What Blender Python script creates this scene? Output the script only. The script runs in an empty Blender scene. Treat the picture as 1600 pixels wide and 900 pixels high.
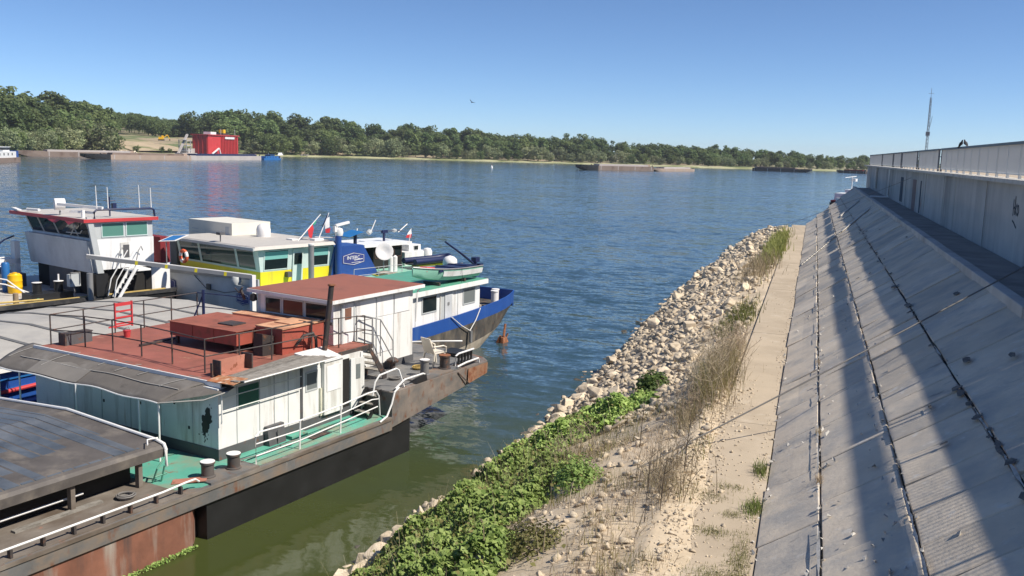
import bpy, bmesh, math, random
import numpy as np
from mathutils import Vector, Matrix, noise

sc = bpy.context.scene
COL = sc.collection
R = math.radians
random.seed(7)
rng = np.random.default_rng(7)

# ------------------------------------------------------------------ camera, sky, sun, exposure
CAMZ = 10.5
cam_data = bpy.data.cameras.new('camera')
cam = bpy.data.objects.new('camera', cam_data)
COL.objects.link(cam)
yaw, pitch, roll = R(17.7533), R(8.3639), R(1.6)
fw = Vector((-math.sin(yaw) * math.cos(pitch), math.cos(yaw) * math.cos(pitch), -math.sin(pitch)))
rt = Vector((math.cos(yaw), math.sin(yaw), 0))
up = rt.cross(fw)
rt2 = rt * math.cos(roll) + up * math.sin(roll)
up2 = up * math.cos(roll) - rt * math.sin(roll)
cam.matrix_world = Matrix(((rt2.x, up2.x, -fw.x, 0), (rt2.y, up2.y, -fw.y, 0), (rt2.z, up2.z, -fw.z, CAMZ), (0, 0, 0, 1)))
cam_data.sensor_width = 36
cam_data.lens = 36 * 1450 / 1600
cam_data.clip_end = 9000
sc.camera = cam

SUN = Vector((0.87, -0.03, 1.0)).normalized()
SUN_EL = math.asin(SUN.z)
SUN_ROT = math.atan2(SUN.x, SUN.y)
world = bpy.data.worlds.new('World')
sc.world = world
world.use_nodes = True
wn = world.node_tree
wn.nodes.clear()
sky = wn.nodes.new('ShaderNodeTexSky')
sky.sky_type = 'NISHITA'
sky.sun_disc = False
sky.sun_elevation = SUN_EL
sky.sun_rotation = SUN_ROT
sky.altitude = 1800
sky.air_density = 0.72
sky.dust_density = 0.0
sky.ozone_density = 5.0
bg = wn.nodes.new('ShaderNodeBackground')
bg.inputs['Strength'].default_value = 0.08
wo = wn.nodes.new('ShaderNodeOutputWorld')
tint = wn.nodes.new('ShaderNodeMix')          # even, slightly bluer air
tint.data_type = 'RGBA'
tint.blend_type = 'MULTIPLY'
tint.inputs[0].default_value = 1.0
tint.inputs[7].default_value = (0.90, 0.97, 1.03, 1)
wn.links.new(sky.outputs[0], tint.inputs[6])
wn.links.new(tint.outputs[2], bg.inputs[0])
wn.links.new(bg.outputs[0], wo.inputs[0])

sun_d = bpy.data.lights.new('sun', 'SUN')
sun_d.energy = 4.0
sun_d.angle = R(0.53)
sun_d.color = (1.0, 0.93, 0.82)
sun_o = bpy.data.objects.new('sun', sun_d)
COL.objects.link(sun_o)
sun_o.location = (60, 0, 100)
sun_o.rotation_euler = SUN.to_track_quat('Z', 'Y').to_euler()

sc.view_settings.view_transform = 'Standard'
sc.view_settings.look = 'None'
sc.view_settings.exposure = 0.68
sc.view_settings.gamma = 1
sc.view_settings.use_curve_mapping = False

# ------------------------------------------------------------------ materials
MATS = {}


def mk(name, col, rough=0.6, metal=0.0, var=0.18, vs=1.2, layers=(), bump=0.0, bs=14.0, rnd=0.0, spec=0.5, coord='Object', brick=None):
    """painted / stone / metal surface: base colour with slow variation, then wear layers
    (colour, threshold, scale, stretch xyz, softness)"""
    m = bpy.data.materials.new(name)
    m.use_nodes = True
    nt = m.node_tree
    L = nt.links.new
    b = nt.nodes['Principled BSDF']
    b.inputs['Roughness'].default_value = rough
    b.inputs['Metallic'].default_value = metal
    b.inputs['Specular IOR Level'].default_value = spec
    tc = nt.nodes.new('ShaderNodeTexCoord')
    src = tc.outputs[coord]
    if rnd or coord == 'Object':
        oi = nt.nodes.new('ShaderNodeObjectInfo')
    if rnd:
        sh = nt.nodes.new('ShaderNodeVectorMath')
        sh.operation = 'ADD'
        ml = nt.nodes.new('ShaderNodeMath')
        ml.operation = 'MULTIPLY'
        ml.inputs[1].default_value = 37.0
        L(oi.outputs['Random'], ml.inputs[0])
        L(src, sh.inputs[0])
        L(ml.outputs[0], sh.inputs[1])
        src = sh.outputs[0]

    def nz(scale, stretch=(1, 1, 1), det=4.0):
        mp = nt.nodes.new('ShaderNodeMapping')
        mp.inputs['Scale'].default_value = stretch
        L(src, mp.inputs['Vector'])
        n = nt.nodes.new('ShaderNodeTexNoise')
        n.inputs['Scale'].default_value = scale
        n.inputs['Detail'].default_value = det
        n.inputs['Roughness'].default_value = 0.62
        L(mp.outputs[0], n.inputs['Vector'])
        return n.outputs['Fac']

    def mix(fac, a, c):
        x = nt.nodes.new('ShaderNodeMix')
        x.data_type = 'RGBA'
        if isinstance(fac, float):
            x.inputs[0].default_value = fac
        else:
            L(fac, x.inputs[0])
        for i, s in ((6, a), (7, c)):
            if isinstance(s, tuple):
                x.inputs[i].default_value = (*s[:3], 1)
            else:
                L(s, x.inputs[i])
        return x.outputs[2]

    def ramp(fac, lo, hi):
        r = nt.nodes.new('ShaderNodeMapRange')
        r.inputs[1].default_value = lo
        r.inputs[2].default_value = hi
        L(fac, r.inputs[0])
        return r.outputs[0]
    lo = tuple(c * (1 - var) for c in col)
    hi = tuple(min(0.95, c * (1 + var)) for c in col)
    c = mix(ramp(nz(vs), 0.3, 0.7), lo, hi)
    for (lc, th, s, st, soft) in layers:
        c = mix(ramp(nz(s, st, 6.0), th - soft, th + soft), c, lc)
    if rnd:
        hv = nt.nodes.new('ShaderNodeHueSaturation')
        r = nt.nodes.new('ShaderNodeMapRange')
        r.inputs[3].default_value = 1 - rnd
        r.inputs[4].default_value = 1 + rnd
        L(oi.outputs['Random'], r.inputs[0])
        L(r.outputs[0], hv.inputs['Value'])
        L(c, hv.inputs['Color'])
        c = hv.outputs[0]
    L(c, b.inputs['Base Color'])
    if bump:
        bp = nt.nodes.new('ShaderNodeBump')
        bp.inputs['Strength'].default_value = min(1.0, bump)
        bp.inputs['Distance'].default_value = 0.02
        L(nz(bs, (1, 1, 1), 8.0), bp.inputs['Height'])
        L(bp.outputs[0], b.inputs['Normal'])
    MATS[name] = m
    return m


RUST = (0.16, 0.065, 0.03)
GRIME = (0.10, 0.095, 0.085)
V1 = (1, 1, 1)
VERT = (1, 1, 0.12)
mk('white', (0.74, 0.74, 0.72), 0.45, var=0.05, layers=[((0.44, 0.41, 0.36), 0.62, 2.2, VERT, 0.10), ((0.36, 0.22, 0.13), 0.69, 3.2, (1, 1, 0.10), 0.04), (RUST, 0.73, 5.0, (1, 1, 0.3), 0.02)], bump=0.12, bs=2.5)
mk('white_clean', (0.78, 0.78, 0.77), 0.4, var=0.04, layers=[((0.5, 0.48, 0.45), 0.65, 2.0, VERT, 0.12), ((0.40, 0.27, 0.18), 0.74, 3.0, (1, 1, 0.12), 0.03)], bump=0.08, bs=2.5)
mk('white_chip', (0.74, 0.74, 0.72), 0.5, var=0.06, layers=[((0.4, 0.37, 0.33), 0.62, 1.8, VERT, 0.10), ((0.36, 0.22, 0.13), 0.70, 3.0, (1, 1, 0.10), 0.04), ((0.02, 0.02, 0.022), 0.735, 4.5, V1, 0.012)], bump=0.06)
mk('pipe_white', (0.75, 0.74, 0.72), 0.45, var=0.06, layers=[(RUST, 0.70, 6, V1, 0.04)])
mk('grey_hull', (0.13, 0.13, 0.13), 0.6, layers=[((0.21, 0.16, 0.12), 0.54, 1.1, (1, 1, 1.4), 0.12), (RUST, 0.65, 2.5, (1, 1, 0.5), 0.07), ((0.3, 0.29, 0.27), 0.72, 1.5, VERT, 0.06)], bump=0.3, bs=6)
mk('red_hull', (0.20, 0.085, 0.055), 0.7, var=0.3, layers=[((0.33, 0.29, 0.25), 0.60, 1.3, (1, 1, 0.15), 0.08), ((0.06, 0.05, 0.05), 0.64, 1.6, VERT, 0.1)], bump=0.3, bs=8)
mk('poop_hull', (0.21, 0.175, 0.15), 0.65, var=0.22, layers=[((0.13, 0.125, 0.12), 0.55, 0.9, (1, 1, 1.5), 0.1), (RUST, 0.61, 3.0, (1, 1, 0.6), 0.07), ((0.32, 0.28, 0.23), 0.68, 1.8, VERT, 0.06)], bump=0.3, bs=8)
mk('stern_rust', (0.27, 0.15, 0.09), 0.75, var=0.25, layers=[((0.18, 0.06, 0.025), 0.55, 4.0, V1, 0.08), ((0.36, 0.30, 0.22), 0.66, 2.0, V1, 0.06)], bump=0.4, bs=8)
mk('dark_hull', (0.03, 0.03, 0.032), 0.7, var=0.3)
mk('deck_grey', (0.15, 0.15, 0.15), 0.7, layers=[((0.22, 0.2, 0.18), 0.58, 1.2, V1, 0.12), ((0.07, 0.065, 0.06), 0.64, 2.2, V1, 0.08)], bump=0.1)
mk('deck_brown', (0.19, 0.165, 0.14), 0.75, var=0.25, layers=[((0.10, 0.075, 0.055), 0.54, 1.1, (1, 0.5, 1), 0.12), ((0.30, 0.14, 0.09), 0.68, 2.0, V1, 0.06)], bump=0.1)
mk('deck_green', (0.10, 0.36, 0.27), 0.6, var=0.12, layers=[((0.26, 0.25, 0.18), 0.57, 1.0, (1, 0.6, 1), 0.10), ((0.25, 0.1, 0.06), 0.67, 2.6, V1, 0.05)], bump=0.1)
mk('tarp', (0.075, 0.088, 0.105), 0.42, var=0.25, layers=[((0.14, 0.15, 0.165), 0.57, 0.9, (1, 1, 1), 0.14), ((0.10, 0.088, 0.078), 0.72, 1.4, V1, 0.06)], bump=0.35, bs=5, spec=0.4)
mk('tarp_edge', (0.09, 0.08, 0.074), 0.7, var=0.25, layers=[((0.16, 0.14, 0.12), 0.6, 1.5, V1, 0.1)], bump=0.3, bs=6)
mk('awning', (0.125, 0.112, 0.10), 0.8, var=0.14, vs=2.0, layers=[((0.19, 0.175, 0.16), 0.60, 0.9, V1, 0.08), ((0.07, 0.062, 0.056), 0.66, 1.6, V1, 0.06)], bump=0.25, bs=4)
mk('awning_worn', (0.19, 0.175, 0.158), 0.8, var=0.12, bump=0.2, bs=4)
mk('strip_light', (0.38, 0.36, 0.33), 0.7, var=0.15)
mk('red_deck', (0.30, 0.10, 0.072), 0.7, var=0.12, vs=0.8, layers=[((0.22, 0.08, 0.055), 0.56, 1.1, V1, 0.12), ((0.40, 0.21, 0.14), 0.68, 2.5, V1, 0.06)], bump=0.08)
mk('red_box', (0.33, 0.075, 0.05), 0.65, var=0.12, layers=[((0.22, 0.07, 0.04), 0.62, 2.5, V1, 0.06), ((0.5, 0.26, 0.18), 0.74, 3.0, V1, 0.03)], bump=0.08)
mk('red_boxtop', (0.30, 0.095, 0.06), 0.7, var=0.15, layers=[((0.16, 0.06, 0.035), 0.6, 1.8, V1, 0.1)])
mk('peach', (0.56, 0.31, 0.18), 0.75, var=0.2, layers=[((0.33, 0.12, 0.07), 0.57, 1.6, (1, 0.5, 1), 0.08)])
mk('brick_roof', (0.29, 0.105, 0.07), 0.75, var=0.10, vs=0.9, layers=[((0.21, 0.08, 0.055), 0.56, 0.9, V1, 0.12), ((0.38, 0.20, 0.13), 0.70, 3.0, V1, 0.05)])
mk('rust', (0.20, 0.075, 0.035), 0.85, var=0.3, layers=[((0.36, 0.17, 0.08), 0.60, 5.0, V1, 0.06)], bump=0.4)
mk('rust_sheet', (0.50, 0.31, 0.19), 0.8, var=0.25, vs=4, layers=[((0.40, 0.14, 0.05), 0.48, 5.0, V1, 0.08), ((0.68, 0.60, 0.52), 0.64, 4.0, V1, 0.05)], bump=0.4)
mk('rust_pink', (0.40, 0.17, 0.12), 0.8, var=0.2, layers=[((0.22, 0.075, 0.04), 0.61, 4.0, V1, 0.04)], bump=0.2)
mk('wood_grey', (0.27, 0.25, 0.22), 0.85, var=0.25, vs=4, layers=[((0.13, 0.115, 0.095), 0.58, 3.0, (6, 1, 1), 0.1)], rnd=0.25)
mk('dark_pipe', (0.035, 0.028, 0.026), 0.6, layers=[(RUST, 0.63, 3, V1, 0.08)])
mk('dark_iron', (0.05, 0.042, 0.04), 0.65, var=0.3, layers=[((0.14, 0.07, 0.045), 0.60, 5.0, V1, 0.08)])
mk('bollard_dark', (0.085, 0.075, 0.07), 0.6, var=0.3, layers=[(RUST, 0.62, 4.0, V1, 0.08)])
mk('black', (0.014, 0.014, 0.015), 0.5, var=0.3)
mk('black_deck', (0.03, 0.03, 0.032), 0.6, var=0.3, layers=[((0.08, 0.075, 0.07), 0.6, 1.5, V1, 0.1)])
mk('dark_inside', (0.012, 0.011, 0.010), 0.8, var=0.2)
mk('coaming', (0.09, 0.09, 0.095), 0.6, var=0.2, layers=[(RUST, 0.66, 3, V1, 0.05)])
mk('green_shutter', (0.012, 0.115, 0.075), 0.5, var=0.15)
mk('tint_red', (0.10, 0.030, 0.022), 0.15, var=0.2)
mk('blue_paint', (0.018, 0.075, 0.30), 0.4, var=0.10, layers=[((0.05, 0.12, 0.32), 0.66, 1.5, VERT, 0.1), (RUST, 0.77, 4.0, (1, 1, 0.3), 0.02)])
mk('funnel_blue', (0.022, 0.070, 0.27), 0.4, var=0.12)
mk('navy', (0.010, 0.018, 0.07), 0.5, var=0.2)
mk('hull_bootop', (0.055, 0.052, 0.050), 0.6, var=0.3, layers=[((0.14, 0.12, 0.095), 0.53, 1.6, (1, 1, 0.6), 0.12), ((0.22, 0.19, 0.15), 0.66, 2.2, VERT, 0.07), (RUST, 0.66, 3.0, V1, 0.05)], bump=0.2)
mk('hull_tan', (0.40, 0.35, 0.28), 0.7, var=0.18, layers=[((0.22, 0.18, 0.14), 0.60, 1.8, V1, 0.1)])
mk('roof_green', (0.085, 0.30, 0.21), 0.6, var=0.15, layers=[((0.16, 0.28, 0.20), 0.6, 1.8, V1, 0.1)])
mk('mint', (0.28, 0.55, 0.43), 0.5, var=0.08)
mk('yellow', (0.72, 0.60, 0.02), 0.45, var=0.05, layers=[((0.5, 0.42, 0.05), 0.68, 2.0, VERT, 0.1)])
mk('barrel_yellow', (0.80, 0.47, 0.01), 0.4, var=0.06)
mk('grey_white', (0.60, 0.62, 0.64), 0.45, var=0.05, layers=[((0.42, 0.43, 0.45), 0.62, 0.8, (1, 1, 0.6), 0.15)])
mk('roof_beige', (0.50, 0.47, 0.43), 0.6, var=0.08, layers=[((0.38, 0.35, 0.32), 0.62, 1.2, V1, 0.1)])
mk('box_cream', (0.70, 0.67, 0.58), 0.5, var=0.04)
mk('frame_grey', (0.46, 0.48, 0.48), 0.5, var=0.06)
mk('frame_mint', (0.55, 0.64, 0.62), 0.45, var=0.05)
mk('steel_grey', (0.28, 0.28, 0.28), 0.45, metal=0.3, var=0.12)
mk('red_trim', (0.52, 0.05, 0.055), 0.45, var=0.1)
mk('orange', (0.75, 0.13, 0.05), 0.5, var=0.08)
mk('ring_white', (0.78, 0.76, 0.74), 0.5, var=0.05)
mk('solar_blue', (0.02, 0.16, 0.42), 0.15, var=0.1)
mk('tank_blue', (0.02, 0.13, 0.36), 0.4, var=0.1)
mk('cover_grey', (0.40, 0.38, 0.345), 0.6, var=0.07, layers=[((0.28, 0.27, 0.265), 0.62, 0.7, V1, 0.12)])
mk('cover_seam', (0.13, 0.13, 0.13), 0.7, var=0.2)
mk('cable', (0.17, 0.16, 0.15), 0.7, var=0.15)
mk('rope_yellow', (0.5, 0.36, 0.12), 0.8, var=0.15)
mk('rope_white', (0.72, 0.70, 0.66), 0.8, var=0.08)
mk('chair_plastic', (0.70, 0.64, 0.54), 0.5, var=0.08, layers=[((0.48, 0.42, 0.34), 0.62, 5.0, V1, 0.08)])
mk('flag_white', (0.75, 0.75, 0.75), 0.8)
mk('flag_green', (0.04, 0.34, 0.20), 0.8)
mk('flag_red', (0.52, 0.03, 0.04), 0.8)
mk('dark_red', (0.20, 0.015, 0.02), 0.7)
mk('print_blue', (0.035, 0.05, 0.20), 0.6, var=0.05)
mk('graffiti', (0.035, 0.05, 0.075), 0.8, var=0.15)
mk('concrete_slab', (0.59, 0.505, 0.40), 0.85, var=0.13, vs=0.9, layers=[((0.39, 0.365, 0.33), 0.57, 0.8, (1, 1, 1), 0.10), ((0.61, 0.575, 0.52), 0.66, 3.0, V1, 0.06), ((0.24, 0.225, 0.205), 0.70, 1.3, (1, 2.5, 1), 0.06)], bump=0.5, bs=9, rnd=0.13)
mk('joint_dark', (0.10, 0.095, 0.09), 0.95, var=0.3, layers=[((0.26, 0.24, 0.21), 0.58, 4.0, V1, 0.08)], bump=0.4)
mk('mortar', (0.46, 0.44, 0.41), 0.95, var=0.15, layers=[((0.25, 0.24, 0.22), 0.60, 3.0, V1, 0.08)], bump=0.5)
mk('concrete_wall', (0.46, 0.45, 0.43), 0.85, var=0.12, vs=0.5, layers=[((0.29, 0.285, 0.275), 0.56, 0.45, (1, 1, 0.08), 0.10), ((0.16, 0.155, 0.15), 0.67, 0.7, (1, 1, 0.06), 0.06), ((0.54, 0.53, 0.50), 0.66, 0.8, (1, 1, 0.3), 0.08), ((0.30, 0.22, 0.20), 0.72, 0.35, V1, 0.06)], bump=0.2, bs=8, rnd=0.06)
mk('concrete_bench', (0.27, 0.26, 0.245), 0.9, var=0.15, vs=0.8, layers=[((0.17, 0.165, 0.155), 0.58, 0.9, V1, 0.12)], bump=0.3)
mk('coping', (0.56, 0.53, 0.48), 0.85, var=0.1, layers=[((0.36, 0.33, 0.29), 0.62, 1.5, V1, 0.1)], bump=0.2)
mk('path_concrete', (0.42, 0.345, 0.255), 0.9, var=0.10, vs=0.35, layers=[((0.34, 0.275, 0.20), 0.58, 0.5, V1, 0.12), ((0.49, 0.42, 0.33), 0.66, 2.2, V1, 0.1)], bump=0.25, bs=10)
mk('rail_white', (0.60, 0.60, 0.58), 0.5, var=0.06)
mk('rail_dark', (0.10, 0.11, 0.125), 0.5, var=0.15)
mk('mast_grey', (0.16, 0.18, 0.21), 0.5)
mk('bird_dark', (0.03, 0.03, 0.035), 0.7)
mk('rock', (0.60, 0.50, 0.37), 0.9, var=0.16, vs=2.0, layers=[((0.40, 0.32, 0.225), 0.60, 2.5, V1, 0.1), ((0.70, 0.63, 0.52), 0.66, 4.0, V1, 0.08)], bump=0.5, bs=6, rnd=0.22)
mk('rock_wet', (0.075, 0.065, 0.05), 0.5, var=0.3, bump=0.4, rnd=0.2)
mk('bank_soil', (0.58, 0.47, 0.335), 0.95, var=0.2, vs=0.6, layers=[((0.45, 0.36, 0.25), 0.56, 0.9, V1, 0.12), ((0.56, 0.47, 0.35), 0.60, 5.0, V1, 0.06), ((0.20, 0.15, 0.09), 0.70, 3.0, V1, 0.06)], bump=0.8, bs=8)
mk('sand', (0.38, 0.37, 0.21), 0.95, var=0.2, vs=0.05, layers=[((0.20, 0.22, 0.085), 0.52, 0.04, V1, 0.06)], bump=0.1)
mk('far_earth', (0.34, 0.27, 0.18), 0.95, var=0.2, vs=0.03, layers=[((0.12, 0.15, 0.06), 0.50, 0.02, V1, 0.05)])
mk('far_rust', (0.22, 0.165, 0.135), 0.8, var=0.15, vs=0.1, layers=[((0.13, 0.085, 0.065), 0.60, 0.2, V1, 0.1)])
mk('far_tan', (0.36, 0.27, 0.21), 0.8, var=0.12, vs=0.1)
mk('far_pale', (0.42, 0.38, 0.36), 0.8, var=0.1, vs=0.1)
mk('silo_red', (0.55, 0.045, 0.045), 0.5, var=0.08, vs=0.2)
mk('silo_red2', (0.40, 0.04, 0.04), 0.5, var=0.1, vs=0.2)


def leafmat(name, col, col2, trans=0.25, rough=0.6):
    m = bpy.data.materials.new(name)
    m.use_nodes = True
    nt = m.node_tree
    L = nt.links.new
    b = nt.nodes['Principled BSDF']
    b.inputs['Roughness'].default_value = rough
    b.inputs['Specular IOR Level'].default_value = 0.25
    g = nt.nodes.new('ShaderNodeNewGeometry')
    oi = nt.nodes.new('ShaderNodeObjectInfo')
    mx = nt.nodes.new('ShaderNodeMix')
    mx.data_type = 'RGBA'
    L(g.outputs['Random Per Island'], mx.inputs[0])
    mx.inputs[6].default_value = (*col, 1)
    mx.inputs[7].default_value = (*col2, 1)
    hv = nt.nodes.new('ShaderNodeHueSaturation')
    r1 = nt.nodes.new('ShaderNodeMapRange')
    r1.inputs[3].default_value = 0.72
    r1.inputs[4].default_value = 1.30
    L(oi.outputs['Random'], r1.inputs[0])
    L(r1.outputs[0], hv.inputs['Value'])
    r2 = nt.nodes.new('ShaderNodeMapRange')
    r2.inputs[3].default_value = 0.485
    r2.inputs[4].default_value = 0.515
    m2 = nt.nodes.new('ShaderNodeMath')
    m2.operation = 'FRACT'
    m3 = nt.nodes.new('ShaderNodeMath')
    m3.operation = 'MULTIPLY'
    m3.inputs[1].default_value = 13.7
    L(oi.outputs['Random'], m3.inputs[0])
    L(m3.outputs[0], m2.inputs[0])
    L(m2.outputs[0], r2.inputs[0])
    L(r2.outputs[0], hv.inputs['Hue'])
    L(mx.outputs[2], hv.inputs['Color'])
    L(hv.outputs[0], b.inputs['Base Color'])
    t = nt.nodes.new('ShaderNodeBsdfTranslucent')
    L(hv.outputs[0], t.inputs['Color'])
    ms = nt.nodes.new('ShaderNodeMixShader')
    ms.inputs[0].default_value = trans
    out = nt.nodes['Material Output']
    L(b.outputs[0], ms.inputs[1])
    L(t.outputs[0], ms.inputs[2])
    L(ms.outputs[0], out.inputs['Surface'])
    MATS[name] = m


leafmat('leaf_dark', (0.095, 0.135, 0.052), (0.185, 0.235, 0.092), 0.4)
leafmat('leaf_mid', (0.115, 0.165, 0.056), (0.22, 0.285, 0.108), 0.4)
leafmat('leaf_pale', (0.19, 0.225, 0.115), (0.34, 0.37, 0.20), 0.35)
leafmat('leaf_weed', (0.12, 0.215, 0.045), (0.36, 0.48, 0.15), 0.3)
leafmat('leaf_weed_dark', (0.06, 0.12, 0.028), (0.15, 0.235, 0.065), 0.3)
leafmat('grass_green', (0.14, 0.175, 0.045), (0.25, 0.27, 0.085), 0.3)
leafmat('grass_dry', (0.34, 0.265, 0.165), (0.50, 0.405, 0.265), 0.25)
leafmat('twig_dry', (0.28, 0.215, 0.15), (0.42, 0.34, 0.24), 0.1)
leafmat('grass_olive', (0.14, 0.145, 0.045), (0.26, 0.235, 0.09), 0.25)
mk('bark', (0.11, 0.085, 0.06), 0.9, var=0.3, vs=1.0)


def glassmat(name, col, rough=0.06):
    m = bpy.data.materials.new(name)
    m.use_nodes = True
    b = m.node_tree.nodes['Principled BSDF']
    b.inputs['Base Color'].default_value = (*col, 1)
    b.inputs['Roughness'].default_value = rough
    b.inputs['IOR'].default_value = 1.5
    n = m.node_tree.nodes.new('ShaderNodeTexNoise')
    n.inputs['Scale'].default_value = 1.3
    bp = m.node_tree.nodes.new('ShaderNodeBump')
    bp.inputs['Strength'].default_value = 0.06
    m.node_tree.links.new(n.outputs['Fac'], bp.inputs['Height'])
    m.node_tree.links.new(bp.outputs[0], b.inputs['Normal'])
    MATS[name] = m


glassmat('glass_dark', (0.012, 0.020, 0.022))
glassmat('glass_teal', (0.010, 0.040, 0.045))
glassmat('glass_blind', (0.20, 0.46, 0.43), 0.2)
glassmat('glass_sage', (0.10, 0.24, 0.20), 0.12)
glassmat('glass_grey', (0.16, 0.18, 0.18), 0.15)

# ------------------------------------------------------------------ mesh helpers


def fastmesh(name, verts, faces):
    verts = np.asarray(verts, dtype=np.float32)
    me = bpy.data.meshes.new(name)
    faces = np.asarray(faces, dtype=np.int32)
    k = faces.shape[1]
    me.vertices.add(len(verts))
    me.vertices.foreach_set('co', verts.ravel())
    me.loops.add(faces.size)
    me.loops.foreach_set('vertex_index', faces.ravel())
    me.polygons.add(len(faces))
    me.polygons.foreach_set('loop_start', np.arange(0, faces.size, k, dtype=np.int32))
    me.polygons.foreach_set('loop_total', np.full(len(faces), k, dtype=np.int32))
    me.update(calc_edges=True)
    return me


def tag(o, label=None, cat=None, group=None, kind=None):
    if label:
        o['label'] = label
    if cat:
        o['category'] = cat
    if group:
        o['group'] = group
    if kind:
        o['kind'] = kind
    return o


def link(name, me, mat=None, parent=None):
    o = bpy.data.objects.new(name, me)
    COL.objects.link(o)
    if mat:
        me.materials.append(MATS[mat])
    if parent is not None:
        o.parent = parent
    return o


def thing(name, label, cat, loc=(0, 0, 0), az=0.0, group=None):
    """Empty at a thing's base; local +Y points along azimuth az (clockwise from +Y)"""
    o = bpy.data.objects.new(name, None)
    COL.objects.link(o)
    o.empty_display_size = 0.3
    o.location = loc
    o.rotation_euler = (0, 0, -R(az))
    return tag(o, label, cat, group)


SPLIT = {'end_plate', 'door_frame', 'cabin_window', 'tracks', 'wall_seam', 'side_deck', 'bollard_base', 'stern_box', 'stern_post', 'deck_edge', 'guard', 'grille', 'sun_flap', 'hawser', 'lower_rail', 'stair_rail', 'window', 'door', 'stringer', 'bracket', 'roof_antenna', 'antenna', 'scanner', 'rim', 'cover_clamp', 'loose_hose', 'roof_fascia', 'roof_rail_end', 'roof_pipe', 'aft_cabin', 'base_house', 'cabin', 'winch', 'frame', 'side_platform', 'fender_rope', 'chute'}


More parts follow.
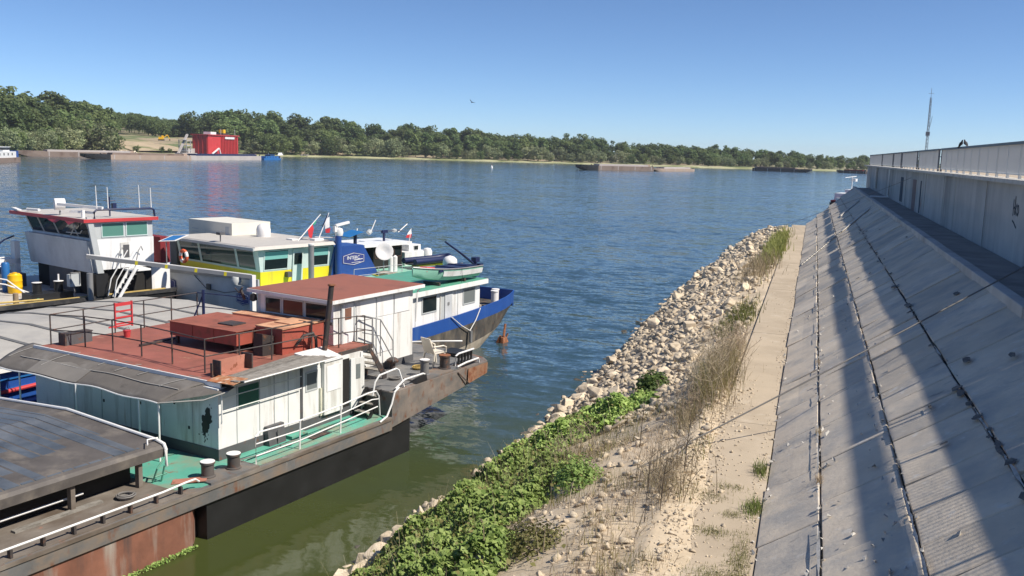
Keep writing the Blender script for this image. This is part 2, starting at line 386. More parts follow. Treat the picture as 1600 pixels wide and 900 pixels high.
class MB:
    """collects shapes in (u along, v to the left, z up) coordinates and links them as one mesh"""

    def __init__(s, uv=True):
        s.v = []
        s.f = []
        s.uv = uv
        s.marks = []

    def add(s, vs, fs):
        b = len(s.v)
        s.marks.append((b, len(s.f)))
        s.v += [tuple(p) for p in vs]
        s.f += [tuple(b + i for i in f) for f in fs]
        return s

    def box(s, u0, u1, v0, v1, z0, z1):
        return s.add([(u0, v0, z0), (u1, v0, z0), (u1, v1, z0), (u0, v1, z0), (u0, v0, z1), (u1, v0, z1), (u1, v1, z1), (u0, v1, z1)],
                     [(0, 3, 2, 1), (4, 5, 6, 7), (0, 1, 5, 4), (1, 2, 6, 5), (2, 3, 7, 6), (3, 0, 4, 7)])

    def hexa(s, a):
        """eight corners: four below, four above, same order"""
        return s.add(a, [(0, 3, 2, 1), (4, 5, 6, 7), (0, 1, 5, 4), (1, 2, 6, 5), (2, 3, 7, 6), (3, 0, 4, 7)])

    def prism(s, pts, z0, z1, pts2=None):
        n = len(pts)
        p2 = pts2 or pts
        zz0 = z0 if callable(z0) else (lambda u, v: z0)
        zz1 = z1 if callable(z1) else (lambda u, v: z1)
        vs = [(u, v, zz0(u, v)) for u, v in pts] + [(u, v, zz1(u, v)) for u, v in p2]
        fs = [tuple(range(n - 1, -1, -1)), tuple(range(n, 2 * n))]
        fs += [(i, (i + 1) % n, n + (i + 1) % n, n + i) for i in range(n)]
        return s.add(vs, fs)

    def plate(s, pts, d):
        """flat polygon of 3-D points thickened by vector d"""
        n = len(pts)
        vs = [tuple(p) for p in pts] + [tuple(p[i] + d[i] for i in range(3)) for p in pts]
        fs = [tuple(range(n - 1, -1, -1)), tuple(range(n, 2 * n))]
        fs += [(i, (i + 1) % n, n + (i + 1) % n, n + i) for i in range(n)]
        return s.add(vs, fs)

    def bar(s, p, q, w, h=None, upv=(0, 0, 1)):
        h = h or w
        p, q = Vector(p), Vector(q)
        d = (q - p).normalized()
        a = d.cross(Vector(upv))
        if a.length < 1e-3:
            a = d.cross(Vector((1, 0, 0)))
        a.normalize()
        b = a.cross(d)
        a *= w / 2
        b *= h / 2
        vs = [p - a - b, p + a - b, p + a + b, p - a + b, q - a - b, q + a - b, q + a + b, q - a + b]
        return s.add([tuple(x) for x in vs], [(0, 3, 2, 1), (4, 5, 6, 7), (0, 1, 5, 4), (1, 2, 6, 5), (2, 3, 7, 6), (3, 0, 4, 7)])

    def tube(s, pts, r, n=7, r2=None):
        pts = [Vector(p) for p in pts]
        m = len(pts)
        vs = []
        for i, p in enumerate(pts):
            d = (pts[min(i + 1, m - 1)] - pts[max(i - 1, 0)]).normalized()
            a = d.cross(Vector((0, 0, 1)))
            if a.length < 0.05:
                a = d.cross(Vector((1, 0, 0)))
            a.normalize()
            b = a.cross(d)
            rr = r if r2 is None else r + (r2 - r) * i / max(1, m - 1)
            vs += [tuple(p + (a * math.cos(2 * math.pi * k / n) + b * math.sin(2 * math.pi * k / n)) * rr) for k in range(n)]
        fs = [(i * n + k, i * n + (k + 1) % n, (i + 1) * n + (k + 1) % n, (i + 1) * n + k) for i in range(m - 1) for k in range(n)]
        fs += [tuple(range(n - 1, -1, -1)), tuple(range((m - 1) * n, m * n))]
        return s.add(vs, fs)

    def lathe(s, c, prof, n=18):
        """profile of (radius, z) about a vertical axis at c"""
        vs = []
        for r, z in prof:
            vs += [(c[0] + r * math.cos(2 * math.pi * k / n), c[1] + r * math.sin(2 * math.pi * k / n), c[2] + z) for k in range(n)]
        m = len(prof)
        fs = [(i * n + k, i * n + (k + 1) % n, (i + 1) * n + (k + 1) % n, (i + 1) * n + k) for i in range(m - 1) for k in range(n)]
        fs += [tuple(range(n - 1, -1, -1)), tuple(range((m - 1) * n, m * n))]
        return s.add(vs, fs)

    def loft(s, rings, closed=True, caps=True):
        n = len(rings[0])
        vs = [p for r in rings for p in r]
        e = n if closed else n - 1
        fs = [(i * n + k, i * n + (k + 1) % n, (i + 1) * n + (k + 1) % n, (i + 1) * n + k) for i in range(len(rings) - 1) for k in range(e)]
        if caps:
            fs += [tuple(range(n - 1, -1, -1)), tuple(range((len(rings) - 1) * n, len(rings) * n))]
        return s.add(vs, fs)

    def go(s, name, mat, parent=None, smooth=False, label=None):
        if name in SPLIT and len(s.marks) > 1:
            ends = s.marks[1:] + [(len(s.v), len(s.f))]
            out = None
            for (v0, f0), (v1, f1) in zip(s.marks, ends):
                q = MB(s.uv)
                q.add(s.v[v0:v1], [tuple(i - v0 for i in f) for f in s.f[f0:f1]])
                o = q.go(name, mat, parent, smooth, label)
                out = out or o
            return out
        vs = [(-p[1], p[0], p[2]) for p in s.v] if s.uv else s.v
        me = bpy.data.meshes.new(name)
        me.from_pydata(vs, [], s.f)
        bm = bmesh.new()
        bm.from_mesh(me)
        bmesh.ops.recalc_face_normals(bm, faces=bm.faces)
        bm.to_mesh(me)
        bm.free()
        if smooth:
            me.polygons.foreach_set('use_smooth', [True] * len(me.polygons))
            me.set_sharp_from_angle(angle=R(40))
        o = link(name, me, mat, parent)
        if label:
            o['label'] = label
        return o


def bevel(o, w=0.02, seg=2):
    m = o.modifiers.new('bevel', 'BEVEL')
    m.width = w
    m.segments = seg
    m.limit_method = 'ANGLE'
    return o


def railing(parent, pts, hs, r, posts=None, mat='dark_iron', spacing=1.3, name='railing', r_post=None, top_pts=None):
    """rails through pts (feet) at heights hs; posts as sub-parts"""
    m = MB()
    for h in hs:
        m.tube([(p[0], p[1], p[2] + h) for p in pts], r, 6)
    ro = m.go(name, mat, parent, True)
    if posts is None:
        posts = []
        for a, b in zip(pts[:-1], pts[1:]):
            n = max(1, round((Vector(b) - Vector(a)).length / spacing))
            posts += [tuple(Vector(a).lerp(Vector(b), k / n)) for k in range(n)]
        posts.append(pts[-1])
    for p in posts:
        MB().tube([p, (p[0], p[1], p[2] + max(hs))], r_post or r * 1.15, 6).go('post', mat, ro, True)
    return ro


def bollard(parent, c, r=0.16, h=0.5, mat='bollard_dark', cap='ring_white'):
    o = MB().lathe(c, [(r * 1.25, 0), (r * 1.25, 0.03), (r, 0.05), (r, h - 0.07), (r * 1.18, h - 0.05), (r * 1.18, h)]).go('bollard', mat, parent, True)
    MB().lathe((c[0], c[1], c[2] + h), [(r * 1.15, 0.003), (r * 1.15, 0.015), (r * 0.6, 0.025), (0.01, 0.027)]).go('cap', cap, o, True)
    return o


def window(parent, plane, c, a0, a1, z0, z1, out, glass='glass_dark', frame='frame_grey', fw_=0.05, name='window', lean=0.0):
    """window on plane 'u' or 'v' at coordinate c, spanning a0..a1 and z0..z1; out = +1/-1 outward"""
    def pt(a, d, z):
        d2 = d + lean * (z - z0)
        return (c + out * d2, a, z) if plane == 'u' else (a, c + out * d2, z)
    g = MB().hexa([pt(a0, 0.004, z0), pt(a1, 0.004, z0), pt(a1, 0.02, z0), pt(a0, 0.02, z0), pt(a0, 0.004, z1), pt(a1, 0.004, z1), pt(a1, 0.02, z1), pt(a0, 0.02, z1)]).go(name, glass, parent)
    f = MB()
    w = fw_
    for (b0, b1, y0, y1) in ((a0 - w, a1 + w, z0 - w, z0), (a0 - w, a1 + w, z1, z1 + w), (a0 - w, a0, z0, z1), (a1, a1 + w, z0, z1)):
        f.hexa([pt(b0, 0.0, y0), pt(b1, 0.0, y0), pt(b1, 0.035, y0), pt(b0, 0.035, y0), pt(b0, 0.0, y1), pt(b1, 0.0, y1), pt(b1, 0.035, y1), pt(b0, 0.035, y1)])
    f.go('window_frame', frame, g)
    return g

# ================================================================== SETTING
# ---- river
def river_material():
    m = bpy.data.materials.new('river_water')
    m.use_nodes = True
    nt = m.node_tree
    L = nt.links.new
    b = nt.nodes['Principled BSDF']
    b.inputs['Roughness'].default_value = 0.07
    b.inputs['IOR'].default_value = 1.333
    b.inputs['Base Color'].default_value = (0.050, 0.058, 0.016, 1)
    tc = nt.nodes.new('ShaderNodeTexCoord')

    def nz(scale, stretch, det, rot=0.0, rough=0.55):
        mp = nt.nodes.new('ShaderNodeMapping')
        mp.inputs['Scale'].default_value = stretch
        mp.inputs['Rotation'].default_value = (0, 0, rot)
        L(tc.outputs['Object'], mp.inputs['Vector'])
        n = nt.nodes.new('ShaderNodeTexNoise')
        n.inputs['Scale'].default_value = scale
        n.inputs['Detail'].default_value = det
        n.inputs['Roughness'].default_value = rough
        n.inputs['Distortion'].default_value = 0.4
        L(mp.outputs[0], n.inputs['Vector'])
        return n.outputs['Fac']

    def math_(op, a, c):
        x = nt.nodes.new('ShaderNodeMath')
        x.operation = op
        for i, s in ((0, a), (1, c)):
            if isinstance(s, (int, float)):
                x.inputs[i].default_value = s
            else:
                L(s, x.inputs[i])
        return x.outputs[0]
    # wind shelter: calm water in the lee of the moored barge, ruffled water in the open river
    sp = nt.nodes.new('ShaderNodeSeparateXYZ')
    L(tc.outputs['Object'], sp.inputs[0])
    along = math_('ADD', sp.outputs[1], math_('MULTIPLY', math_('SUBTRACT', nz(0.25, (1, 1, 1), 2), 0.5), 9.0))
    mr = nt.nodes.new('ShaderNodeMapRange')
    mr.interpolation_type = 'SMOOTHSTEP'
    mr.inputs[1].default_value = 14.0
    mr.inputs[2].default_value = 52.0
    mr.inputs[3].default_value = 0.16
    mr.inputs[4].default_value = 1.0
    L(along, mr.inputs[0])
    gust = nt.nodes.new('ShaderNodeMapRange')
    gust.inputs[1].default_value = 0.3
    gust.inputs[2].default_value = 0.7
    gust.inputs[3].default_value = 0.65
    gust.inputs[4].default_value = 1.15
    L(nz(0.02, (1.0, 2.5, 1), 3, R(12)), gust.inputs[0])
    amp = math_('MULTIPLY', mr.outputs[0], gust.outputs[0])
    # wave slopes straight from noise vectors, so that distant chop keeps its steepness
    def slope(scale, stretch, det, rot, k):
        mp = nt.nodes.new('ShaderNodeMapping')
        mp.inputs['Scale'].default_value = stretch
        mp.inputs['Rotation'].default_value = (0, 0, rot)
        L(tc.outputs['Object'], mp.inputs['Vector'])
        n = nt.nodes.new('ShaderNodeTexNoise')
        n.inputs['Scale'].default_value = scale
        n.inputs['Detail'].default_value = det
        n.inputs['Roughness'].default_value = 0.55
        n.inputs['Distortion'].default_value = 0.3
        L(mp.outputs[0], n.inputs['Vector'])
        s_ = nt.nodes.new('ShaderNodeVectorMath')
        s_.operation = 'SUBTRACT'
        s_.inputs[1].default_value = (0.5, 0.5, 0.5)
        L(n.outputs['Color'], s_.inputs[0])
        g_ = nt.nodes.new('ShaderNodeVectorMath')
        g_.operation = 'SCALE'
        g_.inputs['Scale'].default_value = k
        L(s_.outputs[0], g_.inputs[0])
        return g_.outputs[0]

    def vadd(a, c):
        x = nt.nodes.new('ShaderNodeVectorMath')
        x.operation = 'ADD'
        L(a, x.inputs[0])
        L(c, x.inputs[1])
        return x.outputs[0]
    sv = slope(0.055, (0.6, 1.6, 1), 2, R(16), 0.13)
    sv = vadd(sv, slope(0.22, (0.55, 1.5, 1), 2, R(20), 0.24))
    sv = vadd(sv, slope(1.1, (0.6, 1.4, 1), 2, R(8), 0.56))
    sv = vadd(sv, slope(4.5, (0.8, 1.3, 1), 2, R(-8), 0.36))
    sk = nt.nodes.new('ShaderNodeVectorMath')
    sk.operation = 'SCALE'
    L(sv, sk.inputs[0])
    L(amp, sk.inputs['Scale'])
    ml = nt.nodes.new('ShaderNodeVectorMath')
    ml.operation = 'MULTIPLY'
    ml.inputs[1].default_value = (1, 1, 0)
    L(sk.outputs[0], ml.inputs[0])
    ad = nt.nodes.new('ShaderNodeVectorMath')
    ad.operation = 'ADD'
    ad.inputs[1].default_value = (0, 0, 1)
    L(ml.outputs[0], ad.inputs[0])
    no = nt.nodes.new('ShaderNodeVectorMath')
    no.operation = 'NORMALIZE'
    L(ad.outputs[0], no.inputs[0])
    L(no.outputs[0], b.inputs['Normal'])
    rg = nt.nodes.new('ShaderNodeMapRange')          # wind chop below the size of a pixel
    rg.inputs[1].default_value = 0.1
    rg.inputs[2].default_value = 1.0
    rg.inputs[3].default_value = 0.08
    rg.inputs[4].default_value = 0.09
    L(amp, rg.inputs[0])
    L(rg.outputs[0], b.inputs['Roughness'])
    cx = nt.nodes.new('ShaderNodeMix')               # olive near; farther out the sky's blue reflection is put into the base colour
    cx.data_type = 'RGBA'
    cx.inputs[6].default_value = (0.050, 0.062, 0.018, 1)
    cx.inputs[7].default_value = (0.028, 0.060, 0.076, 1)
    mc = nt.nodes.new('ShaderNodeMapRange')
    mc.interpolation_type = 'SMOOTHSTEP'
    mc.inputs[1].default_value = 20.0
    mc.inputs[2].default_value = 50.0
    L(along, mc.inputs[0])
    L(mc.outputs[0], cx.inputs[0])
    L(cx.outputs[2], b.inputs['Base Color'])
    MATS['water'] = m


river_material()
w = MB(False)
w.add([(-3500, -600, 0), (3500, -600, 0), (3500, 5200, 0), (-3500, 5200, 0)], [(0, 1, 2, 3)])
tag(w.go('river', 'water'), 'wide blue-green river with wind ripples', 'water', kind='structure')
# river bed a little below, carrying the ground out to the horizon
tag(MB(False).add([(-3600, -700, -6), (3600, -700, -6), (3600, 5300, -6), (-3600, 5300, -6)], [(0, 1, 2, 3)]).go('river_bed', 'far_earth'), 'muddy river bed under the water', 'ground', kind='structure')

# ---- near bank: rip-rap slope between path and water
PATH_Z = 4.3
SH_Y = [10, 20, 24, 27, 31, 36, 44, 56, 79, 110, 130]
SH_X = [-10.4, -10.2, -9.75, -9.3, -9.0, -9.1, -9.3, -9.6, -9.3, -8.4, -7.2]


def bank_h(x, y):
    xs_ = float(np.interp(y, SH_Y, SH_X))
    t = (x + 1.72) / (xs_ + 1.72)
    h = 4.22 * (1 - max(0, t) ** 1.45) if t < 1 else -2.4 * (t - 1)
    if x > -1.72:
        h = 4.22
    h2 = 4.22 - (y - 91.0) * 0.10
    h = min(h, h2)
    n = noise.fractal(Vector((x * 0.35, y * 0.35, 3.0)), 0.8, 2.0, 4)
    n2 = noise.noise(Vector((x * 0.12, y * 0.09, 9.0)))
    k = min(1.0, max(0.0, (-1.8 - x) / 1.5))
    h += (0.16 * n + 0.22 * n2) * k
    if y < 26 and x > -2.3:              # drifted sand over the near edge of the path
        lim = -1.55 + 0.30 * noise.noise(Vector((y * 0.7, 0.3, 4))) + 0.12 * noise.noise(Vector((y * 2.3, x, 7))) - 0.025 * max(0, y - 13)
        if x < lim + 0.6:
            h = max(h, 4.30 + min(0.03, (lim - x) * 0.12) + 0.006 * noise.noise(Vector((x * 3, y * 3, 0))))
    return h


xs = np.concatenate([np.arange(-15.0, -2.2, 0.3), np.arange(-2.2, -0.9, 0.13), [-0.45]])
ys = np.concatenate([np.arange(-14, 60, 0.32), np.arange(60, 160, 1.0)])
vv = [(x, y, bank_h(x, y)) for y in ys for x in xs]
nx = len(xs)
ff = [(j * nx + i, j * nx + i + 1, (j + 1) * nx + i + 1, (j + 1) * nx + i) for j in range(len(ys) - 1) for i in range(nx - 1)]
me = fastmesh('bank', vv, ff)
me.polygons.foreach_set('use_smooth', [True] * len(me.polygons))
tag(link('river_bank', me, 'bank_soil'), 'stony sandy river bank sloping to the water', 'ground', kind='structure')

# ---- path along the foot of the slope: poured sections with joints
path = tag(thing('path', 'pale concrete footpath along the foot of the slope', 'path'), kind='structure')
y = -14.0
i = 0
while y < 93:
    Ln = 6.0 if y < 60 else 12.0
    e = min(y + Ln, 93)
    wob = 0.10 * math.sin(i * 2.1)
    left = -1.72
    m = MB(False)
    a = [(left, y + 0.002, 3.7), (-0.46, y + 0.002, 3.7), (-0.46, e - 0.002, 3.7), (left, e - 0.002, 3.7)]
    dz = 0.003 * math.sin(i * 3.3)
    m.hexa(a + [(p[0], p[1], PATH_Z + dz) for p in a])
    m.go('path_section', 'path_concrete', path)
    y = e
    i += 1

# ---- embankment slope faced with concrete slabs
SX0, SZ0, SX1, SZ1 = 4.25, 7.47, -0.50, 4.30
SLEN = math.hypot(SX0 - SX1, SZ0 - SZ1)
SN = Vector((-(SZ0 - SZ1), 0, (SX0 - SX1))).normalized()


def slope_end(t):
    return 114.0 - 21.0 * t


def SP(t, y, d=0.0):
    return (SX0 + (SX1 - SX0) * t + SN.x * d, y, SZ0 + (SZ1 - SZ0) * t + SN.z * d)


emb = tag(thing('embankment', 'steep concrete-slab embankment between the path and the quay wall', 'embankment'), kind='structure')
# bed under the slabs, dark mortar seen in the joints
b0 = MB(False)
P0 = [SP(-0.02, -14, -0.10), SP(1.03, -14, -0.10), SP(1.03, slope_end(1.0), -0.10), SP(-0.02, slope_end(0), -0.10)]
b0.add(P0, [(0, 1, 2, 3)])
b0.go('slope_bed', 'joint_dark', emb)
rows = [(0.0, 0.307, 2.3), (0.307, 0.559, 1.15), (0.559, 0.799, 2.3), (0.799, 0.997, 2.9)]
near_slabs = []
rest = MB(False)
rr = random.Random(3)


def slab(m, t0, t1, y0, y1, d0, tilt, skew):
    th = 0.09
    g = 0.0
    def c(t, y, k):
        return SP(t, y + skew * (t - t0), d0 + tilt * k)
    n = 3
    jag = [(rr.uniform(-1, 1) * 0.0022, rr.uniform(-1, 1) * 0.012) for _ in range(4)]
    # slightly broken outline: corner and mid points, chamfered arris
    ring = []
    T = [(t0, y0), ((t0 + t1) / 2, y0), (t1, y0), (t1, (y0 + y1) / 2), (t1, y1), ((t0 + t1) / 2, y1), (t0, y1), (t0, (y0 + y1) / 2)]
    top, mid, bot = [], [], []
    tc_, yc_ = (t0 + t1) / 2, (y0 + y1) / 2
    for (t, y) in T:
        jt = rr.uniform(-1, 1) * 0.0016
        jy = rr.uniform(-1, 1) * 0.012
        k = 1 if t > tc_ else -1
        e = 0.018
        tt = t + (e / SLEN) * (1 if t < tc_ - 1e-6 else (-1 if t > tc_ + 1e-6 else 0)) + jt
        yy = y + e * (1 if y < yc_ - 1e-6 else (-1 if y > yc_ + 1e-6 else 0)) + jy
        top.append(c(tt, yy, k))
        mid.append(c(t + jt, y + jy, k - 0.0)[:])
    mid = [(p[0] - SN.x * 0.015, p[1], p[2] - SN.z * 0.015) for p in mid]
    bot = [(p[0] - SN.x * th, p[1], p[2] - SN.z * th) for p in mid]
    m.loft([bot, mid, top], True, True)


cnt = 0
for ri, (t0, t1, wd) in enumerate(rows):
    y = -14.0 + rr.uniform(-0.5, 0)
    while y < slope_end((t0 + t1) / 2) - 0.3:
        wv = wd * rr.uniform(0.93, 1.07)
        e = min(y + wv, slope_end((t0 + t1) / 2))
        gap = 0.008 + 0.016 * rr.random() ** 2
        gt = (0.010 + 0.020 * rr.random()) / SLEN
        if t0 == 0.799:
            gt *= 1.5
        d0 = rr.uniform(-0.022, 0.022)
        tl = rr.uniform(-0.018, 0.018)
        if y < 62 and y > 4:
            m = MB(False)
            slab(m, t0 + gt, t1 - gt, y + gap, e - gap, d0, tl, rr.uniform(-0.4, 0.4) * 0.2)
            m.go('slab', 'concrete_slab', emb)
            cnt += 1
        elif e - y > 0.2:
            slab(rest, t0 + gt, t1 - gt, y + gap, e - gap, d0, tl, 0)
        y = e
o = rest.go('far_slabs', 'concrete_slab', emb)
o['kind'] = 'stuff'
o['label'] = 'far slabs of the embankment, too small to tell apart'
# crumbled mortar along the horizontal joints and loose chips on the slabs
ch = MB(False)
for t in (0.307, 0.559, 0.799):
    y = 6.0
    while y < 110:
        y += rr.uniform(0.05, 0.5) * (1 + y / 60)
        s = rr.uniform(0.012, 0.045)
        p = SP(t + rr.gauss(0, 0.006), y, 0.015)
        q = [(p[0] + rr.uniform(-s, s), p[1] + rr.uniform(-2 * s, 2 * s), p[2] + rr.uniform(-s, s)) for _ in range(4)]
        ch.add(q, [(0, 1, 2), (0, 2, 3), (0, 3, 1), (1, 3, 2)])
for _ in range(330):
    t = rr.choice([rr.uniform(0.46, 0.99), rr.gauss(0.78, 0.02), rr.gauss(0.6, 0.03), rr.gauss(0.99, 0.01)])
    y = 8 + rr.random() ** 1.6 * 60
    s = rr.uniform(0.02, 0.055)
    p = SP(t, y, 0.03)
    q = [(p[0] + rr.uniform(-s, s), p[1] + rr.uniform(-2 * s, 2 * s), p[2] + rr.uniform(-s, s)) for _ in range(5)]
    ch.add(q, [(0, 1, 2), (0, 2, 3), (0, 3, 1), (1, 3, 2), (1, 4, 2), (2, 4, 3)])
rb = MB(False)
for (t, amt) in ((0.559, 0.75), (0.799, 0.5), (0.307, 0.35)):
    y = 6.0
    while y < 90:
        Ls = rr.uniform(0.3, 1.6) * (1 + y / 50)
        if rr.random() < amt:
            n_ = 6
            pa = []
            pb_ = []
            for k in range(n_ + 1):
                yy = y + Ls * k / n_
                wa, wb = rr.uniform(0.004, 0.03) * math.sin(math.pi * (k + 0.4) / (n_ + 0.8)), rr.uniform(0.004, 0.04) * math.sin(math.pi * (k + 0.4) / (n_ + 0.8))
                pa.append(SP(t - wa / SLEN - 0.0005, yy, 0.042))
                pb_.append(SP(t + wb / SLEN + 0.0005, yy, 0.044))
            rb.loft([[a_, b__] for a_, b__ in zip(pa, pb_)], False, False)
        y += Ls
o = rb.go('joint_mortar', 'mortar', emb)
o['kind'] = 'stuff'
tp = MB(False)
for _ in range(64):
    t = rr.gauss(0.307, 0.012) if rr.random() < 0.75 else rr.uniform(0.05, 0.5)
    y = 9 + rr.random() ** 1.5 * 55
    n_ = 9
    ra, rb_ = rr.uniform(0.04, 0.12), rr.uniform(0.08, 0.30)
    tp.plate([SP(t + ra * rr.uniform(0.5, 1.1) * math.sin(6.283 * k / n_) / SLEN, y + rb_ * rr.uniform(0.5, 1.1) * math.cos(6.283 * k / n_), 0.043 + 0.00003 * _) for k in range(n_)], (SN.x * 0.002, 0, SN.z * 0.002))
o = tp.go('joint_patches', 'joint_dark', emb)
o['kind'] = 'stuff'
tag(ch.go('mortar_chips', 'mortar'), 'crumbled mortar and concrete chips lying along the slab joints', 'rubble', kind='stuff')

# raised concrete strips running down the slope near its far end, and a ladder of dark rungs
for (ya, ta, yb, tb2, wdt) in ((84.2, 0.10, 78.2, 0.43, 1.0),):
    m = MB(False)
    m.hexa([SP(ta, ya, -0.05), SP(tb2, yb, -0.05), SP(tb2, yb + wdt, -0.05), SP(ta, ya + wdt, -0.05), SP(ta, ya, 0.10), SP(tb2, yb, 0.10), SP(tb2, yb + wdt, 0.10), SP(ta, ya + wdt, 0.10)])
    m.go('drain_strip', 'coping', emb)
lo = Vector(SP(0.52, 63.1, 0.03))
ld = thing('slope_ladder', 'long pale ladder with dark rungs lying down the far slope', 'ladder', tuple(lo))
def LP(t, d, off=0.0):
    y = 69.75 + (t - 0.089) / 0.879 * (56.6 - 69.75) + off
    return tuple(Vector(SP(t, y, d)) - lo)
MB(False).bar(LP(0.089, 0.06), LP(0.50, 0.06), 0.26, 0.05, tuple(SN)).go('ladder_plate', 'coping', ld)
for off in (-0.24, 0.24):
    MB(False).bar(LP(0.50, 0.05, off), LP(0.968, 0.05, off), 0.035, 0.04, tuple(SN)).go('side_rail', 'coping', ld)
for k in range(17):
    t = 0.515 + 0.445 * k / 16
    MB(False).bar(LP(t - 0.006, 0.045, -0.22), LP(t - 0.006, 0.045, 0.22), 0.11, 0.05, tuple(SN)).go('rung', 'black', ld)

# end faces of the embankment (turn the corner at its far end)
ee = MB(False)
ee.add([SP(0, slope_end(0) - 0.1, -0.02), SP(1.02, slope_end(1) - 0.1, -0.02), (20, 150, -1.5), (24, 128, 7.4)], [(0, 1, 2, 3)])
tag(ee.go('embankment_end', 'concrete_bench'), 'rounded far end of the concrete embankment', 'embankment', kind='structure')

# ---- bench (ledge) between slope and wall
bn = MB(False)
bn.prism([(4.33, -14), (4.33, 113.5), (30, 130), (30, -14)], 6.6, 7.50)
tag(bn.go('ledge', 'concrete_bench'), 'flat concrete ledge at the foot of the quay wall', 'ledge', kind='structure')
kb = tag(thing('ledge_kerb', 'low pale concrete kerb along the edge of the ledge', 'kerb', (4.25, 40, 7.25)), None)
y = -14.0
k = 0
while y < 113:
    e = min(y + 5.0, 113.0)
    q = MB(False).box(-0.04, 0.26, y + 0.012 - 40, e - 0.012 - 40, -0.05, 0.405 + 0.008 * math.sin(k * 1.9)).go('kerb_stone', 'concrete_wall', kb)
    bevel(q, 0.025, 2)
    y = e
    k += 1

# ---- quay wall in bays, coping, recess
WX = 6.05
WEND = 122.0
wall = thing('quay_wall', 'tall grey concrete quay wall standing in shade above the slope', 'wall', (WX, 50, 7.45))
y = -14.0
k = 0
while y < WEND - 0.1:
    e = min(y + 4.0, WEND)
    off = 0.012 * math.sin(k * 2.3)
    MB(False).box(0 + off, 0.45, y + 0.012 - 50, e - 0.012 - 50, -0.1, 2.50).go('wall_panel', 'concrete_wall', wall)
    y = e
    k += 1
y = -14.0
while y < WEND + 0.1:
    e = min(y + 4.0, WEND + 0.15)
    MB(False).box(-0.38, 0.55, y + 0.006 - 50, e - 0.006 - 50, 2.503, 2.63).go('coping_stone', 'coping', wall)
    y = e
# pale pier at the far end, white drain pipe, dark upright recess and reddish patch
MB(False).box(-0.16, -0.02, 101.5 - 50, 104.5 - 50, 0.35, 2.49).go('pier', 'coping', wall)
MB(False).tube([(-0.12, 84 - 50, 2.45), (-0.12, 84 - 50, 0.25), (-0.12, 83.5 - 50, 0.15), (-1.5, 83.5 - 50, 0.14), (-1.6, 83.5 - 50, 0.02)], 0.09, 8).go('drain_pipe', 'pipe_white', wall, True)
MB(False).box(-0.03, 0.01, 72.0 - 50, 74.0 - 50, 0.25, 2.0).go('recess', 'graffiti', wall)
MB(False).box(-0.022, 0.01, 63.0 - 50, 65.0 - 50, 0.0, 2.0).go('red_patch', mk('patch_red', (0.22, 0.16, 0.155), 0.9, var=0.2) and 'patch_red', wall)
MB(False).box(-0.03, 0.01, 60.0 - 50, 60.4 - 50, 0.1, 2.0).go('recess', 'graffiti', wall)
# spray-painted letters (Hko and a stroke below)
gr = MB(False)
def stroke(pts, wd=0.05):
    for (a, b_) in zip(pts[:-1], pts[1:]):
        gr.bar((-0.006, a[0] - 50, a[1]), (-0.006, b_[0] - 50, b_[1]), 0.008, wd, (0, 0, 1)) if abs(a[0] - b_[0]) > abs(a[1] - b_[1]) else gr.bar((-0.006, a[0] - 50, a[1]), (-0.006, b_[0] - 50, b_[1]), 0.008, wd, (0, 1, 0))
GY = 32.9
def G(dy, z):
    return (GY - dy, z)
stroke([G(0.000, 1.996), G(0.033, 1.471)])
stroke([G(0.033, 1.702), G(0.242, 1.765)])
stroke([G(0.242, 2.101), G(0.264, 1.513)], 0.07)
stroke([G(0.297, 1.639), G(0.528, 1.870)])
stroke([G(0.319, 1.660), G(0.550, 1.513)])
stroke([G(0.616, 1.807), G(0.770, 1.828), G(0.858, 1.660), G(0.748, 1.513), G(0.616, 1.597), G(0.616, 1.807)])
stroke([G(0.022, 1.324), G(0.275, 1.272), G(0.660, 1.135)])
gr.go('lettering', 'graffiti', wall)

# ---- quay deck behind the wall
tag(MB(False).prism([(6.52, -14), (6.52, WEND - 0.2), (60, WEND + 30), (60, -14)], 7.2, 9.95).go('quay_deck', 'path_concrete'), 'flat concrete quay top behind the wall', 'ground', kind='structure')

# ---- railing on the wall: bays of upright bars with open gaps
RX = 6.27
rail = thing('quay_railing', 'grey bar railing with a dark top rail along the quay wall', 'railing', (RX, 50, 10.08))
gaps = [54.3, 65.5, 77.5, 85.7, 99.6]
starts = [-14.0, -5.0, 4.5, 14.0, 23.5, 33.0] + []
segs = []
edges = [-14.0, -3.5, 7.0, 17.5] + gaps + [WEND]
for a, b_ in zip(edges[:-1], edges[1:]):
    segs.append((a + 0.55 if a in gaps else a + 0.05, b_ - 0.55 if b_ in gaps else b_ - 0.05))
TOP = 1.20
far_bars = MB(False)
nb = 0
for (a, b_) in segs:
    MB(False).box(-0.075, 0.075, a - 50, b_ - 50, TOP - 0.09, TOP).go('top_rail', 'rail_dark', rail)
    MB(False).box(-0.03, 0.03, a - 50, b_ - 50, 0.115, 0.155).go('bottom_rail', 'rail_white', rail)
    n = max(1, round((b_ - a) / 2.0))
    for k in range(n + 1):
        yy = a + 0.05 + (b_ - a - 0.1) * k / n
        MB(False).box(-0.045, 0.045, yy - 50 - 0.035, yy - 50 + 0.035, 0.0, TOP - 0.092).go('post', 'rail_dark' if k in (0, n) else 'rail_white', rail)
    yy = a + 0.14
    me_bar = None
    while yy < b_ - 0.1:
        if 24 < yy < 53.5 and nb < 295:
            if me_bar is None:
                ob = MB(False).box(-0.020, 0.020, -0.008, 0.008, 0.157, TOP - 0.092).go('baluster', 'rail_white', rail)
                me_bar = ob.data
            else:
                ob = link('baluster', me_bar, None, rail)
            ob.location = (0, yy - 50, 0)
            nb += 1
        else:
            far_bars.box(-0.020, 0.020, yy - 50 - 0.008, yy - 50 + 0.008, 0.157, TOP - 0.092)
        yy += 0.115
o = far_bars.go('far_balusters', 'rail_white', rail)
o['kind'] = 'stuff'
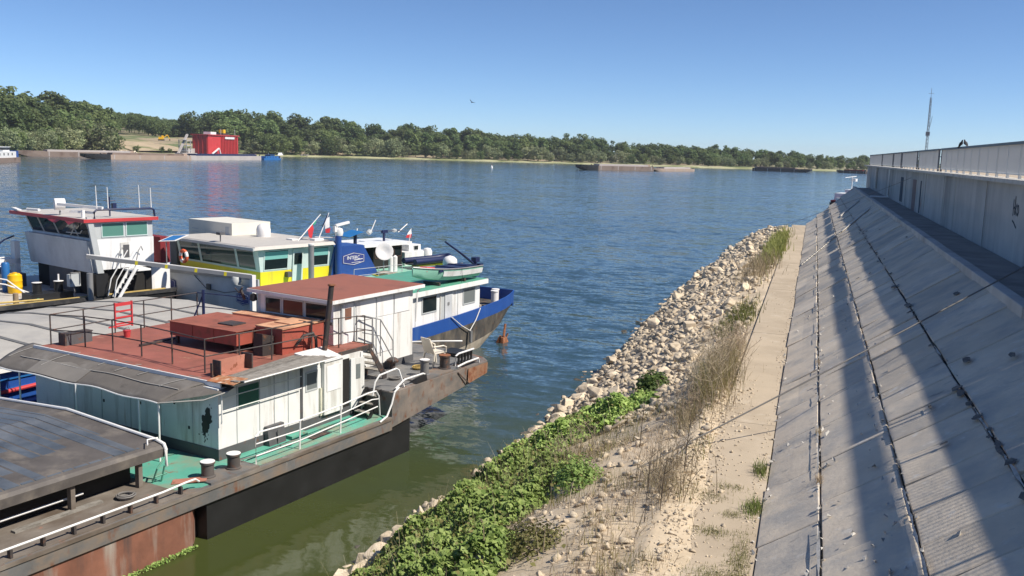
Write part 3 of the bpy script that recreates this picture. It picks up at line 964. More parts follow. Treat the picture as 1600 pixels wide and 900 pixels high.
for g in gaps:
    for z in (0.35, 0.75):
        MB(False).box(-0.02, 0.02, g - 0.55 - 50, g + 0.55 - 50, z, z + 0.04).go('gap_bar', 'rail_dark', rail)

# ---- mast beyond the wall
mast = thing('lattice_mast', 'slender dark lattice mast with a small antenna rising behind the quay railing', 'mast', (9.18, 90, 9.98))
a = 0.11
for sx, sy in ((-1, -1), (1, -1), (0, 1)):
    MB(False).tube([(sx * a, sy * a, 0), (sx * a * 0.55, sy * a * 0.55, 6.2)], 0.022, 6).go('leg', 'mast_grey', mast)
q = MB(False)
for k in range(20):
    z0, z1 = k * 0.3, (k + 1) * 0.3
    f0, f1 = 1 - 0.45 * z0 / 6.2, 1 - 0.45 * z1 / 6.2
    cs = [(-1, -1), (1, -1), (0, 1)]
    for i in range(3):
        p_, q_ = cs[i], cs[(i + 1) % 3]
        if k % 2:
            p_, q_ = q_, p_
        q.tube([(p_[0] * a * f0, p_[1] * a * f0, z0), (q_[0] * a * f1, q_[1] * a * f1, z1)], 0.009, 5)
q.go('bracing', 'mast_grey', mast)
MB(False).tube([(0, 0, 6.0), (0, 0, 7.0)], 0.018, 6).go('antenna', 'mast_grey', mast)
MB(False).tube([(-0.22, 0, 6.55), (0.22, 0, 6.55)], 0.014, 6).tube([(0.12, 0.1, 3.6), (0.26, 0.1, 4.6)], 0.02, 6).go('cross_arm', 'mast_grey', mast)
MB(False).box(-0.16, 0.16, -0.1, 0.1, 2.9, 3.25).go('equipment_box', 'mast_grey', mast)

# ---- mooring cables
def cable(name, p, q, sag, r, label):
    p, q = Vector(p), Vector(q)
    c = (p + q) / 2
    m = MB(False)
    pts = []
    for k in range(25):
        t = k / 24
        v = p.lerp(q, t) - c
        v.z -= sag * 4 * t * (1 - t)
        pts.append(tuple(v))
    m.tube(pts, r, 6)
    o = m.go(name, 'cable', None, True)
    o.location = c
    return tag(o, label, 'cable')


cable('mooring_cable', (6.05, 24.49, 8.98), (-9.5, 14.9, 0.6), 0.10, 0.017, 'grey mooring cable crossing low over the slope, path and weeds')
cable('thin_cable', (6.05, 66.7, 9.51), (-8.9, 118.0, 0.4), 0.3, 0.014, 'thin cable running from the far wall down across the slope')

# ================================================================== STONES AND PLANTS OF THE NEAR BANK
def rock_mesh(seed, flat=0.7):
    r = random.Random(seed)
    bm = bmesh.new()
    pts = []
    n = r.randint(13, 18)
    for _ in range(n):
        v = Vector((r.gauss(0, 1), r.gauss(0, 1), r.gauss(0, 1))).normalized()
        s = r.uniform(0.8, 1.05)
        pts.append(bm.verts.new((v.x * s, v.y * s * r.uniform(0.75, 0.95), v.z * s * flat)))
    res = bmesh.ops.convex_hull(bm, input=pts)
    junk = list({g for g in res['geom_interior'] + res['geom_unused'] if isinstance(g, bmesh.types.BMVert)})
    bmesh.ops.delete(bm, geom=junk, context='VERTS')
    bmesh.ops.dissolve_limit(bm, angle_limit=R(16), verts=bm.verts, edges=bm.edges)
    bmesh.ops.bevel(bm, geom=list(bm.edges), offset=0.045, segments=1, affect='EDGES', clamp_overlap=True)
    bmesh.ops.triangulate(bm, faces=bm.faces)
    me = bpy.data.meshes.new('rock')
    bm.to_mesh(me)
    bm.free()
    return me


ROCKS = [rock_mesh(100 + i, random.Random(i).uniform(0.55, 0.9)) for i in range(14)]
for me in ROCKS:
    me.materials.append(MATS['rock'])
WETS = []
for me in ROCKS[:5]:
    m2 = me.copy()
    m2.materials.clear()
    m2.materials.append(MATS['rock_wet'])
    WETS.append(m2)


def in_weeds(x, y):
    for (cx, cy, rx, ry, rot) in WEEDS:
        c, s = math.cos(rot), math.sin(rot)
        dx, dy = x - cx, y - cy
        a, b_ = (dx * c + dy * s) / rx, (-dx * s + dy * c) / ry
        if a * a + b_ * b_ < 0.85:
            return True
    return False


WEEDS = [(-8.2, 20.4, 1.1, 2.8, R(-12)), (-6.3, 17.8, 1.6, 2.6, R(-25)), (-7.6, 22.7, 1.1, 1.7, R(-20)), (-5.9, 20.2, 0.9, 1.5, R(-25)), (-7.7, 26.2, 1.3, 2.7, R(-12)), (-5.7, 25.2, 1.4, 2.5, R(-35)), (-7.7, 16.2, 1.2, 1.9, 0), (-5.8, 14.2, 1.5, 2.0, 0)]
r = random.Random(11)
big = []
tries = 0
while len(big) < 300 and tries < 6000:
    tries += 1
    zone = r.random()
    if zone < 0.40:                      # waterline boulders near by
        y = r.uniform(16, 40)
        x = float(np.interp(y, SH_Y, SH_X)) + r.uniform(-0.35, 0.75)
        s = r.uniform(0.2, 0.55)
    elif zone < 0.82:                    # heap in the middle distance
        y = 30 + 55 * r.random() ** 1.3
        x = r.uniform(-9.7, -2.6 if y > 38 else -4.2)
        s = (r.uniform(0.12, 0.30) if r.random() < 0.8 else r.uniform(0.3, 0.45)) * (1 + y / 200)
    else:
        y = r.uniform(75, 112)
        x = r.uniform(-9.3, -2.4)
        s = r.uniform(0.2, 0.5)
    if in_weeds(x, y):
        continue
    if any((x - b_[0]) ** 2 + (y - b_[1]) ** 2 < ((s + b_[2]) * 0.62) ** 2 for b_ in big):
        continue
    big.append((x, y, s))
rock_root = []
names = ['pale boulder']
for i, (x, y, s) in enumerate(big):
    z = bank_h(x, y)
    me = ROCKS[i % len(ROCKS)]
    o = link('boulder', me)
    o.location = (x, y, max(z, -0.12) + s * 0.22)
    o.rotation_euler = (r.uniform(-0.5, 0.5), r.uniform(-0.5, 0.5), r.uniform(0, 6.28))
    o.scale = (s * r.uniform(0.85, 1.3), s * r.uniform(0.8, 1.1), s * r.uniform(0.75, 1.15))
    zone = 'at the waterline beside the green weeds' if y < 30 else ('in the heaped rip-rap in mid distance' if y < 65 else 'in the far stretch of rip-rap by the path end')
    tag(o, 'pale angular limestone boulder ' + zone, 'boulder', 'rip-rap boulders ' + ('beside the weeds' if y < 30 else ('in mid distance' if y < 65 else 'at the far end')))


def scatter_rocks(name, spots, label, meshes):
    """many small stones joined into one mesh"""
    base = []
    for me in meshes:
        co = np.empty(len(me.vertices) * 3, np.float32)
        me.vertices.foreach_get('co', co)
        fa = np.array([p.vertices[:] for p in me.polygons], np.int32)
        base.append((co.reshape(-1, 3), fa))
    V, Fc, off = [], [], 0
    for (x, y, z, s) in spots:
        co, fa = base[r.randrange(len(base))]
        a, b_, c = r.uniform(-0.6, 0.6), r.uniform(-0.6, 0.6), r.uniform(0, 6.28)
        M = np.array(Matrix.Rotation(c, 3, 'Z') @ Matrix.Rotation(a, 3, 'X') @ Matrix.Rotation(b_, 3, 'Y'))
        sc_ = np.array([s * r.uniform(0.8, 1.4), s * r.uniform(0.8, 1.1), s * r.uniform(0.7, 1.1)])
        V.append((co * sc_) @ M.T + np.array([x, y, z + s * 0.2]))
        Fc.append(fa + off)
        off += len(co)
    me = fastmesh(name, np.vstack(V), np.vstack(Fc))
    o = link(name, me, 'rock')
    return tag(o, label, 'stones', kind='stuff')


small = []
lo_ = [rock_mesh(300 + i, 0.75) for i in range(6)]
for me in lo_:
    bm = bmesh.new()
    bm.from_mesh(me)
    bmesh.ops.dissolve_limit(bm, angle_limit=R(30), verts=bm.verts, edges=bm.edges)
    bmesh.ops.triangulate(bm, faces=bm.faces)
    bm.to_mesh(me)
    bm.free()
for _ in range(8500):
    y = 24 + 90 * r.random() ** 1.5
    x = -10.0 + 8.0 * r.random()
    if x > -3.6 and r.random() < 0.6:
        continue
    if in_weeds(x, y):
        continue
    s = r.choice([r.uniform(0.03, 0.09), r.uniform(0.05, 0.13), r.uniform(0.08, 0.2)]) * (1 + y / 220)
    z = bank_h(x, y)
    if z < -0.25:
        continue
    small.append((x, y, z, s))
for _ in range(800):                     # gravel along the waterline
    y = r.uniform(15, 36)
    x = float(np.interp(y, SH_Y, SH_X)) + r.gauss(0, 0.30)
    s = r.uniform(0.05, 0.2)
    small.append((x, y, bank_h(x, y), s))
for _ in range(2600):                    # rubble on the dry ground by the path
    y = 10 + 22 * r.random()
    x = r.uniform(-8.0, -1.8)
    if in_weeds(x, y) and r.random() < 0.9:
        continue
    s = r.choice([r.uniform(0.015, 0.04), r.uniform(0.015, 0.05), r.uniform(0.04, 0.13)])
    small.append((x, y, bank_h(x, y), s))
for _ in range(1500):                    # gravel strewn along the near path edge
    y = 11 + 16 * r.random()
    x = r.gauss(-1.75, 0.30)
    z = max(bank_h(x, y), PATH_Z if x > -1.72 else 0)
    small.append((x, y, z, r.uniform(0.008, 0.035) if r.random() < 0.85 else r.uniform(0.03, 0.07)))
for _ in range(420):                     # crumbs on the path beside the slope
    y = 10 + 45 * r.random() ** 1.4
    x = -0.53 - abs(r.gauss(0, 0.10)) if r.random() < 0.75 else r.uniform(-1.65, -0.55)
    small.append((x, y, PATH_Z, r.uniform(0.010, 0.035)))
scatter_rocks('small_stones', small, 'small pale stones and rubble strewn over the bank', lo_)
# wet dark stones just under and at the water's edge
for i in range(60):
    y = r.uniform(17, 60)
    x = float(np.interp(y, SH_Y, SH_X)) - 0.45 + r.gauss(0, 0.2)
    s = r.uniform(0.18, 0.4)
    o = link('wet_stone', WETS[i % 5])
    o.location = (x, y, -0.08)
    o.rotation_euler = (r.uniform(-0.3, 0.3), r.uniform(-0.3, 0.3), r.uniform(0, 6))
    o.scale = (s, s, s * 0.6)
    tag(o, 'dark wet stone awash at the edge of the water', 'stone', 'wet stones at the water edge')

# squared pale block (cut stone) on the heap
blk = MB(False).hexa([(-0.45, -0.3, -0.1), (0.45, -0.3, -0.1), (0.42, 0.3, -0.1), (-0.45, 0.28, -0.1), (-0.42, -0.27, 0.5), (0.44, -0.28, 0.46), (0.40, 0.27, 0.5), (-0.43, 0.26, 0.55)]).go('cut_block', 'rock')
blk.location = (-4.67, 39.8, bank_h(-4.67, 39.8) + 0.1)
blk.rotation_euler = (0.1, -0.1, 0.5)
blk.scale = (0.55, 0.6, 0.55)
bevel(blk, 0.04)
tag(blk, 'squared tan stone block lying on top of the rip-rap heap', 'block')


# ---- leaf helpers
def leaves(centres, normals, size, jitter=0.5, aspect=0.75, fold=0.25):
    """one folded diamond leaf (2 triangles pairs) per centre -> verts, quads"""
    n = len(centres)
    c = np.asarray(centres)
    nn = np.asarray(normals) + rng.normal(0, jitter, (n, 3))
    nn /= np.linalg.norm(nn, axis=1)[:, None] + 1e-9
    t = rng.normal(0, 1, (n, 3))
    t -= nn * np.sum(t * nn, axis=1)[:, None]
    t /= np.linalg.norm(t, axis=1)[:, None] + 1e-9
    b_ = np.cross(nn, t)
    s = np.asarray(size).reshape(-1, 1) * np.ones((n, 1))
    p0 = c - t * s * 0.5
    p1 = c + b_ * s * aspect * 0.5 + nn * s * fold * 0.5
    p2 = c + t * s * 0.5 - nn * s * fold * 0.3
    p3 = c - b_ * s * aspect * 0.5 + nn * s * fold * 0.5
    V = np.stack([p0, p1, p2, p3], axis=1).reshape(-1, 3)
    Fq = np.arange(n * 4).reshape(-1, 4)
    return V, Fq


def weed_patch(name, specs, mat, label, dens, hmax, size):
    C_, N_ = [], []
    for (cx, cy, rx, ry, rot) in specs:
        n = int(dens * rx * ry)
        a = rng.uniform(0, 2 * np.pi, n)
        q = np.sqrt(rng.uniform(0, 1, n))
        ex, ey = q * rx * np.cos(a), q * ry * np.sin(a)
        c, s = math.cos(rot), math.sin(rot)
        X = cx + ex * c - ey * s
        Y = cy + ex * s + ey * c
        for x, y, qq in zip(X, Y, q):
            edge = qq * (1 + 0.45 * noise.noise(Vector((x * 0.9, y * 0.9, 31))))
            if edge > 1.0 or (edge > 0.7 and rng.uniform() < (edge - 0.7) * 2.6):
                continue
            lump = 0.60 + 0.65 * noise.noise(Vector((x * 1.1, y * 1.1, 5))) + 0.35 * noise.noise(Vector((x * 2.7, y * 2.7, 8)))
            if lump < 0.26 and rng.uniform() < 0.85:
                continue
            top = hmax * max(0.08, (1 - min(1, edge) ** 3.0)) * max(0.1, lump)
            k = rng.uniform(0.35, 1.0) ** 0.5
            C_.append((x, y, max(bank_h(x, y), -0.05) + top * k + 0.02))
            N_.append((0.45, -0.1, 0.9))
    V, Fq = leaves(C_, N_, rng.uniform(0.45, 1.4, len(C_)) * size, 0.48)
    return link(name, fastmesh(name, V, Fq), mat)


o = weed_patch('weeds', WEEDS[:4] + WEEDS[6:], 'leaf_weed', '', 2600, 0.75, 0.12)
tag(o, 'mass of bright green broad-leaved weeds along the near waterline', 'weeds', kind='stuff')
o = weed_patch('weeds_beyond', WEEDS[4:6], 'leaf_weed', '', 2700, 0.8, 0.12)
tag(o, 'darker green weeds beyond, at the foot of the rock heap', 'weeds', kind='stuff')


def blades(spots, h, w_, lean=0.35, seg=2, droop=0.25):
    """grass blades / stalks as narrow quads strips"""
    V, Fq = [], []
    for (x, y, z, hh) in spots:
        a = rng.uniform(0, 6.28)
        dx, dy = math.cos(a), math.sin(a)
        l = rng.uniform(0.05, lean) * hh
        px_, py_ = -dy * w_ * 0.5, dx * w_ * 0.5
        b0 = len(V)
        for k in range(seg + 1):
            t = k / seg
            ww = 1 - 0.75 * t
            ox, oy = dx * l * t * t, dy * l * t * t
            V.append((x + ox - px_ * ww, y + oy - py_ * ww, z + hh * t * (1 - droop * t * l)))
            V.append((x + ox + px_ * ww, y + oy + py_ * ww, z + hh * t * (1 - droop * t * l)))
        for k in range(seg):
            Fq.append((b0 + 2 * k, b0 + 2 * k + 1, b0 + 2 * k + 3, b0 + 2 * k + 2))
    return V, Fq


C_ = []
while len(C_) < 900:                    # yellowing and browned leaves through the patch
    w_ = WEEDS[rng.integers(0, len(WEEDS))]
    x, y = rng.normal(w_[0], w_[2] * 0.6), rng.normal(w_[1], w_[3] * 0.55)
    if noise.noise(Vector((x * 0.8, y * 0.8, 61))) > 0.0:
        C_.append((x, y, max(bank_h(x, y), 0) + rng.uniform(0.1, 0.65)))
V, Fq = leaves(C_, np.tile((0.45, -0.1, 0.9), (len(C_), 1)), rng.uniform(0.05, 0.13, len(C_)), 0.6)
tag(link('faded_leaves', fastmesh('faded_leaves', V, Fq), 'grass_olive'), 'yellowing leaves scattered through the green weeds', 'weeds', kind='stuff')


# stems and dead stalks standing in the green mass
def in_patch():
    while True:
        w_ = WEEDS[rng.integers(0, len(WEEDS))]
        x, y = rng.normal(w_[0], w_[2] * 0.55), rng.normal(w_[1], w_[3] * 0.5)
        if noise.noise(Vector((x * 0.7, y * 0.7, 17))) > -0.05:
            return x, y


def tuft_spots(n, fx, h0, h1):
    out = []
    for _ in range(n):
        x, y = fx()
        z = PATH_Z if -1.7 < x < -0.5 else bank_h(x, y)
        out.append((x, y, z - 0.01, rng.uniform(h0, h1)))
    return out


def gauss_at(cx, cy, sx, sy):
    return lambda: (rng.normal(cx, sx), rng.normal(cy, sy))


def clumpy(x0, x1, y0, y1, k):
    def f():
        for _ in range(60):
            x, y = rng.uniform(x0, x1), rng.uniform(y0, y1)
            if noise.noise(Vector((x * k, y * k, 2.2))) > 0.1 and not in_weeds(x, y):
                return x, y
        return x, y
    return f


# dry ground cover near the path
V, Fq = blades(tuft_spots(8000, clumpy(-7.0, -1.7, 9, 29, 0.8), 0.04, 0.20), 0, 0.008, 0.9)
tag(link('dry_grass', fastmesh('dry_grass', V, Fq), 'grass_dry'), 'sparse straw-coloured dry grass on the bank beside the path', 'grass', kind='stuff')
V, Fq = blades(tuft_spots(3200, clumpy(-6.8, -1.7, 9, 25, 0.6), 0.05, 0.28), 0, 0.010, 0.7)
tag(link('olive_grass', fastmesh('olive_grass', V, Fq), 'grass_olive'), 'thin olive-green grass between the stones', 'grass', kind='stuff')
sp_ = []
for (cx, cy, sx, sy, n) in ((-0.68, 14.0, 0.10, 0.6, 1100), (-0.75, 12.6, 0.18, 0.6, 900), (-1.05, 13.4, 0.23, 0.2, 700), (-1.2, 15.1, 0.18, 0.12, 420), (-0.95, 16.0, 0.10, 0.10, 200), (-1.5, 16.8, 0.2, 0.17, 340), (-1.1, 17.4, 0.16, 0.09, 200)):
    sp_ += tuft_spots(n, gauss_at(cx, cy, sx, sy), 0.02, 0.09)
V, Fq = blades(sp_, 0, 0.009, 0.9)
tag(link('path_grass', fastmesh('path_grass', V, Fq), 'grass_olive'), 'low olive grass growing over the near end of the path', 'grass', kind='stuff')


V, Fq = blades(tuft_spots(1100, in_patch, 0.3, 0.9), 0, 0.012, 0.6, 3)
tag(link('weed_stalks', fastmesh('weed_stalks', V, Fq), 'grass_olive'), 'olive stalks and long blades standing in the green weeds', 'weeds', kind='stuff')
V, Fq = blades(tuft_spots(420, in_patch, 0.4, 1.15), 0, 0.010, 0.5, 3)
tag(link('dead_stalks', fastmesh('dead_stalks', V, Fq), 'twig_dry'), 'brown dead stalks standing in the green weeds', 'weeds', kind='stuff')


def plant(name, label, cat, spots, mat, loc, wd, lean=0.5, seg=3, part='blades', stems=None):
    t = thing(name, label, cat, loc)
    V, Fq = blades([(x - loc[0], y - loc[1], z - loc[2], h) for (x, y, z, h) in spots], 0, wd, lean, seg)
    link(part, fastmesh(part, V, Fq), mat, t)['kind'] = 'stuff'
    return t


for (cx, cy, n, lab) in ((-0.60, 18.5, 170, 'small yellow-green grass tuft at the slope foot, farther of the two'), (-0.61, 16.4, 190, 'small yellow-green grass tuft at the slope foot, nearer of the two')):
    plant('grass_tuft', lab, 'grass tuft', tuft_spots(n, gauss_at(cx, cy, 0.09, 0.22), 0.08, 0.24), 'grass_green', (cx, cy, PATH_Z), 0.016, 0.8)
for (t_, y_, lab) in ((0.799, 16.6, 'dry tuft rooted in the lower slab joint, nearest of three'), (0.799, 19.6, 'dry tuft rooted in the lower slab joint, middle of three'), (0.799, 26.5, 'dry tuft rooted in the lower slab joint, farthest of three')):
    q_ = SP(t_, y_, 0.0)
    plant('joint_tuft', lab, 'grass tuft', [(q_[0] + rng.normal(0, 0.03), q_[1] + rng.normal(0, 0.12), q_[2] - 0.02, rng.uniform(0.05, 0.16)) for _ in range(60)], 'grass_dry', q_, 0.010, 0.9)
plant('grass_clump', 'long bright green grass clump at the far end of the path', 'grass', tuft_spots(2600, lambda: (rng.normal(-2.3, 0.34), rng.normal(71, 6)), 0.3, 0.7), 'grass_green', (-2.3, 71, 4.0), 0.05, 0.8)
plant('grass_clump', 'green grass clump among the rocks in mid distance', 'grass', tuft_spots(1300, gauss_at(-2.55, 38.6, 0.34, 1.8), 0.12, 0.36), 'grass_green', (-2.55, 38.6, 3.9), 0.03, 0.8)
plant('dry_grass_clump', 'straw-coloured dry grass among the far rocks', 'grass', tuft_spots(1300, gauss_at(-2.8, 57, 0.5, 4.2), 0.3, 0.7), 'grass_dry', (-2.8, 57, 3.9), 0.03, 0.7)


def leafy_bush(name, label, loc, rx, ry, h, n, size, mat):
    t = thing(name, label, 'shrub', loc)
    C_, N_ = [], []
    for _ in range(n):
        v = rng.normal(0, 1, 3)
        v /= np.linalg.norm(v)
        q = rng.uniform(0.45, 1.0) * (0.8 + 0.3 * noise.noise(Vector(v * 2.2) + Vector(loc)))
        C_.append((v[0] * rx * q, v[1] * ry * q, abs(v[2]) * h * q))
        N_.append((v[0], v[1], abs(v[2]) + 0.5))
    V, Fq = leaves(C_, N_, rng.uniform(0.7, 1.3, n) * size, 0.5)
    link('foliage', fastmesh('foliage', V, Fq), mat, t)['kind'] = 'stuff'
    m = MB(False)
    for k in range(7):
        a = k * 0.9
        m.tube([(0, 0, -0.1), (math.cos(a) * rx * 0.5, math.sin(a) * ry * 0.5, h * 0.7)], 0.012, 5, 0.005)
    m.go('stems', 'bark', t)['kind'] = 'stuff'
    return t


leafy_bush('shrub', 'round dark green shrub growing among the pale rocks', (-4.4, 28.6, bank_h(-4.4, 28.6)), 0.65, 1.0, 0.75, 1500, 0.11, 'leaf_weed_dark')
leafy_bush('shrub', 'small green sprig below the round shrub', (-4.15, 26.1, bank_h(-4.15, 26.1)), 0.3, 0.4, 0.35, 240, 0.09, 'leaf_weed')
leafy_bush('shrub', 'yellowish green bush at the edge of the weeds by dry ground', (-4.35, 18.6, bank_h(-4.35, 18.6)), 0.7, 0.9, 0.7, 1300, 0.075, 'leaf_weed')
leafy_bush('shrub', 'low bush in autumn yellow green at the lower edge of the weeds', (-4.2, 14.8, bank_h(-4.2, 14.8)), 0.8, 0.9, 0.55, 1500, 0.06, 'grass_olive')


def dry_bush(label, loc, rx, ry, h, n, green=0):
    t = thing('dry_shrub', label, 'dry shrub', loc)
    V, Fq = [], []
    sp2 = []
    for _ in range(n):
        x, y = rng.normal(0, rx), rng.normal(0, ry)
        sp2.append((x, y, -0.05, h * rng.uniform(0.45, 1.0) * max(0.25, 1 - (x / rx / 2.6) ** 2 - (y / ry / 2.6) ** 2)))
    V, Fq = blades(sp2, 0, 0.008, 1.1, 3)
    link('dry_stems', fastmesh('dry_stems', V, Fq), 'grass_dry', t)['kind'] = 'stuff'
    m = MB(False)
    for _ in range(max(14, n // 11)):
        x, y = rng.normal(0, rx), rng.normal(0, ry)
        hh = h * rng.uniform(0.6, 1.25)
        ax, ay = rng.normal(0, 0.22), rng.normal(0, 0.22)
        p0, p1, p2 = (x, y, -0.1), (x + ax * hh * 0.5, y + ay * hh * 0.5, hh * 0.55), (x + ax * hh * 1.3, y + ay * hh * 1.3, hh)
        m.tube([p0, p1, p2], 0.009, 4, 0.003)
        for _ in range(4):
            k = rng.uniform(0.4, 0.95)
            b_ = Vector(p1).lerp(Vector(p2), k)
            m.tube([tuple(b_), tuple(b_ + Vector((rng.normal(0, 0.14), rng.normal(0, 0.14), rng.uniform(0.06, 0.22))) * h)], 0.005, 4, 0.002)
    m.go('twigs', 'twig_dry', t)['kind'] = 'stuff'
    if green:
        V, Fq = blades([(rng.normal(0, rx * 0.8), rng.normal(0, ry * 0.8), -0.03, h * rng.uniform(0.2, 0.6)) for _ in range(green)], 0, 0.016, 0.7, 3)
        link('green_blades', fastmesh('green_blades', V, Fq), 'grass_olive', t)['kind'] = 'stuff'
    return t


dry_bush('tall dry brown shrub leaning over the path edge in mid distance', (-2.2, 25.8, bank_h(-2.2, 25.8)), 0.30, 1.8, 1.15, 1150, 800)
dry_bush('dry brown bush behind the tall one, higher up the path', (-2.1, 30.4, bank_h(-2.1, 30.4)), 0.24, 1.3, 0.85, 800, 250)
dry_bush('dry straw bush at the lower end of the tall brown shrub', (-2.4, 22.3, bank_h(-2.4, 22.3)), 0.36, 0.9, 0.6, 560, 100)
dry_bush('thin dry weed stand with dark stalks beside the near path', (-2.25, 17.0, bank_h(-2.25, 17.0)), 0.33, 0.85, 0.65, 520, 0)
dry_bush('dry reddish weeds on bare ground nearest to the camera', (-2.6, 14.3, bank_h(-2.6, 14.3)), 0.55, 0.9, 0.33, 500, 220)
dry_bush('greyish dry weeds standing at the edge of the green mass', (-4.9, 20.6, bank_h(-4.9, 20.6)), 0.4, 0.8, 0.8, 420, 120)
# tall single stalks
for (x, y, h, lab) in ((-2.4, 15.4, 1.35, 'tallest bare stalk standing in the dry weeds by the path'), (-2.18, 15.7, 1.0, 'shorter forked bare stalk in the dry weeds by the path'), (-2.05, 17.9, 1.1, 'bare brown stalk farther along the path edge'), (-3.4, 20.6, 1.2, 'bare stalk between the path and the dark green weeds')):
    t = thing('dry_stalk', lab, 'stalk', (x, y, bank_h(x, y)))
    MB(False).tube([(0, 0, -0.1), (0.03, 0.02, h * 0.5), (0.09, -0.04, h)], 0.013, 5, 0.005).go('stem', 'bark', t)
    m = MB(False)
    for k in range(9):
        z = h * (0.3 + 0.07 * k)
        a = k * 2.4
        m.tube([(0.05 * z / h, 0, z), (0.05 + 0.16 * math.cos(a), 0.16 * math.sin(a), z + 0.16)], 0.006, 4, 0.003)
    m.go('side_twigs', 'bark', t)['kind'] = 'stuff'

# ================================================================== VESSEL A: old motor barge with white deckhouse
AO = (-14.74, 19.64, 0)
A = thing('cargo_barge', 'old rusty cargo barge with white deckhouse, red roofs and brown awning, nearest to the bank', 'barge', AO, 12)
BW = 10.6
# hull: upper strake, lower body, stern box, raised poop
MB().box(-13, 8.3, 0, BW, 1.05, 1.5).go('hull', 'grey_hull', A)
lower = MB()
lower.prism([(-13, 0.07), (-0.15, 0.07), (0.35, 0.55), (0.35, BW - 0.07), (-13, BW - 0.07)], -0.8, 1.047)
lower.go('lower_hull', 'red_hull', A)
MB().box(0.352, 9.45, 0.10, BW - 0.10, -0.8, 1.046).box(8.33, 9.45, 0.10, BW - 0.10, 1.05, 1.2).go('stern_body', 'black', A)
MB().box(-13.02, 8.25, -0.035, 0.0, 1.40, 1.49).go('rub_strake', 'deck_brown', A)
pt = [(8.303, -0.02), (12.5, -0.06), (14.35, -0.05), (14.8, 0.4), (15.15, 1.35), (15.3, 3), (15.3, 7.6), (15.1, 9.2), (14.3, BW), (8.303, BW)]
pb = [(8.303, 0.03), (12.4, 0.0), (14.2, 0.03), (14.6, 0.45), (14.9, 1.4), (15.05, 3), (15.05, 7.6), (14.9, 9.1), (14.1, BW - 0.05), (8.303, BW - 0.05)]
MB().prism(pb, lambda u, v: 1.12 + max(0, u - 8.3) / 6.5 * 0.75, 2.35, pt).go('poop', 'poop_hull', A)
# rusty patch plates near the stern tip
MB().plate([(12.9, -0.075, 1.72), (14.3, -0.062, 1.88), (14.34, -0.066, 2.30), (12.9, -0.078, 2.30)], (0, -0.012, 0)).go('rusty_plate', 'stern_rust', A)
MB().prism([(8.33, 0.16), (14.2, 0.16), (14.6, 0.6), (15.0, 1.6), (15.1, 3.2), (15.1, 7.6), (14.2, BW - 0.2), (8.33, BW - 0.2)], 2.352, 2.37).go('poop_deck', 'deck_grey', A)
# decks
MB().prism([(-0.35, 0.55), (0.2, 0.12), (7.9, 0.12), (8.3, 0.2), (8.3, BW - 0.15), (-0.35, BW - 0.15)], 1.502, 1.516).go('green_deck', 'deck_green', A)
MB().box(-13, -0.352, 0.05, 1.9, 1.502, 1.518).box(-13, -0.352, BW - 1.9, BW - 0.05, 1.502, 1.518).go('side_deck', 'deck_brown', A)
MB().box(0.45, 2.2, 0.02, 0.75, 1.50, 1.56).box(9.9, 12.6, 0.03, 0.75, 2.36, 2.42).go('bollard_base', 'grey_hull', A)
for c in ((0.77, 0.5, 1.56), (1.64, 0.44, 1.56)):
    bollard(A, c, 0.17, 0.42)
bollard(A, (10.8, 0.45, 2.42), 0.16, 0.55, 'deck_grey')
o = bollard(A, (12.05, 0.42, 2.42), 0.19, 0.5, 'dark_iron', 'rust')
# roller fairlead with dark rollers, white bars
fr_ = MB().box(12.75, 13.95, 0.2, 0.5, 2.37, 2.43).go('fairlead', 'dark_iron', A)
for k in range(5):
    MB().lathe((12.9 + k * 0.22, 0.35, 2.43), [(0.06, 0), (0.06, 0.05), (0.045, 0.08), (0.045, 0.34), (0.06, 0.38)], 10).go('roller', 'black', fr_, True)
MB().tube([(12.6, 0.30, 2.38), (12.62, 0.30, 2.80), (12.8, 0.30, 2.86), (13.9, 0.32, 2.86)], 0.035, 7).go('guard_bar', 'pipe_white', A, True)
MB().tube([(12.3, 0.02, 2.48), (12.9, 0.0, 2.55), (13.8, 0.03, 2.55), (13.85, 0.03, 2.37)], 0.035, 7).go('guard_bar', 'pipe_white', A, True)
MB().bar((12.2, -0.08, 2.30), (13.0, -0.10, 1.70), 0.03).go('hull_strap', 'dark_iron', A)
# cable drum and vent on the poop
MB().lathe((10.95, 2.0, 2.37), [(0.10, 0), (0.10, 0.22), (0.22, 0.28), (0.24, 0.36), (0.12, 0.44), (0.02, 0.46)], 12).go('vent', 'dark_iron', A, True)
MB().tube([(13.4, 3.4, 2.37), (13.42, 3.4, 3.2), (13.5, 3.38, 3.5)], 0.05, 7).tube([(13.7, 3.3, 2.37), (13.66, 3.3, 3.55)], 0.04, 7).go('stern_post', 'navy', A, True)
MB().tube([(12.7, 3.2, 2.9), (13.4, 3.35, 2.82), (14.2, 2.0, 2.9), (14.9, 1.5, 2.85)], 0.035, 6).go('guard_bar', 'pipe_white', A, True)
MB().box(14.0, 14.9, 1.0, 2.0, 2.37, 2.52).go('stern_chock', 'black', A)
# white edge pipe on short brackets along the side deck
MB().tube([(-13, 0.16, 1.74), (-5.2, 0.15, 1.74), (-3.0, 0.10, 1.76), (-1.0, 0.13, 1.75), (-0.3, 0.10, 1.80), (0.0, 0.10, 1.80), (0.12, 0.10, 1.70)], 0.028, 7).go('edge_pipe', 'pipe_white', A, True)
for k in range(17):
    u = -12.6 + k * 0.76
    MB().box(u - 0.03, u + 0.03, 0.10, 0.22, 1.517, 1.72).go('pipe_bracket', 'dark_iron', A)

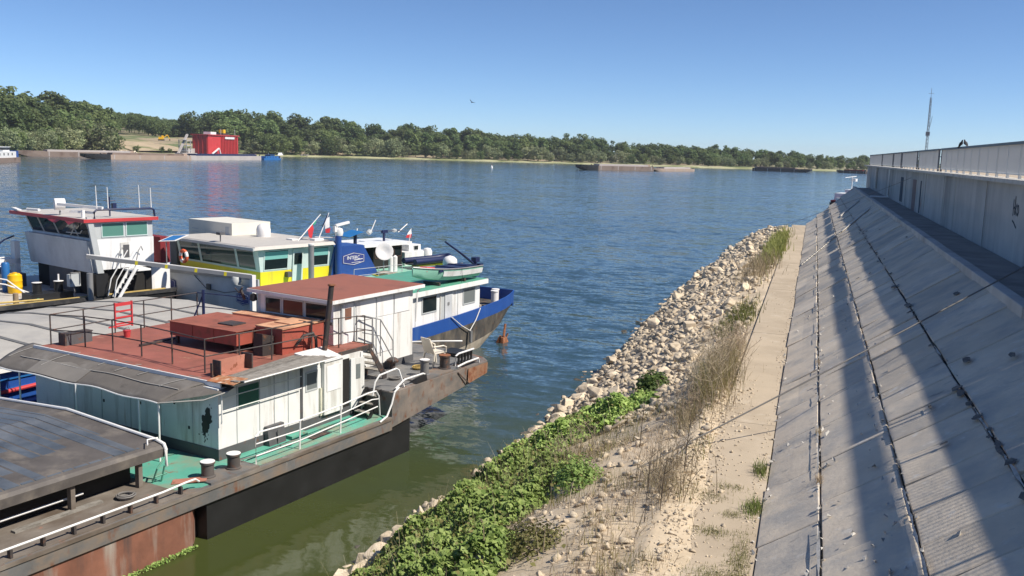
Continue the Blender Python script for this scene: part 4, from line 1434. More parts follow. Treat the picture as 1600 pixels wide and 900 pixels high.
def coil(c, r0, n, rr_, mat):
    pts = []
    for k in range(n * 14):
        a = 2 * math.pi * k / 14
        rad = r0 * (0.72 + 0.28 * (k % 42) / 42)
        pts.append((c[0] + rad * math.cos(a), c[1] + rad * math.sin(a), c[2] + rr_ * (0.6 + 1.3 * k / 14)))
    return MB().tube(pts, rr_, 5).go('rope_coil', mat, A, True)


coil((11.55, 1.25, 2.37), 0.26, 4, 0.022, 'rope_yellow')
coil((9.75, 1.0, 2.37), 0.22, 3, 0.020, 'cable')
coil((-1.4, 1.05, 1.518), 0.24, 4, 0.022, 'cable')
MB().tube([(2.0, 0.9, 1.53), (3.0, 0.75, 1.53), (4.2, 0.9, 1.53), (5.6, 0.7, 1.53), (6.6, 0.9, 1.53), (7.3, 0.75, 1.53)], 0.018, 6).go('hose', 'cable', A, True)
MB().box(-4.2, -1.9, 1.25, 1.42, 1.518, 1.57).go('deck_plank', 'wood_grey', A)
# ---- hold with pitched hatch cover in planks
MB().box(-13, -0.6, 1.9, BW - 1.9, 1.518, 2.35).go('hold_coaming', 'dark_inside', A)
for k in range(7):
    u = -12.4 + k * 1.95
    MB().box(u - 0.06, u + 0.06, 1.35, 1.5, 1.518, 2.2).go('cover_stanchion', 'deck_brown', A)
MB().tube([(-13, 1.62, 1.78), (-2.2, 1.62, 1.78)], 0.03, 6).go('inner_pipe', 'pipe_white', A, True)
cover = MB()
prof = [(1.25, 2.20), (1.22, 2.44), (1.30, 2.52), (1.55, 2.575), (5.3, 2.80), (9.05, 2.575), (9.3, 2.52), (9.38, 2.44), (9.35, 2.20)]
cover.loft([[(-13, v, z) for v, z in prof], [(-0.02, v, z) for v, z in prof]])
cv = cover.go('hatch_cover', 'tarp_edge', A)
rp = random.Random(5)
u = -12.95
while u < -0.75:
    w_ = rp.uniform(0.30, 0.42)
    e = min(u + w_, -0.62)
    for (va, za, vb, zb) in ((1.42, 2.548, 5.28, 2.799), (9.18, 2.548, 5.32, 2.799)):
        dz = rp.uniform(0.008, 0.022)
        MB().hexa([(u + 0.012, va, za - 0.01), (e - 0.012, va, za - 0.01), (e - 0.012, vb, zb - 0.01), (u + 0.012, vb, zb - 0.01),
                   (u + 0.03, va, za + dz), (e - 0.03, va, za + dz), (e - 0.03, vb, zb + dz), (u + 0.03, vb, zb + dz)]).go('cover_plank', 'tarp', cv)
    u = e
MB().tube([(-0.04, 9.45, 2.2), (-0.04, 9.40, 2.52), (-0.04, 9.2, 2.60), (-0.04, 5.3, 2.84), (-0.04, 1.5, 2.62), (-0.03, 1.24, 2.55), (-0.02, 1.18, 2.40), (-0.02, 1.18, 1.95)], 0.045, 8).go('cover_edge_pipe', 'pipe_white', A, True)
MB().tube([(-0.3, 1.4, 1.52), (-0.3, 1.2, 1.95), (-0.05, 1.2, 2.2)], 0.025, 6).tube([(-0.1, 1.3, 1.52), (-0.1, 1.15, 2.0)], 0.025, 6).tube([(-0.3, 1.3, 1.7), (0.0, 1.2, 1.75)], 0.025, 6).go('clamp', 'roof_green', A, True)
MB().tube([(-0.55, 1.24, 2.66), (-0.35, 1.5, 2.70), (-0.02, 1.5, 2.67)], 0.02, 6).go('tie_bar', 'pipe_white', A, True)

# ---- deckhouse
HV0, HV1, HU0, HU1, HZ = 1.30, 9.75, 1.90, 8.28, 3.62
MB().box(HU0 - 0.02, HU1 + 0.02, HV0 - 0.02, HV1 + 0.02, 1.518, 1.85).go('house_coaming', 'coaming', A)
hs = MB().box(HU0, HU1, HV0, HV1, 1.852, HZ)
hs.go('house_wall', 'white_chip', A)
# black flaked-paint patch near the front corner
fl = MB()
rp = random.Random(8)
for k in range(95):
    a = rp.gauss(0, 1)
    vv_, zz_ = 1.78 + rp.gauss(0, 0.075) - 0.06 * a, 2.62 + 0.27 * a
    if zz_ < 1.95 or zz_ > 3.2 or vv_ < 1.36:
        continue
    s = rp.uniform(0.02, 0.10) if abs(a) < 1.3 else rp.uniform(0.012, 0.03)
    n = 7
    pts = [(HU0 - 0.003, vv_ + s * rp.uniform(0.5, 1) * math.cos(6.28 * i / n), zz_ + s * rp.uniform(0.6, 1.5) * math.sin(6.28 * i / n)) for i in range(n)]
    fl.plate(pts, (-0.0015 - 0.00002 * k, 0, 0))
fl.go('bare_patch', 'black', A)
for (v, z) in ((3.1, 2.95), (2.5, 2.3), (4.6, 2.7), (5.4, 2.9), (6.3, 2.5)):
    MB().box(HU0 - 0.012, HU0 - 0.002, v - 0.035, v + 0.035, z - 0.045, z + 0.045).go('vent_hole', 'black', A)
for v in (2.35, 3.7, 5.05, 6.4, 7.75):
    MB().box(HU0 - 0.014, HU0 - 0.002, v - 0.015, v + 0.015, 1.86, 3.6).go('front_seam', 'frame_grey', A)
# right-hand wall: seams, shutter, window, protruding box, door
for u in (2.60, 3.50, 4.11, 4.71):
    MB().box(u - 0.013, u + 0.013, HV0 - 0.016, HV0 - 0.002, 1.86, 3.58).go('wall_seam', 'frame_grey', A)
MB().box(5.24, 5.34, HV0 - 0.03, HV0 - 0.002, 1.86, 3.58).go('wall_post', 'coaming', A)
MB().box(2.67, 3.45, HV0 - 0.030, HV0 - 0.004, 2.92, 3.52).go('shutter', 'green_shutter', A)
window(A, 'v', HV0, 5.52, 5.98, 2.82, 3.36, -1, 'glass_grey', 'frame_grey', 0.05)
MB().box(5.36, 6.2, HV0 - 0.012, HV0 - 0.003, 1.87, 3.5).go('house_door', 'white', A)
MB().box(6.10, 6.16, HV0 - 0.09, HV0 - 0.004, 1.86, 2.78).go('downpipe', mk('pipe_cream', (0.62, 0.60, 0.47), 0.5) and 'pipe_cream', A)
pbx = MB().prism([(6.22, HV0 - 0.14), (7.12, HV0 - 0.14), (7.12, HV0 - 0.004), (6.22, HV0 - 0.004)], 1.86, 3.60).go('wall_box', 'white', A)
MB().box(6.33, 7.02, HV0 - 0.158, HV0 - 0.142, 2.62, 3.45).go('hatch_panel', 'white_clean', pbx)
MB().plate([(5.95, 2.2, 3.80), (6.2, HV0 - 0.18, 3.615), (7.16, HV0 - 0.18, 3.615), (7.3, 2.2, 3.80)], (0, 0, 0.03)).go('box_roof', 'white_clean', A)
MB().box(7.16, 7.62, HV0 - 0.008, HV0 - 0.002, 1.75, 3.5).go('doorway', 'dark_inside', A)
dr = MB().plate([(7.64, HV0 - 0.02, 1.70), (8.22, HV0 - 0.12, 1.70), (8.22, HV0 - 0.12, 3.46), (7.64, HV0 - 0.02, 3.46)], (0, -0.045, 0)).go('open_door', 'white', A)
MB().plate([(7.85, HV0 - 0.105, 2.75), (8.03, HV0 - 0.136, 2.75), (8.03, HV0 - 0.136, 3.25), (7.85, HV0 - 0.105, 3.25)], (0, -0.01, 0)).go('door_window', 'glass_grey', dr)
MB().bar((8.12, HV0 - 0.20, 2.45), (8.20, HV0 - 0.20, 2.45), 0.03).go('door_handle', 'steel_grey', dr)
MB().box(8.20, 8.30, HV0 - 0.03, HV0 - 0.022, 1.55, 3.62).go('corner_post', 'white_clean', A)
# thin white bars along the wall below the eave
for (z, u0, u1) in ((3.36, 1.95, 5.2), (2.98, 1.95, 5.2)):
    MB().tube([(u0, HV0 - 0.10, z), (u1, HV0 - 0.10, z)], 0.016, 6).go('wall_bar', 'pipe_white', A, True)
MB().tube([(1.93, HV0 - 0.10, 2.62), (1.93, HV0 - 0.12, 2.7), (1.93, HV0 - 0.12, 3.55)], 0.022, 6).go('wall_bar', 'pipe_white', A, True)
# dark vent box by the wall, dark deck plate, small bits
bx_ = MB().hexa([(3.65, HV0 - 0.25, 1.52), (4.35, HV0 - 0.25, 1.52), (4.35, HV0 - 0.03, 1.52), (3.65, HV0 - 0.03, 1.52), (3.65, HV0 - 0.16, 2.10), (4.35, HV0 - 0.16, 2.10), (4.35, HV0 - 0.03, 2.10), (3.65, HV0 - 0.03, 2.10)]).go('vent_box', 'coaming', A)
MB().box(3.98, 4.02, HV0 - 0.28, HV0 - 0.25, 1.52, 1.95).go('rib', 'deck_grey', bx_)
MB().box(4.9, 5.75, 0.45, 0.85, 1.517, 1.535).go('deck_hatch', 'dark_iron', A)
MB().box(4.5, 5.2, 0.95, 1.25, 1.52, 1.62).go('deck_box', 'deck_green', A)
MB().tube([(2.3, 0.75, 1.53), (1.95, 0.45, 1.53), (2.0, 0.25, 1.53), (2.25, 0.2, 1.53)], 0.012, 5).tube([(4.1, 0.6, 1.53), (3.6, 0.75, 1.53), (2.4, 0.7, 1.53)], 0.010, 5).go('loose_hose', 'black', A)
MB().bar((0.0, 1.0, 1.53), (0.6, 0.35, 1.58), 0.34, 0.02).go('red_plate', 'rust_pink', A)

# ---- roof deck
rd = MB().prism([(2.05, 1.75), (5.9, 2.2), (7.3, 1.75), (8.9, 1.42), (8.9, HV1 + 0.15), (2.05, HV1 + 0.15)], 3.625, 3.72).go('roof_deck', 'red_deck', A)
MB().box(2.0, 2.05, 1.3, HV1 + 0.2, 3.63, 3.77).go('roof_edge', 'pipe_white', A)
MB().box(7.2, 8.92, 1.36, 1.42, 3.60, 3.74).box(8.9, 8.96, 1.36, 5, 3.60, 3.74).go('roof_fascia', 'dark_iron', A)
MB().box(8.283, 8.9, 1.46, 9.7, 3.50, 3.62).go('roof_overhang', 'white', A)
# weathered plank lean-to along the right-hand eave
pl = thing  # keep name short
wood = MB().hexa([(2.2, 0.54, 3.88), (6.1, 0.54, 3.88), (6.1, 2.3, 3.725), (2.2, 1.78, 3.725), (2.2, 0.54, 3.895), (6.1, 0.54, 3.895), (6.1, 2.3, 3.74), (2.2, 1.78, 3.74)]).go('plank_roof', 'dark_iron', A)
rp = random.Random(12)
for k in range(7):
    f0, f1 = k / 7, (k + 0.93) / 7
    def wp(u, f, dz):
        vend = 1.78 + (u - 2.2) / 3.9 * 0.52
        return (u, 0.53 + (vend - 0.53) * f, 3.896 - 0.155 * f + dz)
    a0, a1 = 2.2 + rp.uniform(-0.12, 0.1), 6.1 + rp.uniform(-0.2, 0.1)
    t_ = rp.uniform(0.012, 0.03)
    MB().hexa([wp(a0, f0, 0.001), wp(a1, f0, 0.001), wp(a1, f1, 0.001), wp(a0, f1, 0.001), wp(a0, f0, t_), wp(a1, f0, t_), wp(a1, f1, t_), wp(a0, f1, t_)]).go('plank', 'wood_grey', wood)
MB().tube([(2.15, 0.52, 3.89), (6.12, 0.52, 3.89)], 0.022, 6).go('eave_strip', 'pipe_white', A)
# rusty sheet at the awning corner
sh = MB().plate([(2.55, 1.95, 3.79), (2.0, 1.85, 3.75), (1.95, 0.75, 3.80), (2.42, 0.65, 3.92)], (0, 0, 0.02)).go('rusty_sheet', 'rust_sheet', A)

# ---- awning in front of the house: sagging canvas on posts with light seams
def aw(f, v):
    """f 0 at the house edge, 1 at the outer edge"""
    u = 2.35 - 1.40 * f - 0.05 * math.sin(v * 0.9)
    z = 3.72 - 0.50 * f ** 1.3 + 0.05 * math.sin(f * 3.14) - 0.03 * math.sin(v * 2.1) * f
    v2 = v + 0.85 * f * max(0.0, 1 - (v - 1.75) / 5.0)
    return (u, v2, z)
V_, F_ = [], []
nv, nf = 44, 10
for i in range(nv + 1):
    v = 1.75 + (10.5 - 1.75) * i / nv
    for j in range(nf + 1):
        p = aw(j / nf, v)
        V_.append((p[0], p[1], p[2] + 0.012 * noise.noise(Vector((v * 2, j * 0.7, 0)))))
for i in range(nv):
    for j in range(nf):
        F_.append((i * (nf + 1) + j, (i + 1) * (nf + 1) + j, (i + 1) * (nf + 1) + j + 1, i * (nf + 1) + j + 1))
m = MB()
m.add(V_, F_)
awo = m.go('awning', 'awning', A, True)
sol = awo.modifiers.new('t', 'SOLIDIFY')
sol.thickness = 0.015
# hip end of the awning towards the corner, worn pale panel, light strips
MB().add([aw(0, 1.75), aw(0.5, 1.75), aw(1, 1.75), (2.0, 1.0, 3.58), (2.35, 1.1, 3.62)], [(0, 1, 4), (1, 3, 4), (1, 2, 3)]).go('awning_end', 'awning', A)
def lift(p, d=0.022):
    return (p[0], p[1], p[2] + d)
m = MB()
for i in range(8):
    v0, v1 = 6.3 + 0.30 * i, 6.3 + 0.30 * (i + 1)
    f0 = 0.55 + 0.06 * math.sin(i * 1.3)
    f1 = 0.55 + 0.06 * math.sin((i + 1) * 1.3)
    m.plate([lift(aw(f0, v0), 0.03), lift(aw(f1, v1), 0.03), lift(aw(0.98, v1), 0.03), lift(aw(0.98, v0), 0.03)], (0, 0, 0.004))
m.go('worn_panel', 'awning_worn', awo)
for v, f0, f1 in ((2.35, 0.02, 0.62), (4.0, 0.1, 0.45), (5.0, 0.05, 0.5), (6.1, 0.05, 0.4), (7.9, 0.02, 0.75), (9.8, 0.02, 0.7)):
    m = MB()
    for k in range(5):
        a_, b_ = f0 + (f1 - f0) * k / 5, f0 + (f1 - f0) * (k + 1) / 5
        m.bar(lift(aw(a_, v + 0.7 * a_), 0.025), lift(aw(b_, v + 0.7 * b_), 0.025), 0.035, 0.01)
    m.go('seam_strip', 'strip_light', awo)
m = MB()
for i in range(22):
    v0, v1 = 1.9 + 0.36 * i, 1.9 + 0.36 * (i + 1)
    m.bar(lift(aw(0.60, v0), 0.024), lift(aw(0.60, v1), 0.024), 0.03, 0.012)
m.go('seam_strip', 'strip_light', awo)
MB().tube([lift(aw(1, 1.75 + 8.7 * k / 24), 0.0) for k in range(25)], 0.022, 6).go('awning_rail', 'pipe_white', A, True)
MB().tube([aw(1, 1.75), (1.4, 1.3, 3.42), (2.0, 1.0, 3.58)], 0.02, 6).go('awning_rail', 'strip_light', A, True)
for (u, v) in ((0.95, 2.62), (0.95, 3.45), (0.95, 6.3), (0.95, 9.1), (0.95, 10.2)):
    MB().tube([(u, v, 1.516), (u, v, aw(1, v)[2])], 0.028, 7).go('awning_post', 'pipe_white', A, True)

# ---- roof boxes, pipes, railing
b1 = MB().box(5.05, 7.15, 3.85, 7.0, 4.0, 4.46).go('hatch_box', 'red_box', A)
MB().box(5.0, 7.2, 3.80, 7.05, 4.462, 4.485).go('lid', 'red_boxtop', b1)
MB().box(5.6, 6.2, 4.6, 5.3, 4.486, 4.53).go('lid_opening', 'dark_iron', b1)
for (u, v) in ((5.2, 4.0), (6.95, 4.0), (5.2, 6.8), (6.95, 6.8)):
    MB().box(u - 0.05, u + 0.05, v - 0.05, v + 0.05, 3.72, 4.0).go('foot', 'dark_iron', b1)
for u in (5.75, 6.45):
    MB().box(u - 0.012, u + 0.012, 3.83, 3.848, 4.0, 4.46).go('rib', 'red_boxtop', b1)
for v in (4.9, 5.9):
    MB().box(5.03, 5.048, v - 0.012, v + 0.012, 4.0, 4.46).go('rib', 'red_boxtop', b1)
b2 = MB().box(5.85, 7.85, 2.62, 3.79, 3.72, 4.56).box(7.2, 7.85, 3.79, 6.3, 3.72, 4.50).go('skylight_box', 'red_box', A)
MB().box(5.82, 7.9, 2.58, 3.79, 4.563, 4.60).box(7.22, 7.9, 3.792, 6.35, 4.505, 4.545).go('lid', 'peach', b2)
MB().box(6.5, 7.2, 2.9, 3.6, 4.602, 4.64).go('lid_hatch', 'peach', b2)
MB().hexa([(5.35, 3.0, 3.72), (5.75, 2.9, 3.72), (5.75, 3.4, 3.72), (5.35, 3.4, 3.72), (5.35, 3.0, 4.45), (5.75, 2.9, 4.35), (5.75, 3.4, 4.35), (5.35, 3.4, 4.45)]).go('dark_vent', 'dark_pipe', A)
MB().tube([(7.08, 1.92, 3.70), (7.24, 1.91, 4.7), (7.42, 1.90, 5.9)], 0.09, 10).go('chimney', 'dark_pipe', A, True)
MB().lathe((7.43, 1.90, 5.9), [(0.10, 0), (0.14, 0.03), (0.13, 0.06), (0.02, 0.07)], 10).go('chimney_cap', 'rust', A, True)
tr = thing('rusty_trough', 'pinkish rusty steel trough on the edge of the red roof deck', 'trough')
tr.parent = None
tw = Matrix.Rotation(-R(12), 4, 'Z')
def Aw(u, v, z):
    return Vector(AO) + tw @ Vector((-v, u, z))
tr.location = Aw(3.1, 2.25, 3.72)
tr.rotation_euler = (0, 0, -R(12))
MB().box(-0.45, 0.75, -0.02, 0.02, 0, 0.45).go('side', 'rust_pink', tr)
MB().box(-0.45, 0.75, -0.55, -0.022, 0.0, 0.03).go('floor', 'rust_pink', tr)
MB().box(0.752, 0.80, -0.3, 0.15, 0.0, 0.5).box(-0.49, -0.452, -0.3, 0.02, 0.0, 0.5).go('end_plate', 'dark_iron', tr)
MB().box(-0.62, -0.58, -0.1, -0.02, 0, 0.42).box(-0.6, -0.49, -0.08, -0.05, 0.02, 0.06).go('bracket', 'dark_iron', tr)
railing(A, [(8.8, 1.6, 3.72), (6.9, 2.3, 3.72), (5.2, 2.45, 3.72), (2.75, 2.75, 3.72), (2.95, 4.4, 3.72), (3.1, 6.0, 3.72), (3.1, 7.4, 3.72), (2.95, 8.6, 3.72), (2.5, 9.75, 3.72), (5.0, 9.8, 3.72), (8.7, 9.8, 3.72)], (0.5, 1.02), 0.02, mat='dark_iron', r_post=0.024)
MB().tube([(8.7, 9.8, 4.2), (8.75, 8.2, 4.25), (8.75, 7.2, 4.25)], 0.02, 6).tube([(8.7, 9.8, 4.74), (8.75, 8.2, 4.78), (8.75, 7.2, 4.78)], 0.02, 6).go('roof_rail_end', 'navy', A, True)
MB().tube([(7.5, 8.1, 3.72), (7.5, 8.1, 5.15)], 0.055, 7).tube([(7.5, 8.1, 5.0), (7.2, 8.5, 3.75)], 0.03, 6).go('signal_post', 'navy', A, True)
MB().tube([(6.4, 2.55, 3.95), (6.6, 2.4, 4.28), (6.95, 2.3, 4.33), (7.1, 2.3, 4.1), (7.12, 2.3, 3.75)], 0.05, 7).go('gooseneck_vent', 'dark_iron', A, True)
# red folding rack and dark crate lying on the roof
rk = thing('metal_rack', 'red metal rack hanging on the roof railing in front of the grey cover', 'rack')
rk.location = Aw(5.0, 9.72, 3.9)
rk.rotation_euler = (0, 0, -R(12))
for k, z in enumerate((0.12, 0.34, 0.56, 0.78)):
    MB().box(-0.05, 0.62, -0.03, 0.0, z, z + (0.12 if k == 3 else 0.06)).go('slat', 'red_trim', rk)
for u in (-0.08, 0.62):
    MB().box(u, u + 0.04, -0.05, 0.02, 0.0, 0.92).go('upright', 'red_trim', rk)
MB().box(-0.35, 0.62, -0.05, -0.03, 0.05, 0.10).go('bar', 'red_trim', rk)
ck = thing('dark_box', 'dark weathered box standing at the far corner of the red roof', 'box')
ck.location = Aw(2.9, 9.3, 3.72)
ck.rotation_euler = (0, 0, -R(12))
MB().box(-0.2, 0.75, -0.1, 0.25, 0.0, 0.36).go('body', 'coaming', ck)
MB().box(-0.26, -0.202, -0.1, 0.25, 0.0, 0.40).box(-0.2, 0.78, -0.12, 0.27, 0.362, 0.385).go('rim', 'dark_iron', ck)
bk = thing('red_bucket', 'small red bucket on the red roof deck by the railing', 'bucket')
bk.location = Aw(4.8, 8.9, 3.72)
MB().lathe((0, 0, 0), [(0.10, 0), (0.13, 0.22), (0.14, 0.22), (0.14, 0.24)], 12).go('pail', 'red_trim', bk, True)
MB().tube([(-0.13, 0, 0.22), (-0.09, 0, 0.34), (0.09, 0, 0.34), (0.13, 0, 0.22)], 0.008, 5).go('handle', 'dark_iron', bk)
MB().box(4.0, 5.6, 7.2, 7.28, 3.75, 3.80).go('timber', 'dark_iron', A)

# ---- wheelhouse with red roof
MB().box(8.32, 12.57, 2.24, 6.2, 2.37, 2.62).go('wheelhouse_coaming', 'coaming', A)
MB().box(8.34, 12.55, 2.28, 6.2, 2.622, 5.22).box(7.98, 8.337, 2.30, 5.7, 3.73, 5.22).go('wheelhouse_wall', 'white', A)
MB().prism([(7.62, 2.02), (12.95, 2.0), (13.2, 6.3), (7.9, 6.3)], 5.222, 5.34).go('wheelhouse_roof', 'white_clean', A)
MB().prism([(7.66, 2.07), (12.9, 2.05), (13.15, 6.25), (7.94, 6.25)], 5.342, lambda u, v: 5.36 + 0.10 * (1 - abs(v - 4.1) / 2.1)).go('roof_sheet', 'brick_roof', A)
window(A, 'u', 7.98, 4.72, 5.42, 4.60, 5.10, -1, 'glass_dark', 'frame_grey', 0.04)
window(A, 'u', 7.98, 3.66, 4.58, 4.60, 5.10, -1, 'tint_red', 'frame_grey', 0.04)
window(A, 'u', 7.98, 2.52, 3.52, 4.60, 5.10, -1, 'glass_dark', 'frame_grey', 0.04)
MB().box(7.90, 7.978, 2.3, 5.7, 4.44, 4.54).go('window_sill', 'coaming', A)
wd = MB().box(8.42, 8.98, 2.245, 2.278, 3.72, 5.10).go('wheelhouse_door', 'white_clean', A)
MB().box(8.52, 8.86, 2.232, 2.244, 4.55, 4.95).go('door_window', mk('glass_brown', (0.20, 0.10, 0.07), 0.12) and 'glass_brown', wd)
MB().box(8.34, 8.42, 2.23, 2.277, 3.7, 5.2).box(8.98, 9.06, 2.23, 2.277, 3.7, 5.2).box(8.42, 8.98, 2.23, 2.277, 5.10, 5.2).go('door_frame', 'frame_grey', A)
for (u0, u1, z0, z1) in ((9.15, 10.25, 4.40, 5.08), (10.32, 11.30, 4.40, 5.08), (11.38, 12.35, 4.40, 5.08), (10.32, 11.30, 3.05, 4.36)):
    MB().box(u0, u1, 2.255, 2.277, z0, z1).go('wall_plate', 'white_clean', A)
for u in (10.28, 11.34):
    MB().box(u - 0.012, u + 0.012, 2.262, 2.278, 3.0, 5.15).go('wall_seam', 'frame_grey', A)
MB().tube([(12.9, 2.12, 5.25), (12.7, 2.16, 5.1), (12.64, 2.2, 3.9)], 0.03, 6).go('downpipe', 'pipe_white', A, True)
MB().lathe((7.88, 5.95, 4.9), [(0.02, 0), (0.14, 0.05), (0.12, 0.25), (0.02, 0.3)], 10).go('lamp', 'black', A, True)
MB().tube([(7.7, 6.3, 5.4), (8.1, 6.9, 5.1), (8.3, 7.3, 5.2)], 0.03, 6).tube([(7.9, 6.6, 5.25), (8.0, 6.5, 4.9)], 0.06, 6).go('horn', 'dark_iron', A, True)
# balcony rails and stairs between roof, poop and deck
railing(A, [(9.1, 1.5, 3.72), (9.1, 2.2, 3.72)], (0.45, 0.9), 0.022, mat='steel_grey', spacing=0.7)
MB().tube([(9.1, 1.95, 4.62), (9.3, 2.1, 4.62), (10.2, 2.0, 4.35), (10.75, 1.85, 3.5), (10.78, 1.85, 2.7)], 0.022, 6).tube([(10.2, 2.0, 4.35), (10.2, 2.0, 3.0)], 0.022, 6).tube([(9.3, 2.1, 4.0), (10.2, 2.0, 3.75), (10.7, 1.85, 2.9)], 0.022, 6).go('stair_rail', 'steel_grey', A, True)
st = MB().plate([(8.75, 1.35, 3.55), (8.75, 1.35, 3.75), (9.75, 1.35, 2.55), (9.75, 1.35, 2.38), (9.55, 1.35, 2.38)], (0, 0.03, 0)).plate([(8.75, 2.2, 3.55), (8.75, 2.2, 3.75), (9.75, 2.2, 2.55), (9.75, 2.2, 2.38), (9.55, 2.2, 2.38)], (0, 0.03, 0)).go('stairs', 'dark_iron', A)
for k in range(4):
    MB().box(8.82 + 0.22 * k, 9.08 + 0.22 * k, 1.38, 2.2, 3.42 - 0.26 * k, 3.45 - 0.26 * k).go('step', 'wood_grey', st)
st2 = MB().plate([(7.55, 0.45, 1.52), (7.75, 0.45, 1.52), (8.3, 0.45, 2.25), (8.3, 0.45, 2.4), (8.2, 0.45, 2.4)], (0, 0.03, 0)).plate([(7.55, 1.05, 1.52), (7.75, 1.05, 1.52), (8.3, 1.05, 2.25), (8.3, 1.05, 2.4), (8.2, 1.05, 2.4)], (0, 0.03, 0)).go('stairs', 'black', A)
for k in range(3):
    MB().box(7.58 + 0.22 * k, 7.84 + 0.22 * k, 0.48, 1.05, 1.70 + 0.24 * k, 1.73 + 0.24 * k).go('step', 'wood_grey', st2)
# white hand rails on the green deck and up to the poop
def wrail(pts, r_=0.026):
    return MB().tube(pts, r_, 7).go('hand_rail', 'pipe_white', A, True)
hr = wrail([(2.22, 0.16, 1.52), (2.18, 0.14, 2.38), (2.35, 0.14, 2.47), (4.0, 0.16, 2.40), (5.9, 0.22, 2.42), (7.3, 0.22, 2.52), (7.7, 0.22, 2.5), (7.85, 0.22, 2.3), (7.95, 0.25, 1.62)])
MB().tube([(2.2, 0.15, 2.15), (4.0, 0.17, 2.10), (5.9, 0.22, 2.13), (7.5, 0.23, 2.25), (7.85, 0.23, 2.2)], 0.02, 6).tube([(2.2, 0.15, 1.80), (4.0, 0.17, 1.78), (5.9, 0.22, 1.85), (7.8, 0.23, 1.95)], 0.02, 6).go('lower_rail', 'pipe_white', hr, True)
for (u, v, z) in ((4.0, 0.18, 2.40), (5.92, 0.24, 2.42)):
    MB().tube([(u, v, 1.516), (u, v - 0.03, z)], 0.026, 7).go('post', 'pipe_white', hr, True)
wrail([(7.6, -0.03, 1.5), (7.95, -0.05, 1.62), (8.2, -0.06, 2.0), (8.35, -0.06, 2.38), (8.6, -0.05, 2.48)], 0.032)
wrail([(7.75, 0.40, 2.3), (7.85, 0.38, 2.75), (8.05, 0.36, 2.95), (8.9, 0.30, 3.03), (8.95, 0.22, 2.98), (9.1, 0.1, 2.37)], 0.03)
wrail([(8.5, 0.02, 2.45), (9.0, 0.02, 2.66), (10.1, 0.02, 2.66), (10.2, 0.02, 2.62)], 0.032)
MB().hexa([(9.7, 0.0, 2.37), (10.35, 0.0, 2.37), (10.35, 0.35, 2.37), (9.7, 0.35, 2.37), (9.95, 0.02, 2.6), (10.3, 0.02, 2.62), (10.3, 0.25, 2.55), (9.95, 0.25, 2.5)]).go('chock', 'black', A)
# plastic chair on the poop
chr_ = thing('plastic_chair', 'dirty white plastic chair standing on the stern deck behind bollards', 'chair')
chr_.location = Aw(12.45, 1.15, 2.37)
chr_.rotation_euler = (0, 0, -R(12) - R(15))
chr_.scale = (1.25, 1.25, 1.2)
MB().hexa([(-0.22, -0.24, 0.40), (0.22, -0.22, 0.42), (0.22, 0.22, 0.42), (-0.22, 0.24, 0.40), (-0.22, -0.24, 0.43), (0.24, -0.22, 0.45), (0.24, 0.22, 0.45), (-0.22, 0.24, 0.43)]).go('seat', 'chair_plastic', chr_)
MB().hexa([(-0.22, -0.25, 0.43), (-0.18, -0.25, 0.43), (-0.18, 0.25, 0.43), (-0.22, 0.25, 0.43), (-0.40, -0.21, 0.92), (-0.36, -0.21, 0.92), (-0.36, 0.21, 0.92), (-0.40, 0.21, 0.92)]).go('backrest', 'chair_plastic', chr_)
for s in (-1, 1):
    MB().bar((0.2, s * 0.22, 0.41), (0.26, s * 0.25, 0.0), 0.05).go('leg', 'chair_plastic', chr_)
    MB().bar((-0.2, s * 0.22, 0.41), (-0.28, s * 0.25, 0.0), 0.05).go('leg', 'chair_plastic', chr_)
    MB().tube([(-0.27, s * 0.25, 0.65), (0.1, s * 0.28, 0.66), (0.22, s * 0.27, 0.60), (0.23, s * 0.25, 0.43)], 0.025, 6).go('armrest', 'chair_plastic', chr_)
# green weed hanging at the waterline of the lower hull
C_ = [Aw(-0.2 - 3.4 * rng.uniform() ** 1.2, -0.06 - 0.10 * rng.uniform(), 0.02 + 0.10 * rng.uniform()) for _ in range(520)]
V, Fq = leaves(np.array([tuple(c) for c in C_]), np.tile((0.4, -0.1, 1.0), (520, 1)), rng.uniform(0.04, 0.1, 520), 0.5)
tag(link('floating_weed', fastmesh('floating_weed', V, Fq), 'leaf_weed'), 'green weed clinging to the rusty hull at the waterline', 'weed', kind='stuff')

# ================================================================== VESSEL C: barge with light grey corrugated cover and blue side
C = thing('covered_barge', 'barge with pale grey pitched hatch covers and bright blue side, moored beyond the rusty barge', 'barge', AO, 12)
MB().box(-14, 16.5, 11.3, 21.6, -0.8, 1.5).go('hull', 'blue_paint', C)
MB().box(-14, 14.1, 11.75, 21.1, 1.503, 2.62).go('coaming', 'blue_paint', C)
MB().tube([(-14, 11.62, 1.72), (-2, 11.62, 1.80), (6, 11.62, 2.05)], 0.07, 8).go('red_pipe', 'red_trim', C, True)
for k in range(14):
    u = -13 + 2.1 * k
    MB().box(u - 0.05, u + 0.05, 11.60, 11.745, 1.503, 2.6).go('frame_rib', 'tank_blue', C)
for z in (1.95, 2.3):
    MB().box(-14, 14.1, 11.69, 11.747, z, z + 0.05).go('stringer', 'tank_blue', C)
cprof = [(11.55, 2.64), (11.55, 2.78), (13.2, 2.98), (16.4, 3.10), (19.4, 2.95), (21.2, 2.75), (21.2, 2.64)]
u = -14.0
